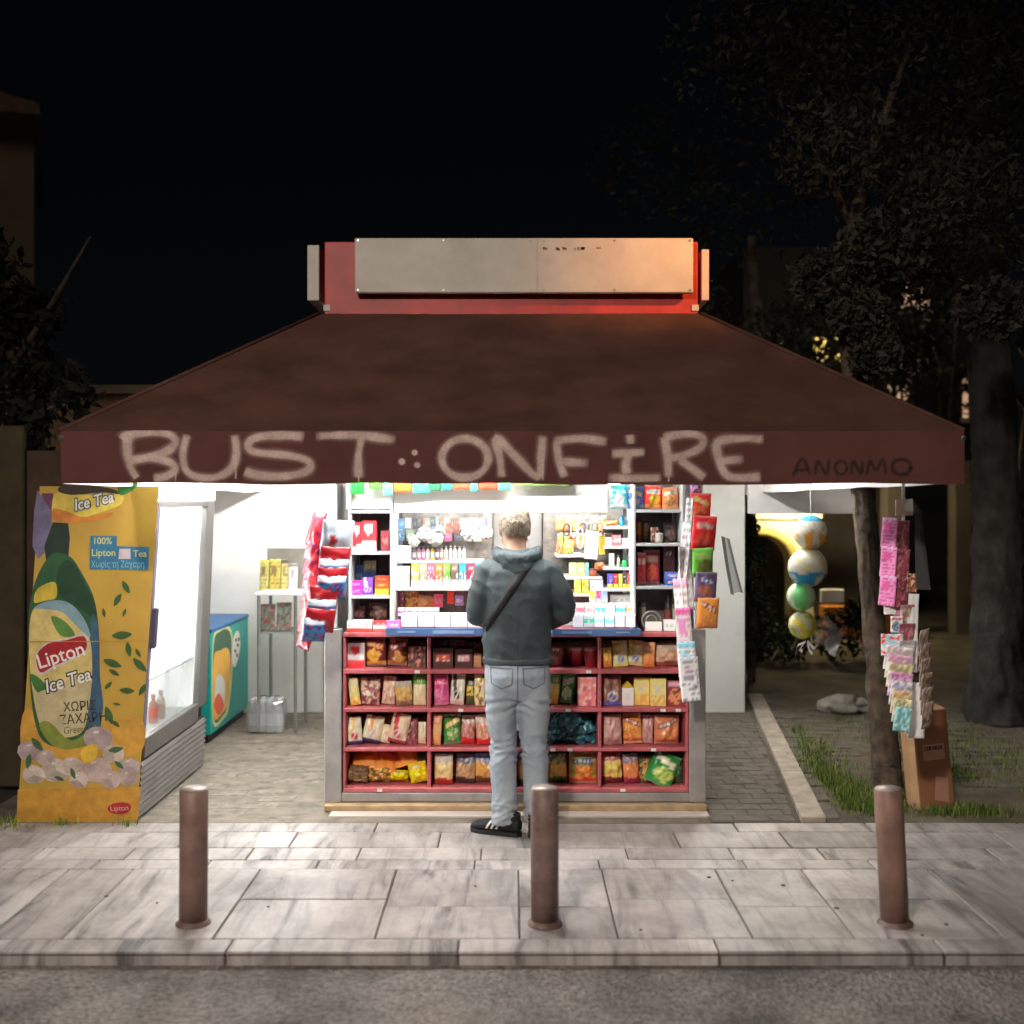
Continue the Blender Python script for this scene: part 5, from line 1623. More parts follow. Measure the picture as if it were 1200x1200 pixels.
def words(txt, px, py, hpx, col, rot=0, shear=0.0, bold=.0, wscale=1.0, parent=sp, name='lettering', outline=None):
    """flat lettering lying on the panel; px,py = lower left corner, hpx = letter height in photo pixels"""
    s = 6.17 / F
    for off, cc in ([(outline[1], outline[0])] if outline else []) + [(bold, col)]:
        LAY[0] += 1
        cu = bpy.data.curves.new(name, 'FONT')
        cu.body = txt
        cu.size = hpx * s * 1.38
        cu.shear = shear
        cu.offset = off * s
        cu.resolution_u = 3
        cu.fill_mode = 'FRONT'
        ob = bpy.data.objects.new(name, cu)
        COL.objects.link(ob)
        dg = bpy.context.evaluated_depsgraph_get()
        me = bpy.data.meshes.new_from_object(ob.evaluated_get(dg))
        bpy.data.objects.remove(ob)
        me.name = name
        me.materials.clear()
        o = link_mesh(name, me, pm('print_%d_%d_%d' % tuple(cc), C(*cc), .42, var=.06, scale=9), parent)
        yy = FY0 - .0006 - LAY[0] * .00004
        o.matrix_parent_inverse = Matrix.Identity(4)
        o.location = (X(px, 6.17), yy, Z(py, 6.17))
        o.rotation_euler = (R(90), R(-rot), 0)
        o.scale = (wscale, 1, 1)
    return o


# orange haze low on the sheet and pale footer
decal([(21, 925), (165, 922), (161.5, 963), (19.5, 965)], (206, 152, 60))
decal(smooth_poly([(30, 830), (60, 850), (110, 852), (163, 840), (166, 880), (120, 890), (60, 895), (26, 880)]), (208, 156, 64))
# bottle: cap, neck, green shoulders, label
decal([(49, 578), (62, 578), (64, 596), (50, 600)], (110, 62, 86))
decal([(44, 574), (61, 600), (60, 640), (45, 655), (38, 640), (40, 600)], (116, 108, 140))
decal([(62, 612), (80, 613), (82, 630), (80, 656), (55, 665), (52, 640)], (34, 52, 44))
decal(smooth_poly([(60, 650), (82, 652), (96, 672), (110, 700), (116, 740), (116, 790), (120, 830), (112, 868), (80, 876), (50, 868), (38, 830), (34, 770), (34, 720), (42, 680)]), (46, 90, 56))
decal(smooth_poly([(72, 660), (84, 658), (98, 680), (110, 705), (112, 724), (92, 712), (72, 700), (66, 680)]), (34, 66, 44))
decal(smooth_poly([(108, 720), (116, 740), (117, 790), (121, 830), (112, 860), (100, 840), (104, 780)]), (60, 92, 116))
decal(smooth_poly([(44, 690), (64, 682), (66, 700), (52, 704), (40, 706)]), (206, 180, 66))
decal(smooth_poly([(38, 716), (52, 708), (74, 708), (94, 722), (106, 752), (108, 790), (104, 830), (96, 858), (70, 864), (48, 852), (37, 800), (34, 750)]), (214, 192, 120))
decal(smooth_poly([(40, 712), (58, 704), (80, 706), (98, 724), (106, 746), (94, 738), (74, 718), (54, 714)]), (130, 160, 170))
decal(smooth_poly([(60, 722), (76, 728), (88, 744), (74, 746), (66, 738)]), (96, 136, 66))
decal(smooth_poly([(36, 790), (48, 796), (60, 812), (50, 816), (40, 806)]), (70, 120, 60))
decal(smooth_poly([(42, 816), (60, 806), (104, 790), (106, 810), (96, 856), (70, 862), (48, 850)]), (196, 182, 140))
decal(smooth_poly([(46, 850), (58, 846), (84, 868), (112, 850), (116, 866), (84, 878), (60, 872)]), (130, 140, 60))
# red name plate, white words
decal(smooth_poly([(42, 766), (56, 752), (78, 748), (100, 743), (103, 762), (84, 774), (62, 784), (46, 791)], 3), (206, 200, 190))
decal(smooth_poly([(43, 768), (57, 754), (78, 750), (98.5, 745.5), (101, 761), (84, 771.5), (62, 781), (47, 788)], 3), (166, 36, 44))
words('Lipton', 45.5, 784, 17.5, (232, 226, 220), rot=17, bold=.25, wscale=.93)
words('Ice Tea', 54, 812, 15.5, (230, 226, 218), rot=16, shear=.2, bold=.3, wscale=.88, outline=((30, 44, 40), 1.8))
words('ΧΩΡΙΣ', 74.5, 834, 11, (46, 40, 34), rot=4, bold=.1, wscale=.86)
words('ΖΑΧΑΡΗ', 70, 849.5, 11.5, (46, 40, 34), rot=5, bold=.1, wscale=.88)
words('Green Tea', 74, 860, 8.5, (86, 80, 60), rot=5, shear=.25, wscale=.85)
# upper band: lemon slice and second name
decal(smooth_poly([(62, 584), (70, 577), (98, 580), (140, 578), (143, 590), (120, 600), (90, 608), (64, 606)]), (222, 196, 84))
decal(smooth_poly([(63, 596), (80, 600), (100, 606), (130, 600), (128, 606), (96, 612), (64, 610)]), (206, 128, 56))
decal(smooth_poly([(68, 575), (76, 568), (104, 569), (132, 573), (140, 579), (118, 577), (84, 580)]), (60, 48, 36))
decal(smooth_poly([(140, 566), (161, 566), (156, 574), (145, 580), (139, 578)]), (48, 120, 48))
words('Ice Tea', 87.5, 598.5, 13.5, (226, 226, 220), rot=13, shear=.25, bold=.3, wscale=.86, outline=((70, 96, 100), 1.8))
# blue boxes with small words
decal([(106, 628), (137, 628), (137, 640), (175, 641), (174, 668), (105, 667)], (52, 118, 150))
words('100%', 108.5, 637.5, 8, (206, 200, 120), bold=.12, wscale=.95)
words('Lipton', 107, 651.5, 8.5, (206, 200, 120), bold=.12, wscale=.95)
decal([(140, 643), (153, 643), (153, 655), (139, 655)], (206, 190, 190))
words('Tea', 156, 652.5, 8.2, (206, 200, 130), bold=.12, wscale=.95)
words('Χωρίς τη Ζάχαρη', 107, 665, 8, (130, 176, 190), bold=.05, wscale=.69)


def leafd(cx, cyy, L, a, col):
    a = math.radians(a)
    pts = []
    for t, w in ((-1, 0), (-.5, .32), (0, .42), (.5, .3), (1, 0), (.5, -.26), (0, -.36), (-.5, -.28)):
        u, v = t * L / 2, w * L / 2
        pts.append((cx + u * math.cos(a) - v * math.sin(a), cyy + u * math.sin(a) + v * math.cos(a)))
    decal(smooth_poly(pts, 3), col)


for cx, cyy, L, a in ((148, 688, 17, 60), (138, 703, 17, 120), (122, 718, 11, 80), (146, 718, 10, 110), (143, 744, 24, -5), (151, 761, 18, 80), (162, 765, 12, 60), (132, 777, 23, 20), (134, 788, 14, 30), (164, 779, 22, 45), (127, 803, 12, -45), (149, 809, 18, 5), (167, 808, 16, -60), (137, 825, 9, 10), (128, 838, 22, 70), (136, 848, 12, 40)):
    leafd(cx, cyy, L, a, (62, 92, 48))
# ice cubes along the foot
ri = random.Random(12)
for cx, cyy, rr in ((115, 866, 18), (36, 880, 15), (66, 903, 19), (112, 902, 20), (152, 898, 14), (40, 908, 14), (134, 884, 14), (150, 911, 12), (92, 914, 12), (130, 913, 13), (54, 888, 12), (84, 896, 13)):
    a0 = ri.uniform(0, 1.5)
    q = [(cx + rr * math.cos(a0 + t) * ri.uniform(.8, 1.1), cyy + rr * .85 * math.sin(a0 + t) * ri.uniform(.8, 1.1)) for t in [i * 6.283 / 6 for i in range(6)]]
    base = ri.choice([(196, 176, 168), (186, 166, 166), (200, 184, 170)])
    decal(smooth_poly(q, 2), base)
    for a, b in ((0, 2), (2, 4), (4, 0)):
        f_ = ri.uniform(-26, 22)
        cc = tuple(max(0, min(255, int(v + f_))) for v in base)
        m_ = (a + 1) % 6
        decal([(cx, cyy), q[a], q[m_], q[b % 6]], cc)
    decal([(cx - rr * .3, cyy - rr * .5), (cx + rr * .1, cyy - rr * .55), (cx, cyy - rr * .38), (cx - rr * .25, cyy - rr * .36)], (222, 212, 204))
for cx, cyy, L, a in ((44, 872, 20, 50), (34, 892, 18, 100), (136, 878, 18, -10), (86, 906, 14, 70), (70, 912, 12, 20), (140, 896, 14, 40)):
    leafd(cx, cyy, L, a, (70, 100, 62))
decal(smooth_poly([(96, 878), (114, 872), (112, 890), (98, 894)], 3), (226, 186, 66))
# small red plate low right
decal(smooth_poly([(128, 944), (140, 940), (153, 942), (152, 950), (142, 954), (128, 951)], 3), (176, 44, 48))
words('Lipton', 129.5, 950.3, 6.4, (222, 180, 170), rot=3, wscale=.95)
# crease seams of the poster
for py in (751.5, ):
    decal([(33, py), (175, py - 1), (175, py), (33, py + 1)], (190, 140, 40))

# ------------------------------------------------------------------ ice cream freezer, water pack, magazine table
iz = empty('ice_cream_freezer', (0, 0, 0))
tag(iz, 'low teal ice cream freezer with picture on its side', 'freezer')
IX, IY0, IY1, IH = -2.13, 8.15, 9.3, .81
TEAL = pm('teal_print', C(24, 150, 140), .4, var=.08, scale=3)
MB().bbox(IX - .6, IX, IY0, IY1, .06, IH - .03, .006).build('freezer_body', TEAL, iz)
MB().bbox(IX - .61, IX + .006, IY0 - .006, IY1 + .006, IH - .029, IH, .006).build('lid_rim', pm('blue_rim', C(30, 90, 140), .4), iz)
MB().box(IX - .55, IX - .03, IY0 + .03, IY1 - .03, .0, .059).build('plinth', FB, iz)
LY2 = [0]


def side_decal(pts, col):
    """flat print on the freezer's side; pts = (px, py) in the photo on the plane x = IX"""
    LY2[0] += 1
    P = []
    for a, b in pts:
        yy = -IX * F / (600 - a)
        P.append((IX + .001 + LY2[0] * .0004, yy, Z(b, yy)))
    bm = bmesh.new()
    f = bm.faces.new([bm.verts.new(p) for p in P])
    bmesh.ops.triangulate(bm, faces=[f])
    me = bpy.data.meshes.new('print'); bm.to_mesh(me); bm.free()
    return link_mesh('print', me, pm('print_%d_%d_%d' % tuple(col), C(*col), .42, var=.06, scale=9), iz)


side_decal(smooth_poly([(249, 752), (258, 736), (268, 734), (273, 750), (272, 790), (268, 830), (262, 842), (249, 846)]), (196, 206, 140))
side_decal(smooth_poly([(250, 756), (258, 740), (267, 738), (271, 752), (270, 790), (266, 826), (261, 838), (250, 842)]), (50, 84, 62))
side_decal(smooth_poly([(250, 772), (258, 762), (267, 760), (270, 780), (267, 822), (260, 836), (250, 840)]), (216, 164, 70))
side_decal(smooth_poly([(252, 800), (257, 790), (263, 800), (262, 826), (253, 834)]), (206, 210, 206))
side_decal(smooth_poly([(250, 826), (256, 812), (262, 826), (256, 838)]), (196, 84, 60))
side_decal(smooth_poly([(272, 752), (276, 740), (280, 742), (281, 758), (278, 774), (274, 782), (271, 772)]), (228, 222, 214))
for cx, cyy in ((276, 750), (278, 756), (275, 763), (277, 768), (279, 749)):
    side_decal([(cx - 1.2, cyy - 2), (cx + 1.2, cyy - 1.5), (cx + 1, cyy + 2.2), (cx - 1, cyy + 1.6)], (70, 54, 46))

# shrink-wrapped pack of water bottles on the floor
wp = empty('water_pack', (X(313, 8.6), 8.6, 0))
tag(wp, 'shrink wrapped pack of water bottles on the floor', 'water pack')
PET = pm('water_plastic', C(214, 220, 222), .2, var=.06, spec=.5)
for i in range(4):
    for j in range(2):
        bottle_mesh(.064, .25, [(150, 160, 166), (176, 190, 204), (200, 206, 214)]).build('bottle', FABCOL, wp, smooth=True, loc=((i - 1.5) * .066, (j - .5) * .068, .002))
mb = MB()
prof = [(-.138, -.078), (-.07, -.082), (0, -.079), (.07, -.083), (.138, -.078), (.138, .078), (0, .082), (-.138, .078)]
vs = []
for zz, k in ((.001, 1.0), (.08, 1.02), (.15, .99), (.20, .95), (.235, .9), (.262, .55)):
    vs += [(a * k, b * k, zz + .022 * noise.noise(Vector((a * 30, b * 30, zz * 20)))) for a, b in prof]
fs = []
for r_ in range(5):
    for k in range(8):
        fs.append((r_ * 8 + k, r_ * 8 + (k + 1) % 8, r_ * 8 + 8 + (k + 1) % 8, r_ * 8 + 8 + k))
mb.add(vs, fs)
mb.build('wrap', clear('wrap_film', (.97, .98, .98), .7, .1, .2), wp)

# magazine table at the rear
mt = empty('magazine_table', (0, 0, 0))
tag(mt, 'small metal display table with magazines beside the freezer', 'table')
D = 8.5
xa, xb = X(298, D), X(384, D)
MB().bbox(xa, xb, D, D + .5, Z(695, D) - .02, Z(695, D), .004).build('table_top', WHITE, mt)
MB().bbox(xa + .03, xb, D + .05, D + .45, Z(742, D) - .012, Z(742, D), .004).build('lower_shelf', pm('grey_shelf', C(150, 152, 144), .5), mt)
for px in (345, 302, 380):
    MB().tube([(X(px, D), D + .04, 0), (X(px, D), D + .04, Z(695, D) - .021)], .013, 8).build('leg', WIRE, mt)
    MB().tube([(X(px, D), D + .46, 0), (X(px, D), D + .46, Z(695, D) - .021)], .013, 8).build('leg', WIRE, mt)
MB().box(xa + .01, xb - .01, D + .40, D + .42, Z(695, D) + .001, Z(645, D)).build('rack_back', pm('rack_grey', C(126, 122, 112), .6, var=.2), mt)
for k, (x0, x1, yt, st, cols, lk) in enumerate([(304, 314, 656, 'text', [(140, 132, 70), (30, 30, 28), (70, 60, 36), (150, 138, 50)], 'yellow and black'), (315, 328, 655, 'text', [(132, 118, 50), (36, 34, 30), (80, 66, 40), (140, 128, 60)], 'gold'), (329, 337, 655, 'text', [(150, 140, 84), (44, 40, 34), (110, 96, 50), (44, 44, 40)], 'pale yellow'), (338, 348, 660, 'text', [(206, 200, 190), (70, 66, 60), (120, 110, 100), (90, 80, 76)], 'white')]):
    paper('magazine', x0, x1, yt, 694.5, D + .32, st, cols, f'{lk} magazine, {ORD[k]} on the display table', 'magazine', 'magazines on the table', tilt=-8, curve=.004)
for k, (x0, x1, yt, cols, lk) in enumerate([(305, 322, 708, [(150, 120, 110), (100, 90, 80), (90, 130, 120), (130, 60, 56)], 'rust and green'), (324, 341, 706, [(120, 130, 120), (80, 80, 76), (150, 90, 80), (110, 120, 110)], 'grey green')]):
    paper('magazine', x0, x1, yt, 741.5, D + .2, 'blotch', cols, f'{lk} magazine on the lower shelf of the display table', 'magazine', 'magazines on the table', tilt=-8, curve=.004)

# ------------------------------------------------------------------ bollards
BOL = pm('bollard_brown', C(118, 96, 88), .55, metal=.05, var=.22, scale=10, bump=.12, bscale=50, stain=.45, stain_col=C(60, 40, 36))
BTOP = pm('bollard_cap', C(176, 164, 156), .4, metal=.4, var=.15)
for k, (px, ptop, pbase, lean_, lab) in enumerate([(226.5, 927, 1082, 0.3, 'brown metal bollard in front of the drinks fridge'), (638.5, 926, 1082, -.2, 'brown metal bollard in front of the customer'), (1049, 925, 1080, -3.0, 'brown metal bollard leaning slightly, in front of the tree')]):
    D = 4.66
    b = empty('bollard', (X(px, D), D, 0), (0, R(lean_), 0))
    tag(b, lab, 'bollard', 'bollards along the kerb')
    r_ = .0565
    H = (pbase - ptop) * D / F + .012
    MB().lathe([(r_, .004), (r_, H - .006), (r_ - .004, H - .001)], 28).build('post', pm('bollard_brown_%d' % k, C(*[(142, 114, 104), (136, 112, 104), (146, 114, 100)][k]), .5, metal=.05, var=.24, scale=(8, 12, 6)[k], bump=.16, bscale=(50, 40, 64)[k], stain=(.4, .55, .5)[k], stain_col=C(70, 46, 40)), b, smooth=False)
    MB().lathe([(r_ - .0045, H - .001), (r_ - .006, H + .003), (.001, H + .006)], 28).build('cap', BTOP, b, smooth=True)
    MB().lathe([(r_ + .014, -.004), (r_ + .014, .006), (r_ + .002, .010), (r_ + .0015, .02)], 28).build('base_ring', BOL, b, smooth=False)
    for me in [c.data for c in b.children]:
        for p in me.polygons: p.use_smooth = len(p.vertices) == 4

# ------------------------------------------------------------------ the customer, seen from behind
PY = 5.93
per0 = (X(606, PY), PY, 0)


def loft(mb, rings, n=18):
    """rings: (centre, rx, ry, axis u, axis v) -> closed tube"""
    vs, fs = [], []
    for c, rx, ry, u, v in rings:
        c, u, v = Vector(c), Vector(u).normalized(), Vector(v).normalized()
        for k in range(n):
            t = 2 * math.pi * k / n
            vs.append(c + u * rx * math.cos(t) + v * ry * math.sin(t))
    m = len(rings)
    for i in range(m - 1):
        for k in range(n):
            k2 = (k + 1) % n
            fs.append((i * n + k, i * n + k2, (i + 1) * n + k2, (i + 1) * n + k))
    fs.append(tuple(range(n - 1, -1, -1)))
    fs.append(tuple((m - 1) * n + k for k in range(n)))
    mb.add(vs, fs)


def limb(mb, pts, n=14):
    """pts: (x, y, z, r) or (x, y, z, ra, rb)"""
    P = [Vector(p[:3]) for p in pts]
    mb.tube(P, [(p[3], p[4] if len(p) > 4 else p[3]) for p in pts], n)


def ball(mb, c, r, n=3):
    bm = bmesh.new()
    bmesh.ops.create_icosphere(bm, subdivisions=n, radius=1)
    bm.verts.index_update()
    rr = r if isinstance(r, (tuple, list)) else (r, r, r)
    mb.add([(c[0] + v.co.x * rr[0], c[1] + v.co.y * rr[1], c[2] + v.co.z * rr[2]) for v in bm.verts], [[v.index for v in f.verts] for f in bm.faces])
    bm.free()


def fuse(mb, name, mat, parent, voxel=.009, smooth=6, fold=None):
    """weld overlapping shells into one continuous surface"""
    ob = mb.build('tmp', mat)
    m = ob.modifiers.new('r', 'REMESH'); m.mode = 'VOXEL'; m.voxel_size = voxel
    s = ob.modifiers.new('s', 'SMOOTH'); s.factor = .5; s.iterations = smooth
    dg = bpy.context.evaluated_depsgraph_get()
    me = bpy.data.meshes.new_from_object(ob.evaluated_get(dg))
    bpy.data.objects.remove(ob)
    me.name = name
    if fold:
        nn = [v.normal.copy() for v in me.vertices]
        for v, q in zip(me.vertices, nn):
            v.co = v.co + q * fold(v.co, q)
    me.polygons.foreach_set('use_smooth', [True] * len(me.polygons))
    me.materials.clear()
    return link_mesh(name, me, mat, parent)


SKIN = pm('skin', C(206, 160, 136), .5, var=.08, scale=14, bump=.05)
# body: head on a bowed neck, torso, arms with hands, legs
bm_ = MB()
ux, uy, uz = (1, 0, 0), (0, 1, 0), (0, 0, 1)
hc = Vector((-.012, .055, 1.565))
tb = R(24)
hz_ = Vector((0, math.sin(tb), math.cos(tb)))
hy_ = Vector((0, math.cos(tb), -math.sin(tb)))
HR = [(-.115, .03, .03, .05), (-.10, .046, .05, .045), (-.07, .058, .072, .03), (-.035, .066, .086, .015), (0, .072, .094, 0), (.035, .074, .096, -.004), (.065, .069, .088, -.006), (.09, .055, .068, -.006), (.106, .035, .042, -.004), (.112, .012, .014, 0)]
loft(bm_, [(hc + hz_ * a + hy_ * d, rx, ry, ux, hy_) for a, rx, ry, d in HR], 22)
limb(bm_, [(0, -.005, 1.36, .062), (0, .005, 1.42, .054), (-.006, .03, 1.49, .052), (-.01, .05, 1.54, .05)])
f0 = hc + hy_ * .09
ball(bm_, f0 + hz_ * -.012, (.012, .018, .024), 2)                       # nose
for s in (-1, 1):
    e = hc + Vector((s * .073, 0, 0)) - hy_ * .008 + hz_ * -.008
    ball(bm_, e, (.011, .022, .032), 2)                                  # ears
loft(bm_, [((0, 0, .80), .14, .10, ux, uy), ((0, 0, .95), .145, .1, ux, uy), ((0, 0, 1.1), .135, .095, ux, uy), ((0, .0, 1.25), .155, .105, ux, uy), ((0, -.005, 1.36), .15, .09, ux, uy), ((0, -.005, 1.41), .08, .06, ux, uy)])
ARM = {-1: [(-.155, -.005, 1.365), (-.19, -.02, 1.24), (-.207, -.005, 1.125), (-.15, .15, 1.085), (-.085, .245, 1.10)],
       1: [(.165, -.005, 1.365), (.218, -.015, 1.25), (.246, .01, 1.14), (.175, .155, 1.08), (.10, .245, 1.09)]}
for s in (-1, 1):
    A = ARM[s]
    limb(bm_, [(*A[0], .05), (*A[1], .047), (*A[2], .04), (*A[3], .036), (*A[4], .026)])
    w = Vector(A[4])
    d = (Vector(A[4]) - Vector(A[3])).normalized()
    side = d.cross(Vector((0, 0, 1))).normalized() * -s                 # thumb side: towards the middle
    limb(bm_, [(*w, .026, .02), (*(w + d * .04), .034, .016), (*(w + d * .085), .036, .014)])
    for k, (off, L) in enumerate(((-.026, .062), (-.009, .074), (.009, .07), (.026, .055))):
        b0 = w + d * .08 + side * -off * .9
        b1 = b0 + d * L * .45 + Vector((0, 0, -.004))
        b2 = b1 + d * L * .28 + Vector((0, 0, -.018))
        b3 = b2 + d * L * .1 + Vector((0, 0, -.02))
        limb(bm_, [(*(b0 - d * .02), .0085), (*b0, .0088), (*b1, .008), (*b2, .0075), (*b3, .006)], 8)
    t0 = w + d * .025 + side * .026
    limb(bm_, [(*(t0 - side * .015), .011), (*t0, .011), (*(t0 + d * .03 + side * .016), .0095), (*(t0 + d * .055 + side * .014 + Vector((0, 0, -.01))), .0075)], 8)
LEG = {-1: [(-.078, 0, .84), (-.082, .006, .62), (-.072, .012, .475), (-.070, -.012, .30), (-.066, -.018, .09)],
       1: [(.082, 0, .84), (.086, .006, .62), (.088, .018, .475), (.094, 0, .30), (.098, -.008, .09)]}
for s in (-1, 1):
    L_ = LEG[s]
    limb(bm_, [(*L_[0], .075), (*L_[1], .066), (*L_[2], .05), (*L_[3], .048), (*L_[4], .036), (L_[4][0], L_[4][1], .05, .036)])
person = fuse(bm_, 'person', SKIN, None, .0065, 3)
person.location = per0
tag(person, 'person in dark hooded jacket and pale jeans standing at the kiosk', 'person')
# eyes and mouth
for s in (-1, 1):
    e = hc + Vector((s * .03, 0, 0)) + hy_ * .086 + hz_ * .012
    mb = MB(); ball(mb, e, (.012, .008, .008), 2)
    mb.build('eye', pm('eye_dark', C(70, 60, 54), .3), person, smooth=True)
mb = MB(); ball(mb, hc + hy_ * .093 + hz_ * -.055, (.022, .008, .006), 2)
mb.build('mouth', pm('lip', C(166, 100, 92), .5), person, smooth=True)
# hair: short, fair, tousled cap
bmh = MB()
loft(bmh, [(hc + hz_ * a + hy_ * (d - .012), rx * 1.075, ry * 1.03, ux, hy_) for a, rx, ry, d in HR[2:]], 24)
HAIRM = pm('fair_hair', C(216, 204, 182), .75, var=.28, scale=60, bump=.9, bscale=160, col2=C(140, 124, 104))


def hairf(co, q):
    return .006 * noise.noise(co * 55) + .004 * noise.noise(co * 120)


hair = fuse(bmh, 'hair', HAIRM, person, .006, 2, hairf)
bm2 = bmesh.new(); bm2.from_mesh(hair.data)
dele = []
for v in bm2.verts:
    p = v.co - hc
    yy, zz = p.dot(hy_), p.dot(hz_)
    if zz < -.055 + .02 * noise.noise(v.co * 30) or (yy > .05 and zz < .035) or (abs(p.x) > .066 and zz < -.02 and yy > -.03):
        dele.append(v)
bmesh.ops.delete(bm2, geom=dele, context='VERTS')
bm2.to_mesh(hair.data); bm2.free()

# loose tufts over the cap of hair
rh = random.Random(4)
mb = MB()
polys = list(hair.data.polygons)
for _ in range(2600):
    p = rh.choice(polys)
    c, nrm = p.center, p.normal
    t_ = (-hz_ * .9 + Vector((rh.uniform(-.7, .7), rh.uniform(-.5, .3), rh.uniform(-.3, .3))))
    t_ = (t_ - nrm * t_.dot(nrm)).normalized()
    L_ = rh.uniform(.008, .02)
    sd_ = t_.cross(nrm).normalized() * .0012
    a_, b_ = c + nrm * .0004, c + t_ * L_ * .6 + nrm * .005
    e_ = c + t_ * L_ + nrm * rh.uniform(.002, .008)
    mb.add([a_ - sd_, a_ + sd_, b_ + sd_ * .8, b_ - sd_ * .8, e_], [(0, 1, 2, 3), (3, 2, 4)], rh.choice([C(216, 204, 182), C(190, 174, 150), C(150, 134, 112), C(226, 216, 198)]))
mb.build('hair_strands', printed('hair_strand', .6, .3), hair)

# jacket: trunk and sleeves in one continuous cloth
def cloth_fold(amp, sc):
    def f(co, q):
        a = noise.noise(Vector((co.x * 5, co.y * 5, co.z * 14)) * sc)
        b = noise.noise(Vector((co.x * 14 + co.z * 7, co.y * 9, co.z * 10)) * sc)
        c = noise.noise(Vector((co.x * 38, co.y * 30, co.z * 34)) * sc)
        r_ = 1 - abs(b) * 2
        return amp * (a * .8 + .9 * max(0, r_) ** 2 - .4 + .25 * c)
    return f


bj = MB()
loft(bj, [((.002, 0, .885), .176, .126, ux, uy), ((.002, 0, .90), .178, .128, ux, uy), ((.0, -.004, 1.0), .178, .13, ux, uy), ((.0, -.008, 1.10), .18, .13, ux, uy), ((.004, -.012, 1.2), .184, .132, ux, uy),
          ((.006, -.016, 1.29), .188, .128, ux, uy), ((.006, -.016, 1.36), .178, .108, ux, uy), ((.002, -.01, 1.405), .145, .09, ux, uy), ((0, .0, 1.44), .09, .076, ux, uy), ((-.004, .012, 1.468), .068, .068, ux, uy)], 30)
for s in (-1, 1):
    A = ARM[s]
    sh = Vector(A[0])
    ball(bj, (sh.x - s * .012, sh.y - .004, sh.z - .012), (.066, .07, .06), 3)
    limb(bj, [(sh.x, sh.y, sh.z - .005, .062), (sh.x + s * .02, sh.y - .01, sh.z - .06, .064), (*A[1], .061), (A[2][0], A[2][1], A[2][2] + .03, .058), (A[2][0] - s * .004, A[2][1] + .012, A[2][2] - .012, .058), (*(Vector(A[2]).lerp(Vector(A[3]), .45)), .054), (*A[3], .05), (*(Vector(A[3]).lerp(Vector(A[4]), .85)), .043)], 16)
JACK = pm('dark_jacket', C(58, 70, 75), .62, var=.2, scale=5, bump=.35, bscale=260, spec=.4)
jacket = fuse(bj, 'jacket', JACK, person, .008, 5, cloth_fold(.0065, .9))
# hood lying on the back
bh = MB()
HP = []
for t in [i / 14 for i in range(15)]:
    a = math.pi * (1.12 - 1.24 * t)
    x_ = .098 * math.cos(a)
    y_ = .03 - .112 * max(0, math.sin(a)) ** .8
    z_ = 1.455 - .05 * math.sin(math.pi * t) ** 1.5
    HP.append((x_, y_, z_, .026 + .018 * math.sin(math.pi * t), .03 + .026 * math.sin(math.pi * t)))
limb(bh, HP, 14)
ball(bh, (0, -.098, 1.385), (.085, .03, .055), 3)
ball(bh, (0, -.105, 1.35), (.05, .024, .05), 3)
hood = fuse(bh, 'hood', JACK, jacket, .007, 3, cloth_fold(.007, 1.7))
# pale drawstring edge of the hood
mb = MB()
mb.tube([(.07 * math.cos(a), .02 - .10 * math.sin(a), 1.452 + .012 - .03 * math.sin(a)) for a in [math.pi * (i / 12) for i in range(13)]], .005, 6)
mb.build('hood_edge', pm('pale_trim', C(150, 160, 164), .7), jacket, smooth=True)
# hem band
mb = MB()
loft(mb, [((.002, 0, .876), .176, .126, ux, uy), ((.002, 0, .882), .181, .131, ux, uy), ((.002, 0, .905), .1835, .133, ux, uy), ((.002, 0, .912), .179, .129, ux, uy)], 40)
fuse(mb, 'hem', JACK, jacket, .007, 2, cloth_fold(.003, 1.5))
# cross-body strap, laid over the back of the jacket
me = jacket.data
bvh = BVHTree.FromPolygons([v.co[:] for v in me.vertices], [p.vertices[:] for p in me.polygons])


def onback(x_, z_):
    h = bvh.ray_cast(Vector((x_, -1, z_)), Vector((0, 1, 0)))
    return h[0] if h[0] else None


pl, pr = [], []
for i in range(26):
    t = i / 25
    x_, z_ = .06 - .25 * t, 1.40 - .37 * t
    d = Vector((-.25, 0, -.37)).normalized()
    nrm = Vector((-d.z, 0, d.x)) * .021
    a, b = onback(x_ + nrm.x, z_ + nrm.z), onback(x_ - nrm.x, z_ - nrm.z)
    if a and b:
        pl.append(a + Vector((0, -.005, 0))); pr.append(b + Vector((0, -.005, 0)))
mb = MB()
n_ = len(pl)
mb.add(pl + pr + [p + Vector((0, .006, 0)) for p in pl] + [p + Vector((0, .006, 0)) for p in pr],
       [(i, i + 1, n_ + i + 1, n_ + i) for i in range(n_ - 1)] + [(i, 2 * n_ + i, 2 * n_ + i + 1, i + 1) for i in range(n_ - 1)] + [(n_ + i + 1, 3 * n_ + i + 1, 3 * n_ + i, n_ + i) for i in range(n_ - 1)])
mb.build('bag_strap', pm('black_strap', C(20, 20, 22), .7, var=.15), person, smooth=True)
# seam down the back
sm = [onback(.004, 1.36 - .43 * i / 30) for i in range(31)]
mb = MB(); mb.tube([p + Vector((0, -.0005, 0)) for p in sm if p], .0022, 5)
mb.build('back_seam', JACK, jacket, smooth=True)

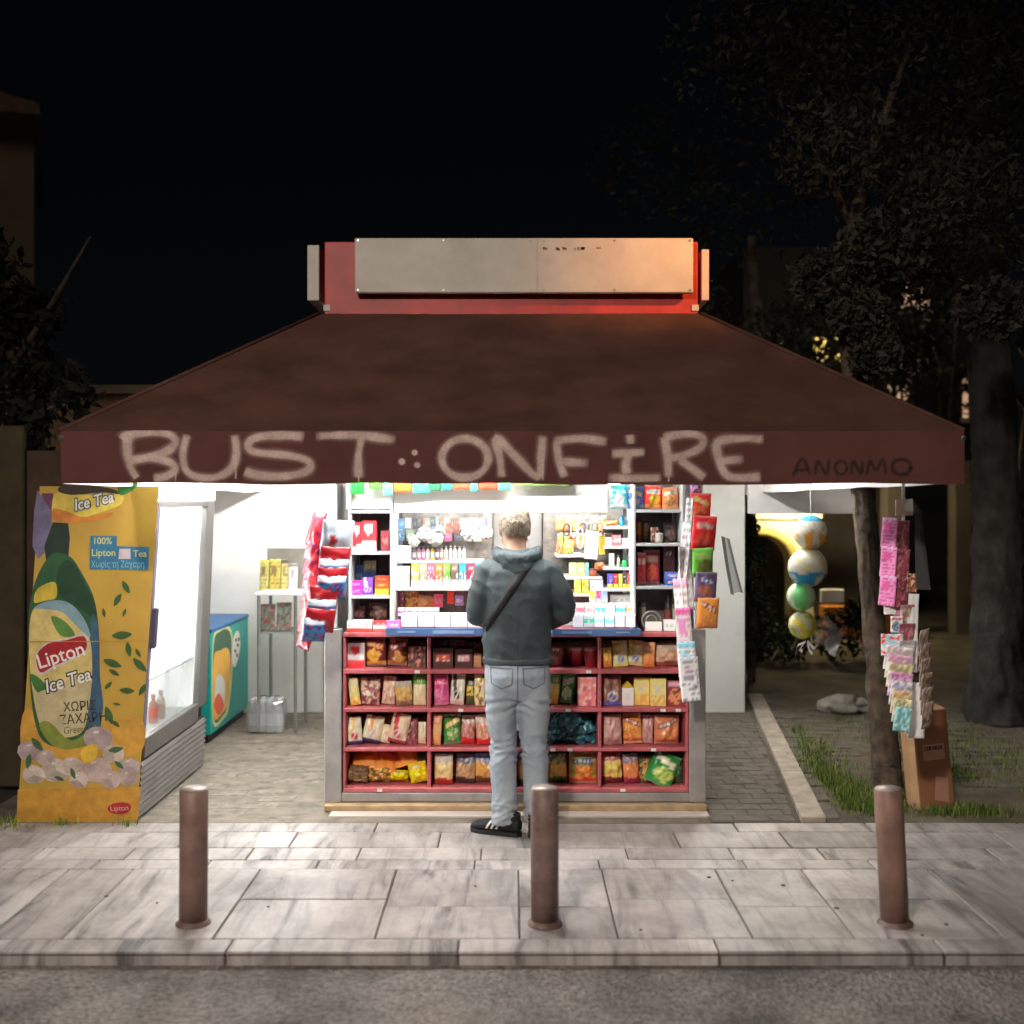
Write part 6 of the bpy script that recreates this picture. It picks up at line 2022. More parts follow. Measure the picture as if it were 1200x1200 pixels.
# jeans
bj2 = MB()
loft(bj2, [((.002, .0, .70), .13, .10, ux, uy), ((.002, -.006, .76), .168, .125, ux, uy), ((.002, -.012, .82), .172, .134, ux, uy), ((.002, -.004, .88), .167, .12, ux, uy), ((.002, 0, .93), .16, .11, ux, uy), ((.002, 0, .97), .155, .105, ux, uy)], 26)
for s in (-1, 1):
    L_ = LEG[s]
    limb(bj2, [(L_[0][0], L_[0][1] - .01, .82, .088, .108), (L_[0][0] * 1.02, -.008, .74, .09, .105), (*L_[1], .082, .09), (L_[1][0] * .96, .01, .55, .074, .08), (*L_[2], .068, .072), (L_[3][0], L_[3][1] + .006, .38, .068, .07), (*L_[3], .067, .068), (L_[4][0], L_[4][1], .17, .063, .064), (L_[4][0], L_[4][1], .10, .064, .066), (L_[4][0], L_[4][1], .062, .066, .068)], 18)


def jfold(co, q):
    s = -1 if co.x < .005 else 1
    kn = math.exp(-((co.z - .44) / .075) ** 2)
    an = math.exp(-((co.z - .12) / .07) ** 2)
    st = math.exp(-((co.z - .68) / .05) ** 2) * (1 if co.y < 0 else .3)
    rg = 1 - 2 * abs(noise.noise(Vector((co.x * 9 + s * 3, co.y * 9, (co.z + .35 * co.x * s + .25 * co.y) * 24))))
    w = (max(0, rg) ** 1.5 - .3) * (.011 * kn + .012 * an) + .004 * math.sin(co.z * 120 + 30 * co.x * s + 9 * noise.noise(co * 11)) * (kn + an)
    w += .006 * st * math.sin((co.z + .4 * abs(co.x)) * 110 + 3 * noise.noise(co * 12))
    return w + .0075 * noise.noise(Vector((co.x * 10, co.y * 10, co.z * 7))) + .0028 * noise.noise(co * 38)


DENIM = pm('pale_denim', C(176, 184, 192), .85, var=.16, scale=6, bump=.35, bscale=260, col2=C(136, 148, 160), spec=.2)
jeans = fuse(bj2, 'jeans', DENIM, person, .0075, 4, jfold)
me = jeans.data
bvj = BVHTree.FromPolygons([v.co[:] for v in me.vertices], [p.vertices[:] for p in me.polygons])
STITCH = pm('denim_seam', C(104, 116, 134), .85)


def jray(x_, z_):
    h = bvj.ray_cast(Vector((x_, -1, z_)), Vector((0, 1, 0)))
    return h[0]


for s in (-1, 1):   # back pockets with stitched edge
    cx = .003 + s * .082
    out_ = [(cx - .056, .868), (cx - .052, .79), (cx, .765), (cx + .052, .79), (cx + .056, .868), (cx - .056, .868)]
    pts = []
    for (a, b), (c, d) in zip(out_, out_[1:]):
        for t in range(6):
            p = jray(a + (c - a) * t / 6, b + (d - b) * t / 6)
            if p: pts.append(p + Vector((0, -.001, 0)))
    pts.append(pts[0])
    mb = MB(); mb.tube(pts, .003, 5, cap=False)
    mb.build('pocket_seam', STITCH, jeans, smooth=True)
pts = [jray(.002, .90 - .2 * i / 20) for i in range(21)]
mb = MB(); mb.tube([p + Vector((0, -.0005, 0)) for p in pts if p], .003, 5)
mb.build('seat_seam', STITCH, jeans, smooth=True)

# trainers: dark uppers, pale sole edge, three white stripes
SHOE = pm('black_suede', C(26, 26, 30), .75, var=.2, scale=20, bump=.2)
SOLE = pm('dark_sole', C(34, 34, 36), .7)


def shoe(loc, yaw):
    sh = empty('shoe', loc, (0, 0, yaw), parent=person)
    mb = MB()      # local: toe towards +y, heel at -y
    R_ = [(-.085, .030, .030, .045), (-.07, .034, .042, .052), (-.03, .036, .046, .054), (.0, .037, .044, .05), (.05, .042, .036, .042), (.10, .047, .03, .036), (.15, .045, .025, .032), (.18, .032, .018, .026), (.192, .012, .010, .022)]
    loft(mb, [((0, y_, c_ + .004), rx, rz, ux, uz) for y_, rx, rz, c_ in R_], 18)
    limb(mb, [(0, -.04, .06, .037), (0, -.045, .10, .04), (0, -.048, .118, .038)], 14)
    up_ = fuse(mb, 'upper', SHOE, sh, .006, 2)
    mb = MB()
    out_ = [(-.032, -.08), (-.038, -.03), (-.038, .03), (-.046, .09), (-.046, .14), (-.034, .18), (0, .198), (.034, .18), (.047, .14), (.047, .09), (.038, .03), (.038, -.03), (.032, -.08), (0, -.095)]
    vs = [(a, b, 0.0) for a, b in out_] + [(a * 1.02, b * 1.01, .022) for a, b in out_]
    k = len(out_)
    mb.add(vs, [(i, i + k, (i + 1) % k + k, (i + 1) % k) for i in range(k)] + [tuple(range(k)), tuple(range(2 * k - 1, k - 1, -1))])
    mb.build('sole', SOLE, sh)
    up_me = up_.data
    bv = BVHTree.FromPolygons([v.co[:] for v in up_me.vertices], [p.vertices[:] for p in up_me.polygons])
    for sd in (-1, 1):
        for q in range(3):
            A_, B_ = [], []
            for t in range(7):
                t /= 6
                yb_ = .035 + q * .026 - .028 * t
                zb_ = .03 + .05 * t
                for off, arr in ((-.006, A_), (.006, B_)):
                    h = bv.ray_cast(Vector((sd * .2, yb_ + off, zb_)), Vector((-sd, 0, 0)))
                    arr.append((h[0] + Vector((sd * .0022, 0, .0008))) if h[0] else None)
            ok = [(a, b) for a, b in zip(A_, B_) if a and b]
            if len(ok) > 2:
                m_ = len(ok)
                mb = MB()
                mb.add([a for a, b in ok] + [b for a, b in ok], [(i, i + 1, m_ + i + 1, m_ + i) for i in range(m_ - 1)])
                mb.build('stripe', pm('stripe_white', C(226, 222, 216), .6), sh, smooth=True)
    return sh


shoe((-.062, -.01, .0), R(66))
shoe((.098, .0, .0), R(-8))

# ------------------------------------------------------------------ beach balls in a net
BALLM = printed('ball_vinyl', .25, .5, coat=.3)
strs = []
for k, (px, py, pr_, cc, lab) in enumerate([(950, 624, 20, [(40, 150, 190), (226, 160, 40)], 'topmost beach ball with blue cap and orange patch'), (947, 665, 23, [(214, 206, 150), (40, 150, 200)], 'large beach ball with blue patch, second of the hanging column'),
                                         (940, 699, 17, [(120, 220, 130), (130, 226, 140)], 'pale green beach ball, third of the hanging column'), (942, 733, 16.5, [(226, 206, 60), (206, 206, 40)], 'yellow patched beach ball, lowest of the hanging column')]):
    D = 7.3
    r_ = pr_ * D / F
    bm = bmesh.new()
    bmesh.ops.create_uvsphere(bm, u_segments=36, v_segments=24, radius=r_)
    me = bpy.data.meshes.new('beach_ball')
    bm.to_mesh(me); bm.free()
    at = me.color_attributes.new('Col', 'FLOAT_COLOR', 'POINT')
    cols = []
    for v in me.vertices:
        p = v.co / r_
        c = C(226, 222, 206)
        if k == 0:
            if p.z > .62: c = C(*cc[0])
            elif noise.noise(p * 2.2 + Vector((3, 1, 0))) > .12 and p.z < .1: c = C(*cc[1])
            elif noise.noise(p * 2.6) > .25: c = C(150, 170, 150)
        elif k == 1:
            if p.z < -.25 and noise.noise(p * 2.1 + Vector((1, 0, 4))) > -.12: c = C(*cc[1])
            elif noise.noise(p * 2.4) > .2: c = C(*cc[0])
        elif k == 2:
            if math.sin(math.atan2(p.y, p.x) * 3 + 1) > 0: c = C(*cc[0])
            else: c = C(206, 228, 190)
        else:
            if p.z < -.2 and noise.noise(p * 2 + Vector((0, 3, 0))) > -.15: c = C(*cc[1])
            elif noise.noise(p * 2) > .1: c = C(*cc[0])
            else: c = C(222, 226, 190)
        cols += [*c, 1.0]
    at.data.foreach_set('color', np.array(cols, dtype=np.float32))
    me.polygons.foreach_set('use_smooth', [True] * len(me.polygons))
    o = link_mesh('beach_ball', me, BALLM)
    o.location = (X(px, D), D + .01 * k, Z(py, D))
    tag(o, lab, 'beach ball', 'beach balls hung in a column')
    bmv = MB(); bmv.lathe([(.012, r_ - .002), (.008, r_ + .008), (.003, r_ + .01)], 10); bmv.build('valve', pm('valve_white', C(220, 220, 214), .4), o)
D = 7.3
net = empty('net_bag', (X(945, D), D, Z(750, D)))
tag(net, 'white net and ribbons tied round the column of beach balls', 'net bag')
NETM = pm('white_ribbon', C(226, 224, 222), .6, var=.05)
mb = MB(); mb.tube([(.03, .0, .0), (.03, 0, .75), (.02, 0, 1.16)], .0025, 5); mb.build('cord', NETM, net)
for (a, b, c) in (((-.01, -.02, -.005), (-.05, -.03, -.055), (-.03, -.02, -.07)), ((0, -.02, -.005), (.04, -.03, -.05), (.055, -.02, -.045)), ((0, -.02, -.005), (.01, -.03, -.06), (.03, -.03, -.085)), ((-.01, -.02, -.01), (-.06, -.02, -.03), (-.075, -.02, -.09))):
    a, b, c = Vector(a), Vector(b), Vector(c)
    mb = MB()
    w = Vector((.004, .003, .008))
    mb.add([a - w, a + w, b + w, b - w, c + w, c - w], [(0, 1, 2, 3), (3, 2, 4, 5)])
    mb.build('ribbon', NETM, net)
mb = MB()
vs, fs = [], []
for j in range(6):
    for i in range(6):
        u, v = i / 5, j / 5
        vs.append((.06 + .20 * u - .08 * v * u, .02 + .02 * math.sin(u * 7 + v * 4), .11 - .16 * v + .04 * math.sin(u * 5) - .02 * u))
for j in range(5):
    for i in range(5):
        fs.append((j * 6 + i, j * 6 + i + 1, j * 6 + i + 7, j * 6 + i + 6))
mb.add(vs, fs)
mb.build('net_flap', clear('net_film', (1, 1, 1), .2, .3, .22), net, smooth=True)

# ------------------------------------------------------------------ hanging magazine rack at the right end
D = 5.85
hook_strip(X(1062, D), D + .04, Z(860, D), 1.86, 'long display strip with magazines at the right end of the awning', w=.016)
PKm = [(214, 120, 170), (150, 60, 100), (206, 80, 140), (222, 150, 190)]
for k in range(3):
    yt = 606 + k * 34
    paper('magazine', 1032 - k * 1.5, 1049 - k * .5, yt, yt + 36, D - .01 - k * .012, 'text', PKm, f'pink magazine facing left, {("topmost", "middle", "lowest")[k]} of three on the right strip', 'magazine', 'magazines at the right end', yaw=-28, tilt=5, roll=5, curve=.008)
    paper('magazine', 1047 - k, 1068 - k * .3, yt + 4, yt + 38, D + .005 - k * .012, 'blotch', [(120, 60, 66), (150, 70, 90), (90, 50, 50), (170, 110, 110)], f'dark red magazine, {("topmost", "middle", "lowest")[k]} of three beside the pink ones', 'magazine', 'magazines at the right end', yaw=24, tilt=5, curve=.008)
paper('magazine', 1036, 1050, 706, 720, D - .02, 'text', [(222, 214, 206), (150, 120, 120), (206, 190, 180), (222, 214, 206)], 'small white leaflet below the pink magazines', 'leaflet', 'magazines at the right end', yaw=-6, curve=.004)
paper('disc_case', 1044, 1058, 722, 741, D - .025, 'cookie', [(222, 220, 220), (110, 130, 150), (60, 70, 90), (196, 50, 60)], 'white disc case with dark round picture on the right strip', 'disc case', 'magazines at the right end', yaw=-4, curve=.002, th=.012)
paper('disc_case', 1033, 1058, 743, 768, D - .03, 'blotch', [(130, 180, 200), (214, 206, 200), (206, 60, 60), (222, 220, 210)], 'pale blue and red disc case on the right strip', 'disc case', 'magazines at the right end', yaw=-6, curve=.002, th=.012)
pal = [[(222, 216, 212), (150, 120, 130), (206, 190, 180), (222, 216, 212)], [(222, 200, 206), (150, 90, 120), (206, 130, 160), (222, 150, 180)], [(226, 216, 170), (120, 100, 90), (214, 190, 60), (226, 210, 120)], [(222, 170, 200), (120, 60, 100), (206, 120, 170), (214, 130, 180)],
       [(214, 214, 220), (90, 90, 120), (150, 150, 190), (206, 206, 214)], [(226, 190, 150), (130, 90, 80), (214, 150, 90), (222, 180, 150)], [(222, 220, 206), (110, 110, 60), (190, 200, 40), (222, 220, 150)], [(150, 200, 200), (60, 100, 110), (90, 170, 170), (140, 200, 200)]]
plab = ['white', 'rose', 'cream', 'pink', 'pale grey', 'peach', 'lime edged', 'turquoise']
for k in range(8):
    yb = 786 + k * 10.2
    paper('magazine', 1035 + k * 1.6, 1066 - k * .2, yb - 30, yb, D - .03 - k * .014, 'text', pal[k], f'{plab[k]} magazine, {ORD[k] if k else "topmost"} in the shingled stack on the right strip', 'magazine', 'magazines at the right end', yaw=-14, tilt=12, roll=7, curve=.003, nv=8)
paper('sheet', 1062, 1075, 696, 788, D - .012, 'plain', [(214, 206, 200), (216, 208, 202), (210, 202, 196)], 'long blank pale sheet in the middle of the right strip', 'sheet', 'magazines at the right end', yaw=10, roll=2, curve=.006)
paper('sheet', 1063, 1084, 800, 865, D - .02, 'plain', [(222, 218, 216), (218, 214, 212), (214, 210, 208)], 'large blank white sheet at the foot of the right strip', 'sheet', 'magazines at the right end', yaw=8, roll=3, curve=.006)
for k in range(6):
    yb = 768 + k * 17
    paper('magazine', 1072 + k * .8, 1090 + k * .9, yb - 32, yb, D + .02 - k * .014, 'blotch', [(120, 96, 84), (150, 130, 116), (90, 70, 62), (176, 160, 150)], f'brown backed magazine, {ORD[k] if k else "topmost"} down the far side of the right strip', 'magazine', 'magazines at the right end', yaw=34, tilt=12, roll=-6, curve=.003, nv=8)
for k, (x0, x1, yb, cc, lk) in enumerate([(1046, 1066, 722, [(206, 130, 160), (120, 60, 80), (190, 90, 130), (206, 120, 150)], 'rose'), (1052, 1070, 742, [(190, 170, 160), (110, 80, 80), (150, 110, 100), (176, 60, 60)], 'beige'), (1050, 1071, 764, [(170, 110, 120), (90, 50, 60), (150, 80, 90), (120, 60, 70)], 'wine red'), (1050, 1072, 784, [(206, 196, 190), (120, 110, 120), (170, 150, 150), (150, 170, 180)], 'pearl grey')]):
    paper('magazine', x0, x1, yb - 34, yb, D + .008 - k * .01, 'text', cc, f'{lk} magazine in the middle of the right strip, {ORD[k] if k else "topmost"} of four', 'magazine', 'magazines at the right end', yaw=14, tilt=9, curve=.004, nv=10)
paper('disc_case', 1063, 1074, 672, 694, D - .012, 'blotch', [(150, 90, 60), (90, 60, 50), (190, 150, 120), (60, 46, 44)], 'small brown case beside the lowest pink magazine', 'disc case', 'magazines at the right end', yaw=8, curve=.002, th=.01)
mb = MB()   # plastic rain cover over the strip
vs = [(X(1047, D), D - .03, Z(598, D)), (X(1064, D), D - .06, Z(583, D)), (X(1080, D), D, Z(600, D)), (X(1095, D), D + .05, Z(692, D)), (X(1068, D), D - .06, Z(690, D)), (X(1066, D), D - .07, Z(600, D))]
mb.add(vs, [(0, 5, 1), (1, 5, 2), (5, 4, 3, 2)])
tag(mb.build('rain_cover', clear('cover_film', (.9, .9, .88), .4, .15, .22)), 'clear plastic rain cover over the right magazine strip', 'plastic cover')
o = MB().box(X(1046, D), X(1066, D), D - .045, D - .04, Z(604, D), Z(585, D)).build('header_card', pm('header_card', C(206, 176, 160), .6, col2=C(190, 150, 140)))
tag(o, 'pale pink header card at the top of the right strip', 'card')

# cardboard box leaning behind the strip
cb = empty('cardboard_box', (X(1101, 6.38), 6.40, 0), (R(-5), R(-2.5), R(14)))
tag(cb, 'tall brown cardboard box leaning against the tree', 'box')
CARD = pm('cardboard', C(150, 100, 72), .85, var=.12, scale=5, bump=.2, bscale=90, stain=.2, stain_col=C(100, 66, 48))
CARDL = pm('cardboard_edge', C(186, 146, 108), .85, var=.12, scale=8, bump=.15)
w, h, t = .215, .545, .13
MB().bbox(-w / 2, w / 2, 0, t, 0.004, h, .004).build('carton_shell', CARD, cb)
MB().box(-w / 2 - .004, -w / 2 - .0005, .002, t - .002, .006, h - .002).build('side_flap', CARDL, cb)
mb = MB(); mb.add([(-w / 2, 0.005, h + .001), (w / 2, 0.005, h + .001), (w / 2 + .01, t + .05, h + .035), (-w / 2 + .02, t + .05, h + .06)], [(0, 1, 2, 3)]); mb.build('top_flap', CARDL, cb)
MB().box(-w * .30, w * .32, -.003, -.0008, h * .50, h * .66).build('paper_label', pm('label_paper', C(190, 140, 116), .7, var=.1), cb)
for k in range(9):
    MB().box(-w * .25 + k * .0125, -w * .25 + k * .0125 + .005 + .003 * (k % 3), -.0045, -.0032, h * .60, h * .64).build('print_bar', pm('label_ink', C(96, 60, 52), .8), cb)
mb = MB(); mb.add([(-w * .08, -.003, h * .10), (w * .33, -.003, h * .06), (w * .36, -.003, h * .30), (0, -.003, h * .34)], [(0, 1, 2, 3)]); mb.build('tape_patch', pm('tape', C(186, 140, 120), .4), cb)

# rocks by the tree
for k, (px, py, sx, lab) in enumerate([(985, 810, .17, 'pale rock lying on the ground behind the tree'), (1008, 806, .11, 'smaller rock touching the tree trunk side')]):
    D = 9.4
    bm = bmesh.new(); bmesh.ops.create_icosphere(bm, subdivisions=4, radius=1)
    for v in bm.verts:
        v.co *= 1 + .3 * noise.noise(v.co * 1.6 + Vector((k * 7, 0, 0))) + .1 * noise.noise(v.co * 5)
        v.co = Vector((v.co.x * sx, v.co.y * sx * .8, max(v.co.z * sx * .62, -.03)))
    me = bpy.data.meshes.new('rock'); bm.to_mesh(me); bm.free()
    me.polygons.foreach_set('use_smooth', [True] * len(me.polygons))
    o = link_mesh('rock', me, pm('rock_grey', C(150, 144, 134), .9, var=.25, scale=9, bump=.6, bscale=30), loc=(X(px, D), D, .04))
    tag(o, lab, 'rock', 'rocks behind the tree')

# ------------------------------------------------------------------ trees and shrubs
BARK = pm('bark', C(104, 90, 76), .95, var=.35, scale=12, bump=1.0, bscale=45, col2=C(48, 40, 34))


def leaves(mb, centres, n, size, seed, cols, squash=.8):
    r = random.Random(seed)
    for _ in range(n):
        c, rad = r.choice(centres)
        while True:
            p = Vector((r.uniform(-1, 1), r.uniform(-1, 1), r.uniform(-1, 1)))
            if .15 < p.length < 1: break
        p = Vector(c) + Vector((p.x * rad, p.y * rad, p.z * rad * squash))
        a = Vector((r.uniform(-1, 1), r.uniform(-1, 1), r.uniform(-1, 1))).normalized()
        b = a.cross(Vector((r.uniform(-1, 1), r.uniform(-1, 1), r.uniform(-1, 1)))).normalized()
        s = size * r.uniform(.6, 1.3)
        mb.add([p - a * s, p + b * s * .42, p + a * s, p - b * s * .42], [(0, 1, 2), (0, 2, 3)], r.choice(cols))


LEAF = printed('leaf', .7, .25)
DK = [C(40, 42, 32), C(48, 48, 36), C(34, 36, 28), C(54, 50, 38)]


def tree(name, label, trunk, branches, centres, n, size, seed, cols=DK, group=None, bark=BARK):
    base = trunk[0]
    t = empty(name, base[:3])
    tag(t, label, 'tree', group)
    o3 = Vector(base[:3])
    pts, rr = [], []
    for i in range(len(trunk) - 1):
        a, b = trunk[i], trunk[i + 1]
        for k in range(14):
            u = k / 14
            pts.append(Vector(a[:3]).lerp(Vector(b[:3]), u) - o3 + Vector((noise.noise(Vector((i + u, seed, 0)) * 2), noise.noise(Vector((i + u, seed, 5)) * 2), 0)) * .015)
            rr.append((a[3] + (b[3] - a[3]) * u) * (1 + .1 * noise.noise(Vector((i * 3 + u * 3, seed, 9)))))
    pts.append(Vector(trunk[-1][:3]) - o3); rr.append(trunk[-1][3])
    mb = MB(); mb.tube(pts, rr, 44)
    cen = [Vector((p[0], p[1], p[2])) for p in mb.v]
    m_ = len(pts)
    out_ = []
    for i, p in enumerate(cen):
        c_ = pts[i // 44]
        d_ = (p - c_)
        q = Vector((p.x * 34, p.y * 34, p.z * 5 + seed))
        rid = 1 - 2 * abs(noise.noise(q))
        out_.append(tuple(p + d_ * (.16 * rid + .12 * noise.noise(p * 9) - .08 + .05 * noise.noise(p * 60))))
    mb.v = out_
    mb.build('trunk', bark, t, smooth=True)
    for br in branches:
        mb = MB()
        mb.tube([Vector(p[:3]) - o3 for p in br], [p[3] for p in br], 8)
        mb.build('limb', bark, t, smooth=True)
    if centres:
        mb = MB()
        leaves(mb, [(Vector(c) - o3, r_) for c, r_ in centres], n, size, seed, cols)
        mb.build('crown', LEAF, t)
    return t


# the leaning tree beside the kiosk
D = 6.85
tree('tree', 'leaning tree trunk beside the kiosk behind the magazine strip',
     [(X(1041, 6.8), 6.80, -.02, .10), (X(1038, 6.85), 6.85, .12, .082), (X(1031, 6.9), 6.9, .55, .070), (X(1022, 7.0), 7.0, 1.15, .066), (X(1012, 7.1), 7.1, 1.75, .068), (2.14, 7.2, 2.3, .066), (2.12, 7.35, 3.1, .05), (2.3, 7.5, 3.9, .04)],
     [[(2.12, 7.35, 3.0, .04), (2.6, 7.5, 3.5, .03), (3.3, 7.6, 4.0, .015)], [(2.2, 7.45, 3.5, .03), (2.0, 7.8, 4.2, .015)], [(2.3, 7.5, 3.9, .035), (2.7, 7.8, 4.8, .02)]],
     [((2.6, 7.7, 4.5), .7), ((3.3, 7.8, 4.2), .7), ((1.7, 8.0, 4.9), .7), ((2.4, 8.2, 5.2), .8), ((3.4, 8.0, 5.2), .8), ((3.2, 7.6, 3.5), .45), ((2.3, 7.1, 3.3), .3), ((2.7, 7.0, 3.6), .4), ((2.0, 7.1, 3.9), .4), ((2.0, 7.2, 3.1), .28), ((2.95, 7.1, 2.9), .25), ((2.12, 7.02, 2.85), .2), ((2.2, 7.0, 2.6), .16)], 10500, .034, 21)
# big trunk at the far right and trees behind
tree('tree', 'thick grey trunk of the large tree at the far right edge',
     [(X(1172, 9.0), 9.0, -.02, .26), (X(1170, 9.0), 9.0, .4, .2), (X(1168, 9), 9.0, 1.5, .175), (X(1162, 9), 9.0, 2.6, .16), (X(1155, 9), 9.1, 4.0, .13), (X(1150, 9), 9.2, 5.6, .1)],
     [[(X(1160, 9), 9.0, 3.0, .07), (4.6, 9.1, 4.0, .04), (5.2, 9.2, 5.0, .02)], [(X(1160, 9), 9.0, 3.4, .06), (3.0, 9.2, 4.4, .035), (2.3, 9.3, 5.4, .015)], [(X(1155, 9), 9.1, 4.0, .06), (3.2, 9.4, 5.2, .03)]],
     [((4.4, 9.4, 5.0), .9), ((3.4, 9.5, 5.2), .9), ((2.4, 9.6, 5.6), .8), ((5.2, 9.3, 4.4), .8), ((4.2, 9.2, 6.0), .9), ((4.6, 9.0, 3.4), .5), ((3.1, 9.0, 3.6), .4), ((3.3, 9.0, 4.3), .5)], 9500, .04, 22,
     bark=pm('grey_bark', C(54, 51, 47), .95, var=.3, scale=9, bump=1.0, bscale=35))
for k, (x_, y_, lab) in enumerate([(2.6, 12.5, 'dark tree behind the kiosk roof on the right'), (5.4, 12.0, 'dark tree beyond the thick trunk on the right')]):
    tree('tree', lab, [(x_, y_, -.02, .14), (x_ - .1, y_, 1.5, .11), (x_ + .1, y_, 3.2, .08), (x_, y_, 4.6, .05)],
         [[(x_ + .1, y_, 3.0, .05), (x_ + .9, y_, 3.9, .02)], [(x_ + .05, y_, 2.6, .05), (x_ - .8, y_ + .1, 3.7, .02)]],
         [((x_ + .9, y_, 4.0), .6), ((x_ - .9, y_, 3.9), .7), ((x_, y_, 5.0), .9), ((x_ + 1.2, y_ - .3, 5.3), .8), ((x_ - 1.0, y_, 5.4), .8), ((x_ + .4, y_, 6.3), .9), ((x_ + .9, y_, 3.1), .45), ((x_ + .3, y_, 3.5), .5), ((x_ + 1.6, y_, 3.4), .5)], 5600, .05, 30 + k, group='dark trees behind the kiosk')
# left tree: dark leaves before the low house
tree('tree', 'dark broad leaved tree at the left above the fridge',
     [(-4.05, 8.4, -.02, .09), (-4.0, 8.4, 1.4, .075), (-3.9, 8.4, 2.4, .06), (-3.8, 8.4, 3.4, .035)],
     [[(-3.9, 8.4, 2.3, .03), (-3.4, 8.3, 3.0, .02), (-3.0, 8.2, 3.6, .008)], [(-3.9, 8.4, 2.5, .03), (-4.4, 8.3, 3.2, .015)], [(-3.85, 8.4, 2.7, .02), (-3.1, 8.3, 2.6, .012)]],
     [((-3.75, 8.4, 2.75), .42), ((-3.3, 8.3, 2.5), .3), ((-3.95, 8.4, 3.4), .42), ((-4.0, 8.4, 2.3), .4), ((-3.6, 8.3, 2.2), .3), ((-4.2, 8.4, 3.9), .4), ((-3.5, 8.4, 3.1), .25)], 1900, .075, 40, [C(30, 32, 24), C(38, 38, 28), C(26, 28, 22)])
# ivy column beside the arch
iv = empty('ivy_bush', (X(881, 11), 11, 0)); tag(iv, 'dark ivy covered shrub beside the lit arch', 'shrub')
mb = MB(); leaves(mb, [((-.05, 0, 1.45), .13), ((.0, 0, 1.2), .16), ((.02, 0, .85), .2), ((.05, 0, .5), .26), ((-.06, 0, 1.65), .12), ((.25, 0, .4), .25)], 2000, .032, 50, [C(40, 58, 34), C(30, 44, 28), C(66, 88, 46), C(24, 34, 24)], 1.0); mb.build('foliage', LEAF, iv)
mb = MB(); mb.tube([(0, 0, 0), (.02, 0, .8), (0, 0, 1.6)], .04, 8); mb.build('stem', BARK, iv)
hd = empty('hedge_shrub', (X(975, 12.5), 12.5, 0)); tag(hd, 'low dark shrub under the beach balls', 'shrub')
mb = MB(); leaves(mb, [((-.5, 0, .22), .3), ((.1, 0, .3), .34), ((.3, 0, .5), .2)], 1100, .045, 51, [C(30, 36, 26), C(24, 28, 22), C(40, 46, 32)], .9); mb.build('foliage', LEAF, hd)
mb = MB(); mb.tube([(0, 0, 0), (0, 0, .5)], .04, 8); mb.build('stem', BARK, hd)

# ------------------------------------------------------------------ buildings
def wall_with_arch(name, x0, x1, z1, y, th, arch, mat, parent):
    """wall facing -y with one round-headed opening arch=(cx, half width, spring height)"""
    cx, hw, sp_ = arch
    pts = [(cx - hw, 0)] + [(cx + hw * math.cos(math.pi * (1 - i / 14)), sp_ + hw * math.sin(math.pi * (1 - i / 14))) for i in range(15)] + [(cx + hw, 0)]
    mb = MB()
    vs, fs = [], []
    for yy in (y, y + th):
        for a, b in pts: vs.append((a, yy, b))
    m = len(pts)
    top = []
    for yy in (y, y + th):
        for a, b in pts: vs.append((min(max(a, x0), x1) if 0 < pts.index((a, b)) < m - 1 else (x0 if a < cx else x1), yy, z1 if b > 0 else 0))
    # front face as fan quads from opening to outer frame
    for s in (0, 1):
        for i in range(m - 1):
            q = (s * m + i, s * m + i + 1, 2 * m + s * m + i + 1, 2 * m + s * m + i)
            fs.append(q if s else q[::-1])
    for i in range(m - 1):
        fs.append((i, i + 1, m + i + 1, m + i))
    mb.add(vs, fs)
    return mb.build(name, mat, parent)


vil = empty('villa', (0, 0, 0)); tag(vil, 'cream villa with lit arch seen past the kiosk on the right', 'building')
VY = 15.0
CREAM = pm('cream_plaster', C(214, 204, 168), .85, var=.1, scale=2, bump=.15, bscale=40)
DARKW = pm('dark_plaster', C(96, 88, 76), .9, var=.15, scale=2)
wall_with_arch('arch_wall', X(840, VY), X(958, VY), 2.0, VY, .35, (X(890, VY), .41, Z(664, VY)), CREAM, vil)
mb = MB()
cx, hw, sp_ = X(890, VY), .41, Z(664, VY)
tp = [(cx + (hw + .05) * math.cos(math.pi * (1 - i / 16)), VY - .03, sp_ + (hw + .05) * math.sin(math.pi * (1 - i / 16))) for i in range(17)]
mb.tube([(cx - hw - .05, VY - .03, 0)] + tp + [(cx + hw + .05, VY - .03, 0)], .06, 8)
mb.build('arch_moulding', pm('ochre_trim', C(190, 170, 96), .8, var=.1), vil, smooth=True)
MB().box(X(868, VY), X(962, VY), VY - .06, VY - .001, Z(608, VY), Z(600, VY)).build('string_course', CREAM, vil)
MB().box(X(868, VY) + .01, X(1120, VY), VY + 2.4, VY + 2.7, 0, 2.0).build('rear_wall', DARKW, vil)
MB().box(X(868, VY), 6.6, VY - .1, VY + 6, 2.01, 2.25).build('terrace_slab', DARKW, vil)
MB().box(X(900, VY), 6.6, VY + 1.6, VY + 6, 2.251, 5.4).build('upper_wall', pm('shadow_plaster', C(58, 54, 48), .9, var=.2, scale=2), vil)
for px in (1040, 1120):
    MB().box(X(px, VY), X(px + 18, VY), VY, VY + .3, 0, 2.0).build('porch_pillar', DARKW, vil)
WARM = emis('lit_window_warm', (1.0, .70, .16), 1.3)
WARM2 = emis('lit_window_dim', (1.0, .60, .36), .5)
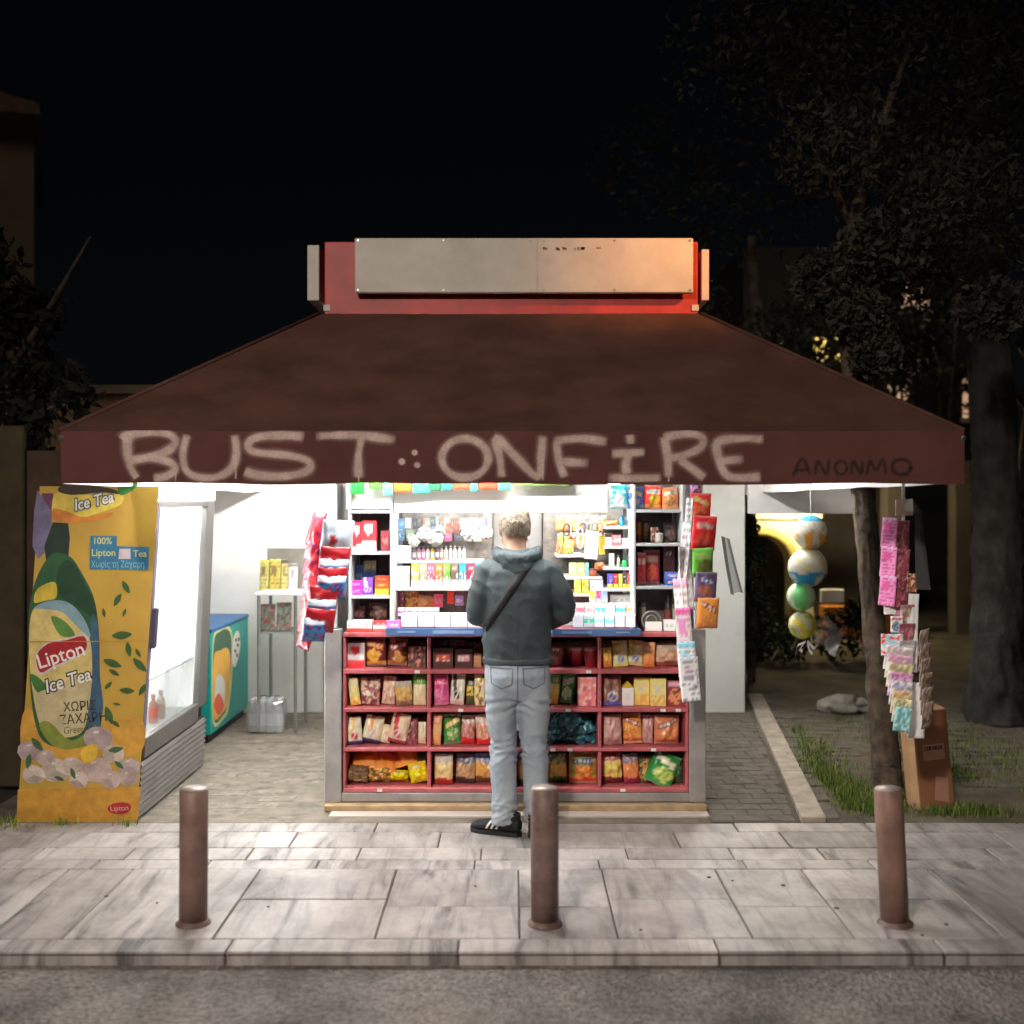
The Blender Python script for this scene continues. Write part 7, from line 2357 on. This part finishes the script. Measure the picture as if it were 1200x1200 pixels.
for (x0, x1, y0, y1, m_) in ((952, 1022, 396, 424, WARM), (985, 1036, 348, 372, WARM2), (1056, 1088, 330, 364, WARM2), (1128, 1150, 444, 490, WARM2), (1040, 1064, 452, 470, WARM2)):
    D = VY + 1.59
    w_ = MB().box(X(x0, D), X(x1, D), D - .03, D - .005, Z(y1, D), Z(y0, D)).build('window', m_, vil)
    for f_ in (.33, .66):
        xm = X(x0, D) * (1 - f_) + X(x1, D) * f_
        MB().box(xm - .02, xm + .02, D - .05, D - .031, Z(y1, D), Z(y0, D)).build('mullion', FB, w_)
    MB().box(X(x0, D) - .05, X(x1, D) + .05, D - .07, D - .0305, Z(y1, D) - .07, Z(y1, D) - .002).build('sill', CREAM, w_)
MB().bbox(X(955, VY), X(1046, VY), VY - .5, VY - .2, 0.0, Z(707, VY), .01).build('planter_wall', pm('orange_plaster', C(196, 120, 50), .8, var=.12), vil)
MB().bbox(X(958, VY - .4), X(985, VY - .4), VY - .56, VY - .51, Z(706, VY - .5), Z(690, VY - .5), .01).build('white_notice', WHITE, vil)
pl_ = empty('porch_lamp', (X(938, VY - .6), VY - .55, 1.74)); tag(pl_, 'small porch lamp lighting the villa arch', 'lamp')
mb = MB(); ball(mb, (0, 0, 0), .05, 2); mb.build('globe', emis('porch_globe', (1, .84, .5), 1000), pl_, smooth=True)
MB().box(-.02, .02, 0, .54, .05, .08).build('bracket', BLACKPL, pl_)
pl2 = empty('porch_lamp', (X(1010, VY - .6), VY - .9, 1.9)); tag(pl2, 'porch lamp above the orange planter wall', 'lamp')
mb = MB(); ball(mb, (0, 0, 0), .04, 2); mb.build('globe', emis('porch_globe_orange', (1, .62, .28), 160), pl2, smooth=True)
MB().box(-.02, .02, 0, .8, .05, .08).build('bracket', BLACKPL, pl2)

# tall house at the top left
TANW = pm('tan_plaster', C(120, 102, 80), .9, var=.12, scale=1.2, bump=.1, stain=.3, stain_col=C(80, 66, 50))
hs = empty('tall_house', (0, 0, 0)); tag(hs, 'tan house with overhanging eave at the top left', 'building')
D = 16.0
MB().add([(-14, D, 0), (X(40, D), D, 0), (-8.6, D + 4, 0), (-14, D + 4, 0), (-14, D, Z(118, D)), (X(40, D), D, Z(118, D)), (-8.6, D + 4, Z(118, D)), (-14, D + 4, Z(118, D))], [(0, 3, 2, 1), (4, 5, 6, 7), (0, 1, 5, 4), (1, 2, 6, 5), (2, 3, 7, 6), (3, 0, 4, 7)]).build('wall', TANW, hs)
MB().add([(-14.2, D - .5, Z(95, D)), (X(64, D), D - .5, Z(148, D)), (X(64, D), D - .5, Z(136, D)), (-14.2, D - .5, Z(-60, D)),
          (-14.2, D + 4.4, Z(95, D)), (-8.3, D + 4.4, Z(148, D)), (-8.3, D + 4.4, Z(136, D)), (-14.2, D + 4.4, Z(-60, D))],
         [(0, 1, 2, 3), (7, 6, 5, 4), (0, 4, 5, 1), (1, 5, 6, 2), (2, 6, 7, 3)]).build('roof', pm('eave_brown', C(110, 84, 66), .9, var=.2), hs)
for (x0, x1) in ((-9.4, -8.2), (-12, -10.8)):
    w_ = MB().box(x0, x1, D - .02, D + .0, 4.2, 5.8).build('window', FB, hs)
    MB().box(x0 - .06, x1 + .06, D - .08, D - .021, 4.1, 4.19).build('sill', TANW, w_)
lh = empty('low_house', (0, 0, 0)); tag(lh, 'low pale house behind the dark leaves at the left', 'building')
D = 12.0
PALE = pm('pale_plaster', C(150, 132, 108), .9, var=.12, scale=2, stain=.35, stain_col=C(96, 80, 62))
MB().box(-8.0, X(210, D), D, D + 4, 0, Z(462, D)).build('wall', PALE, lh)
MB().box(-8.1, X(213, D), D - .08, D + 4.1, Z(462, D) + .002, Z(452, D)).build('parapet', PALE, lh)
w_ = MB().box(-5.6, -4.8, D - .02, D, 1.0, 2.1).build('window', FB, lh)
MB().box(-5.66, -4.74, D - .06, D - .021, .93, .995).build('sill', PALE, w_)
# dark garden wall at the left edge, shutter beside the fridge
gw = MB().bbox(-7, X(74, 8.0), 8.0, 8.2, 0, Z(528, 8.0), .01).build('garden_wall', pm('brown_wall', C(92, 74, 56), .9, var=.2, scale=3, bump=.3, stain=.4))
tag(gw, 'dark brown garden wall behind the drinks fridge', 'wall')
ss = MB()
gp = MB().bbox(X(0, 7.0), X(36, 7.0), 6.9, 6.96, 0, Z(500, 7.0), .01).build('gate_panel', pm('olive_panel', C(70, 60, 40), .85, var=.2, scale=6, bump=.2))
tag(gp, 'olive brown wooden gate panel at the left edge', 'gate')

# ------------------------------------------------------------------ street lamp outside the frame at right: its orange light falls on the roof sign
sl = empty('street_lamp', (3.3, 4.1, 0)); tag(sl, 'orange street lamp on a tall pole at the right kerb', 'street lamp')
LM = pm('lamp_pole_grey', C(90, 90, 88), .5, metal=.5)
MB().tube([(0, 0, 0), (0, 0, 3.9), (-.05, .1, 4.2), (-.2, .25, 4.3)], [.05, .04, .035, .03], 12).build('pole', LM, sl, smooth=True)
MB().tube([(0, 0, 0), (0, 0, .25)], .08, 12).build('base', LM, sl)
mb = MB(); mb.tube([(-.15, .2, 4.3), (-.28, .36, 4.25)], [.05, .13], 14); mb.build('lamp_hood', LM, sl)
ld = bpy.data.lights.new('bulb', 'SPOT')
ld.energy = 950
ld.color = (1.0, .40, .11)
ld.spot_size = R(27)
ld.spot_blend = 1.0
ld.shadow_soft_size = .08
lo = bpy.data.objects.new('bulb', ld)
COL.objects.link(lo)
lo.parent = sl
lo.location = (-.30, .40, 4.22)
tgt = Vector((1.12, 6.4, 3.26)) - (Vector(sl.location) + Vector(lo.location))
lo.rotation_euler = tgt.to_track_quat('-Z', 'Y').to_euler()

# second street lamp, across the road behind the camera: it lights the fronts that face the street
s2 = empty('street_lamp', (-2.6, -2.6, 0)); tag(s2, 'street lamp on a tall pole across the road', 'street lamp')
MB().tube([(0, 0, 0), (0, 0, 4.9), (.06, .12, 5.2), (.2, .3, 5.3)], [.06, .045, .04, .035], 12).build('pole', LM, s2, smooth=True)
MB().tube([(0, 0, 0), (0, 0, .3)], .09, 12).build('base', LM, s2)
mb = MB(); mb.tube([(.16, .26, 5.32), (.3, .44, 5.24)], [.06, .15], 14); mb.build('lamp_hood', LM, s2)
l2 = bpy.data.lights.new('bulb', 'SPOT')
l2.energy = 2100
l2.color = (1.0, .88, .78)
l2.spot_size = R(66)
l2.spot_blend = 1.0
l2.shadow_soft_size = .3
lo2 = bpy.data.objects.new('bulb', l2)
COL.objects.link(lo2)
lo2.parent = s2
lo2.location = (.33, .5, 5.18)
tgt = Vector((0.0, 5.6, .8)) - (Vector(s2.location) + Vector(lo2.location))
lo2.rotation_euler = tgt.to_track_quat('-Z', 'Y').to_euler()

# vine hanging before the lit upper windows of the villa
vn = empty('climbing_vine', (X(1000, 16.2), 16.2, 2.26)); tag(vn, 'climbing vine hanging before the lit upper windows', 'vine')
r8 = random.Random(88)
for k in range(9):
    px = 950 + k * 24
    pts = [Vector((X(px + r8.uniform(-10, 10), 16.2) - vn.location.x, r8.uniform(-.1, .1), zz)) for zz in (0, .7, 1.4, 2.0, 2.6)]
    MB().tube(pts, [.03, .025, .02, .015, .008], 6).build('stem', BARK, vn, smooth=True)
mb = MB()
leaves(mb, [((X(px, 16.2) - vn.location.x, 0, Z(py, 16.2) - 2.26), rr) for px, py, rr in ((965, 404, .35), (1000, 412, .4), (1020, 398, .3), (1010, 360, .4), (990, 378, .3), (1045, 380, .35), (1070, 345, .4), (1085, 370, .35), (1050, 460, .3), (1140, 470, .4), (1030, 340, .3), (1100, 440, .4), (1140, 440, .3))], 1500, .07, 91, DK)
mb.build('foliage', LEAF, vn)

# dark spots of trodden gum on the slabs
mb = MB()
r9 = random.Random(9)
for k in range(12):
    cx, cyy, rr = r9.uniform(-2.2, 2.2), r9.uniform(4.52, 6.1), r9.uniform(.005, .012)
    mb.lathe([(rr, .001), (rr * .9, .0045), (rr * .3, .005)], 9, cx, cyy)
tag(mb.build('gum_spots', pm('old_gum', C(96, 86, 80), .8)), 'small dark spots of trodden gum on the pavement', 'gum', kind='stuff')
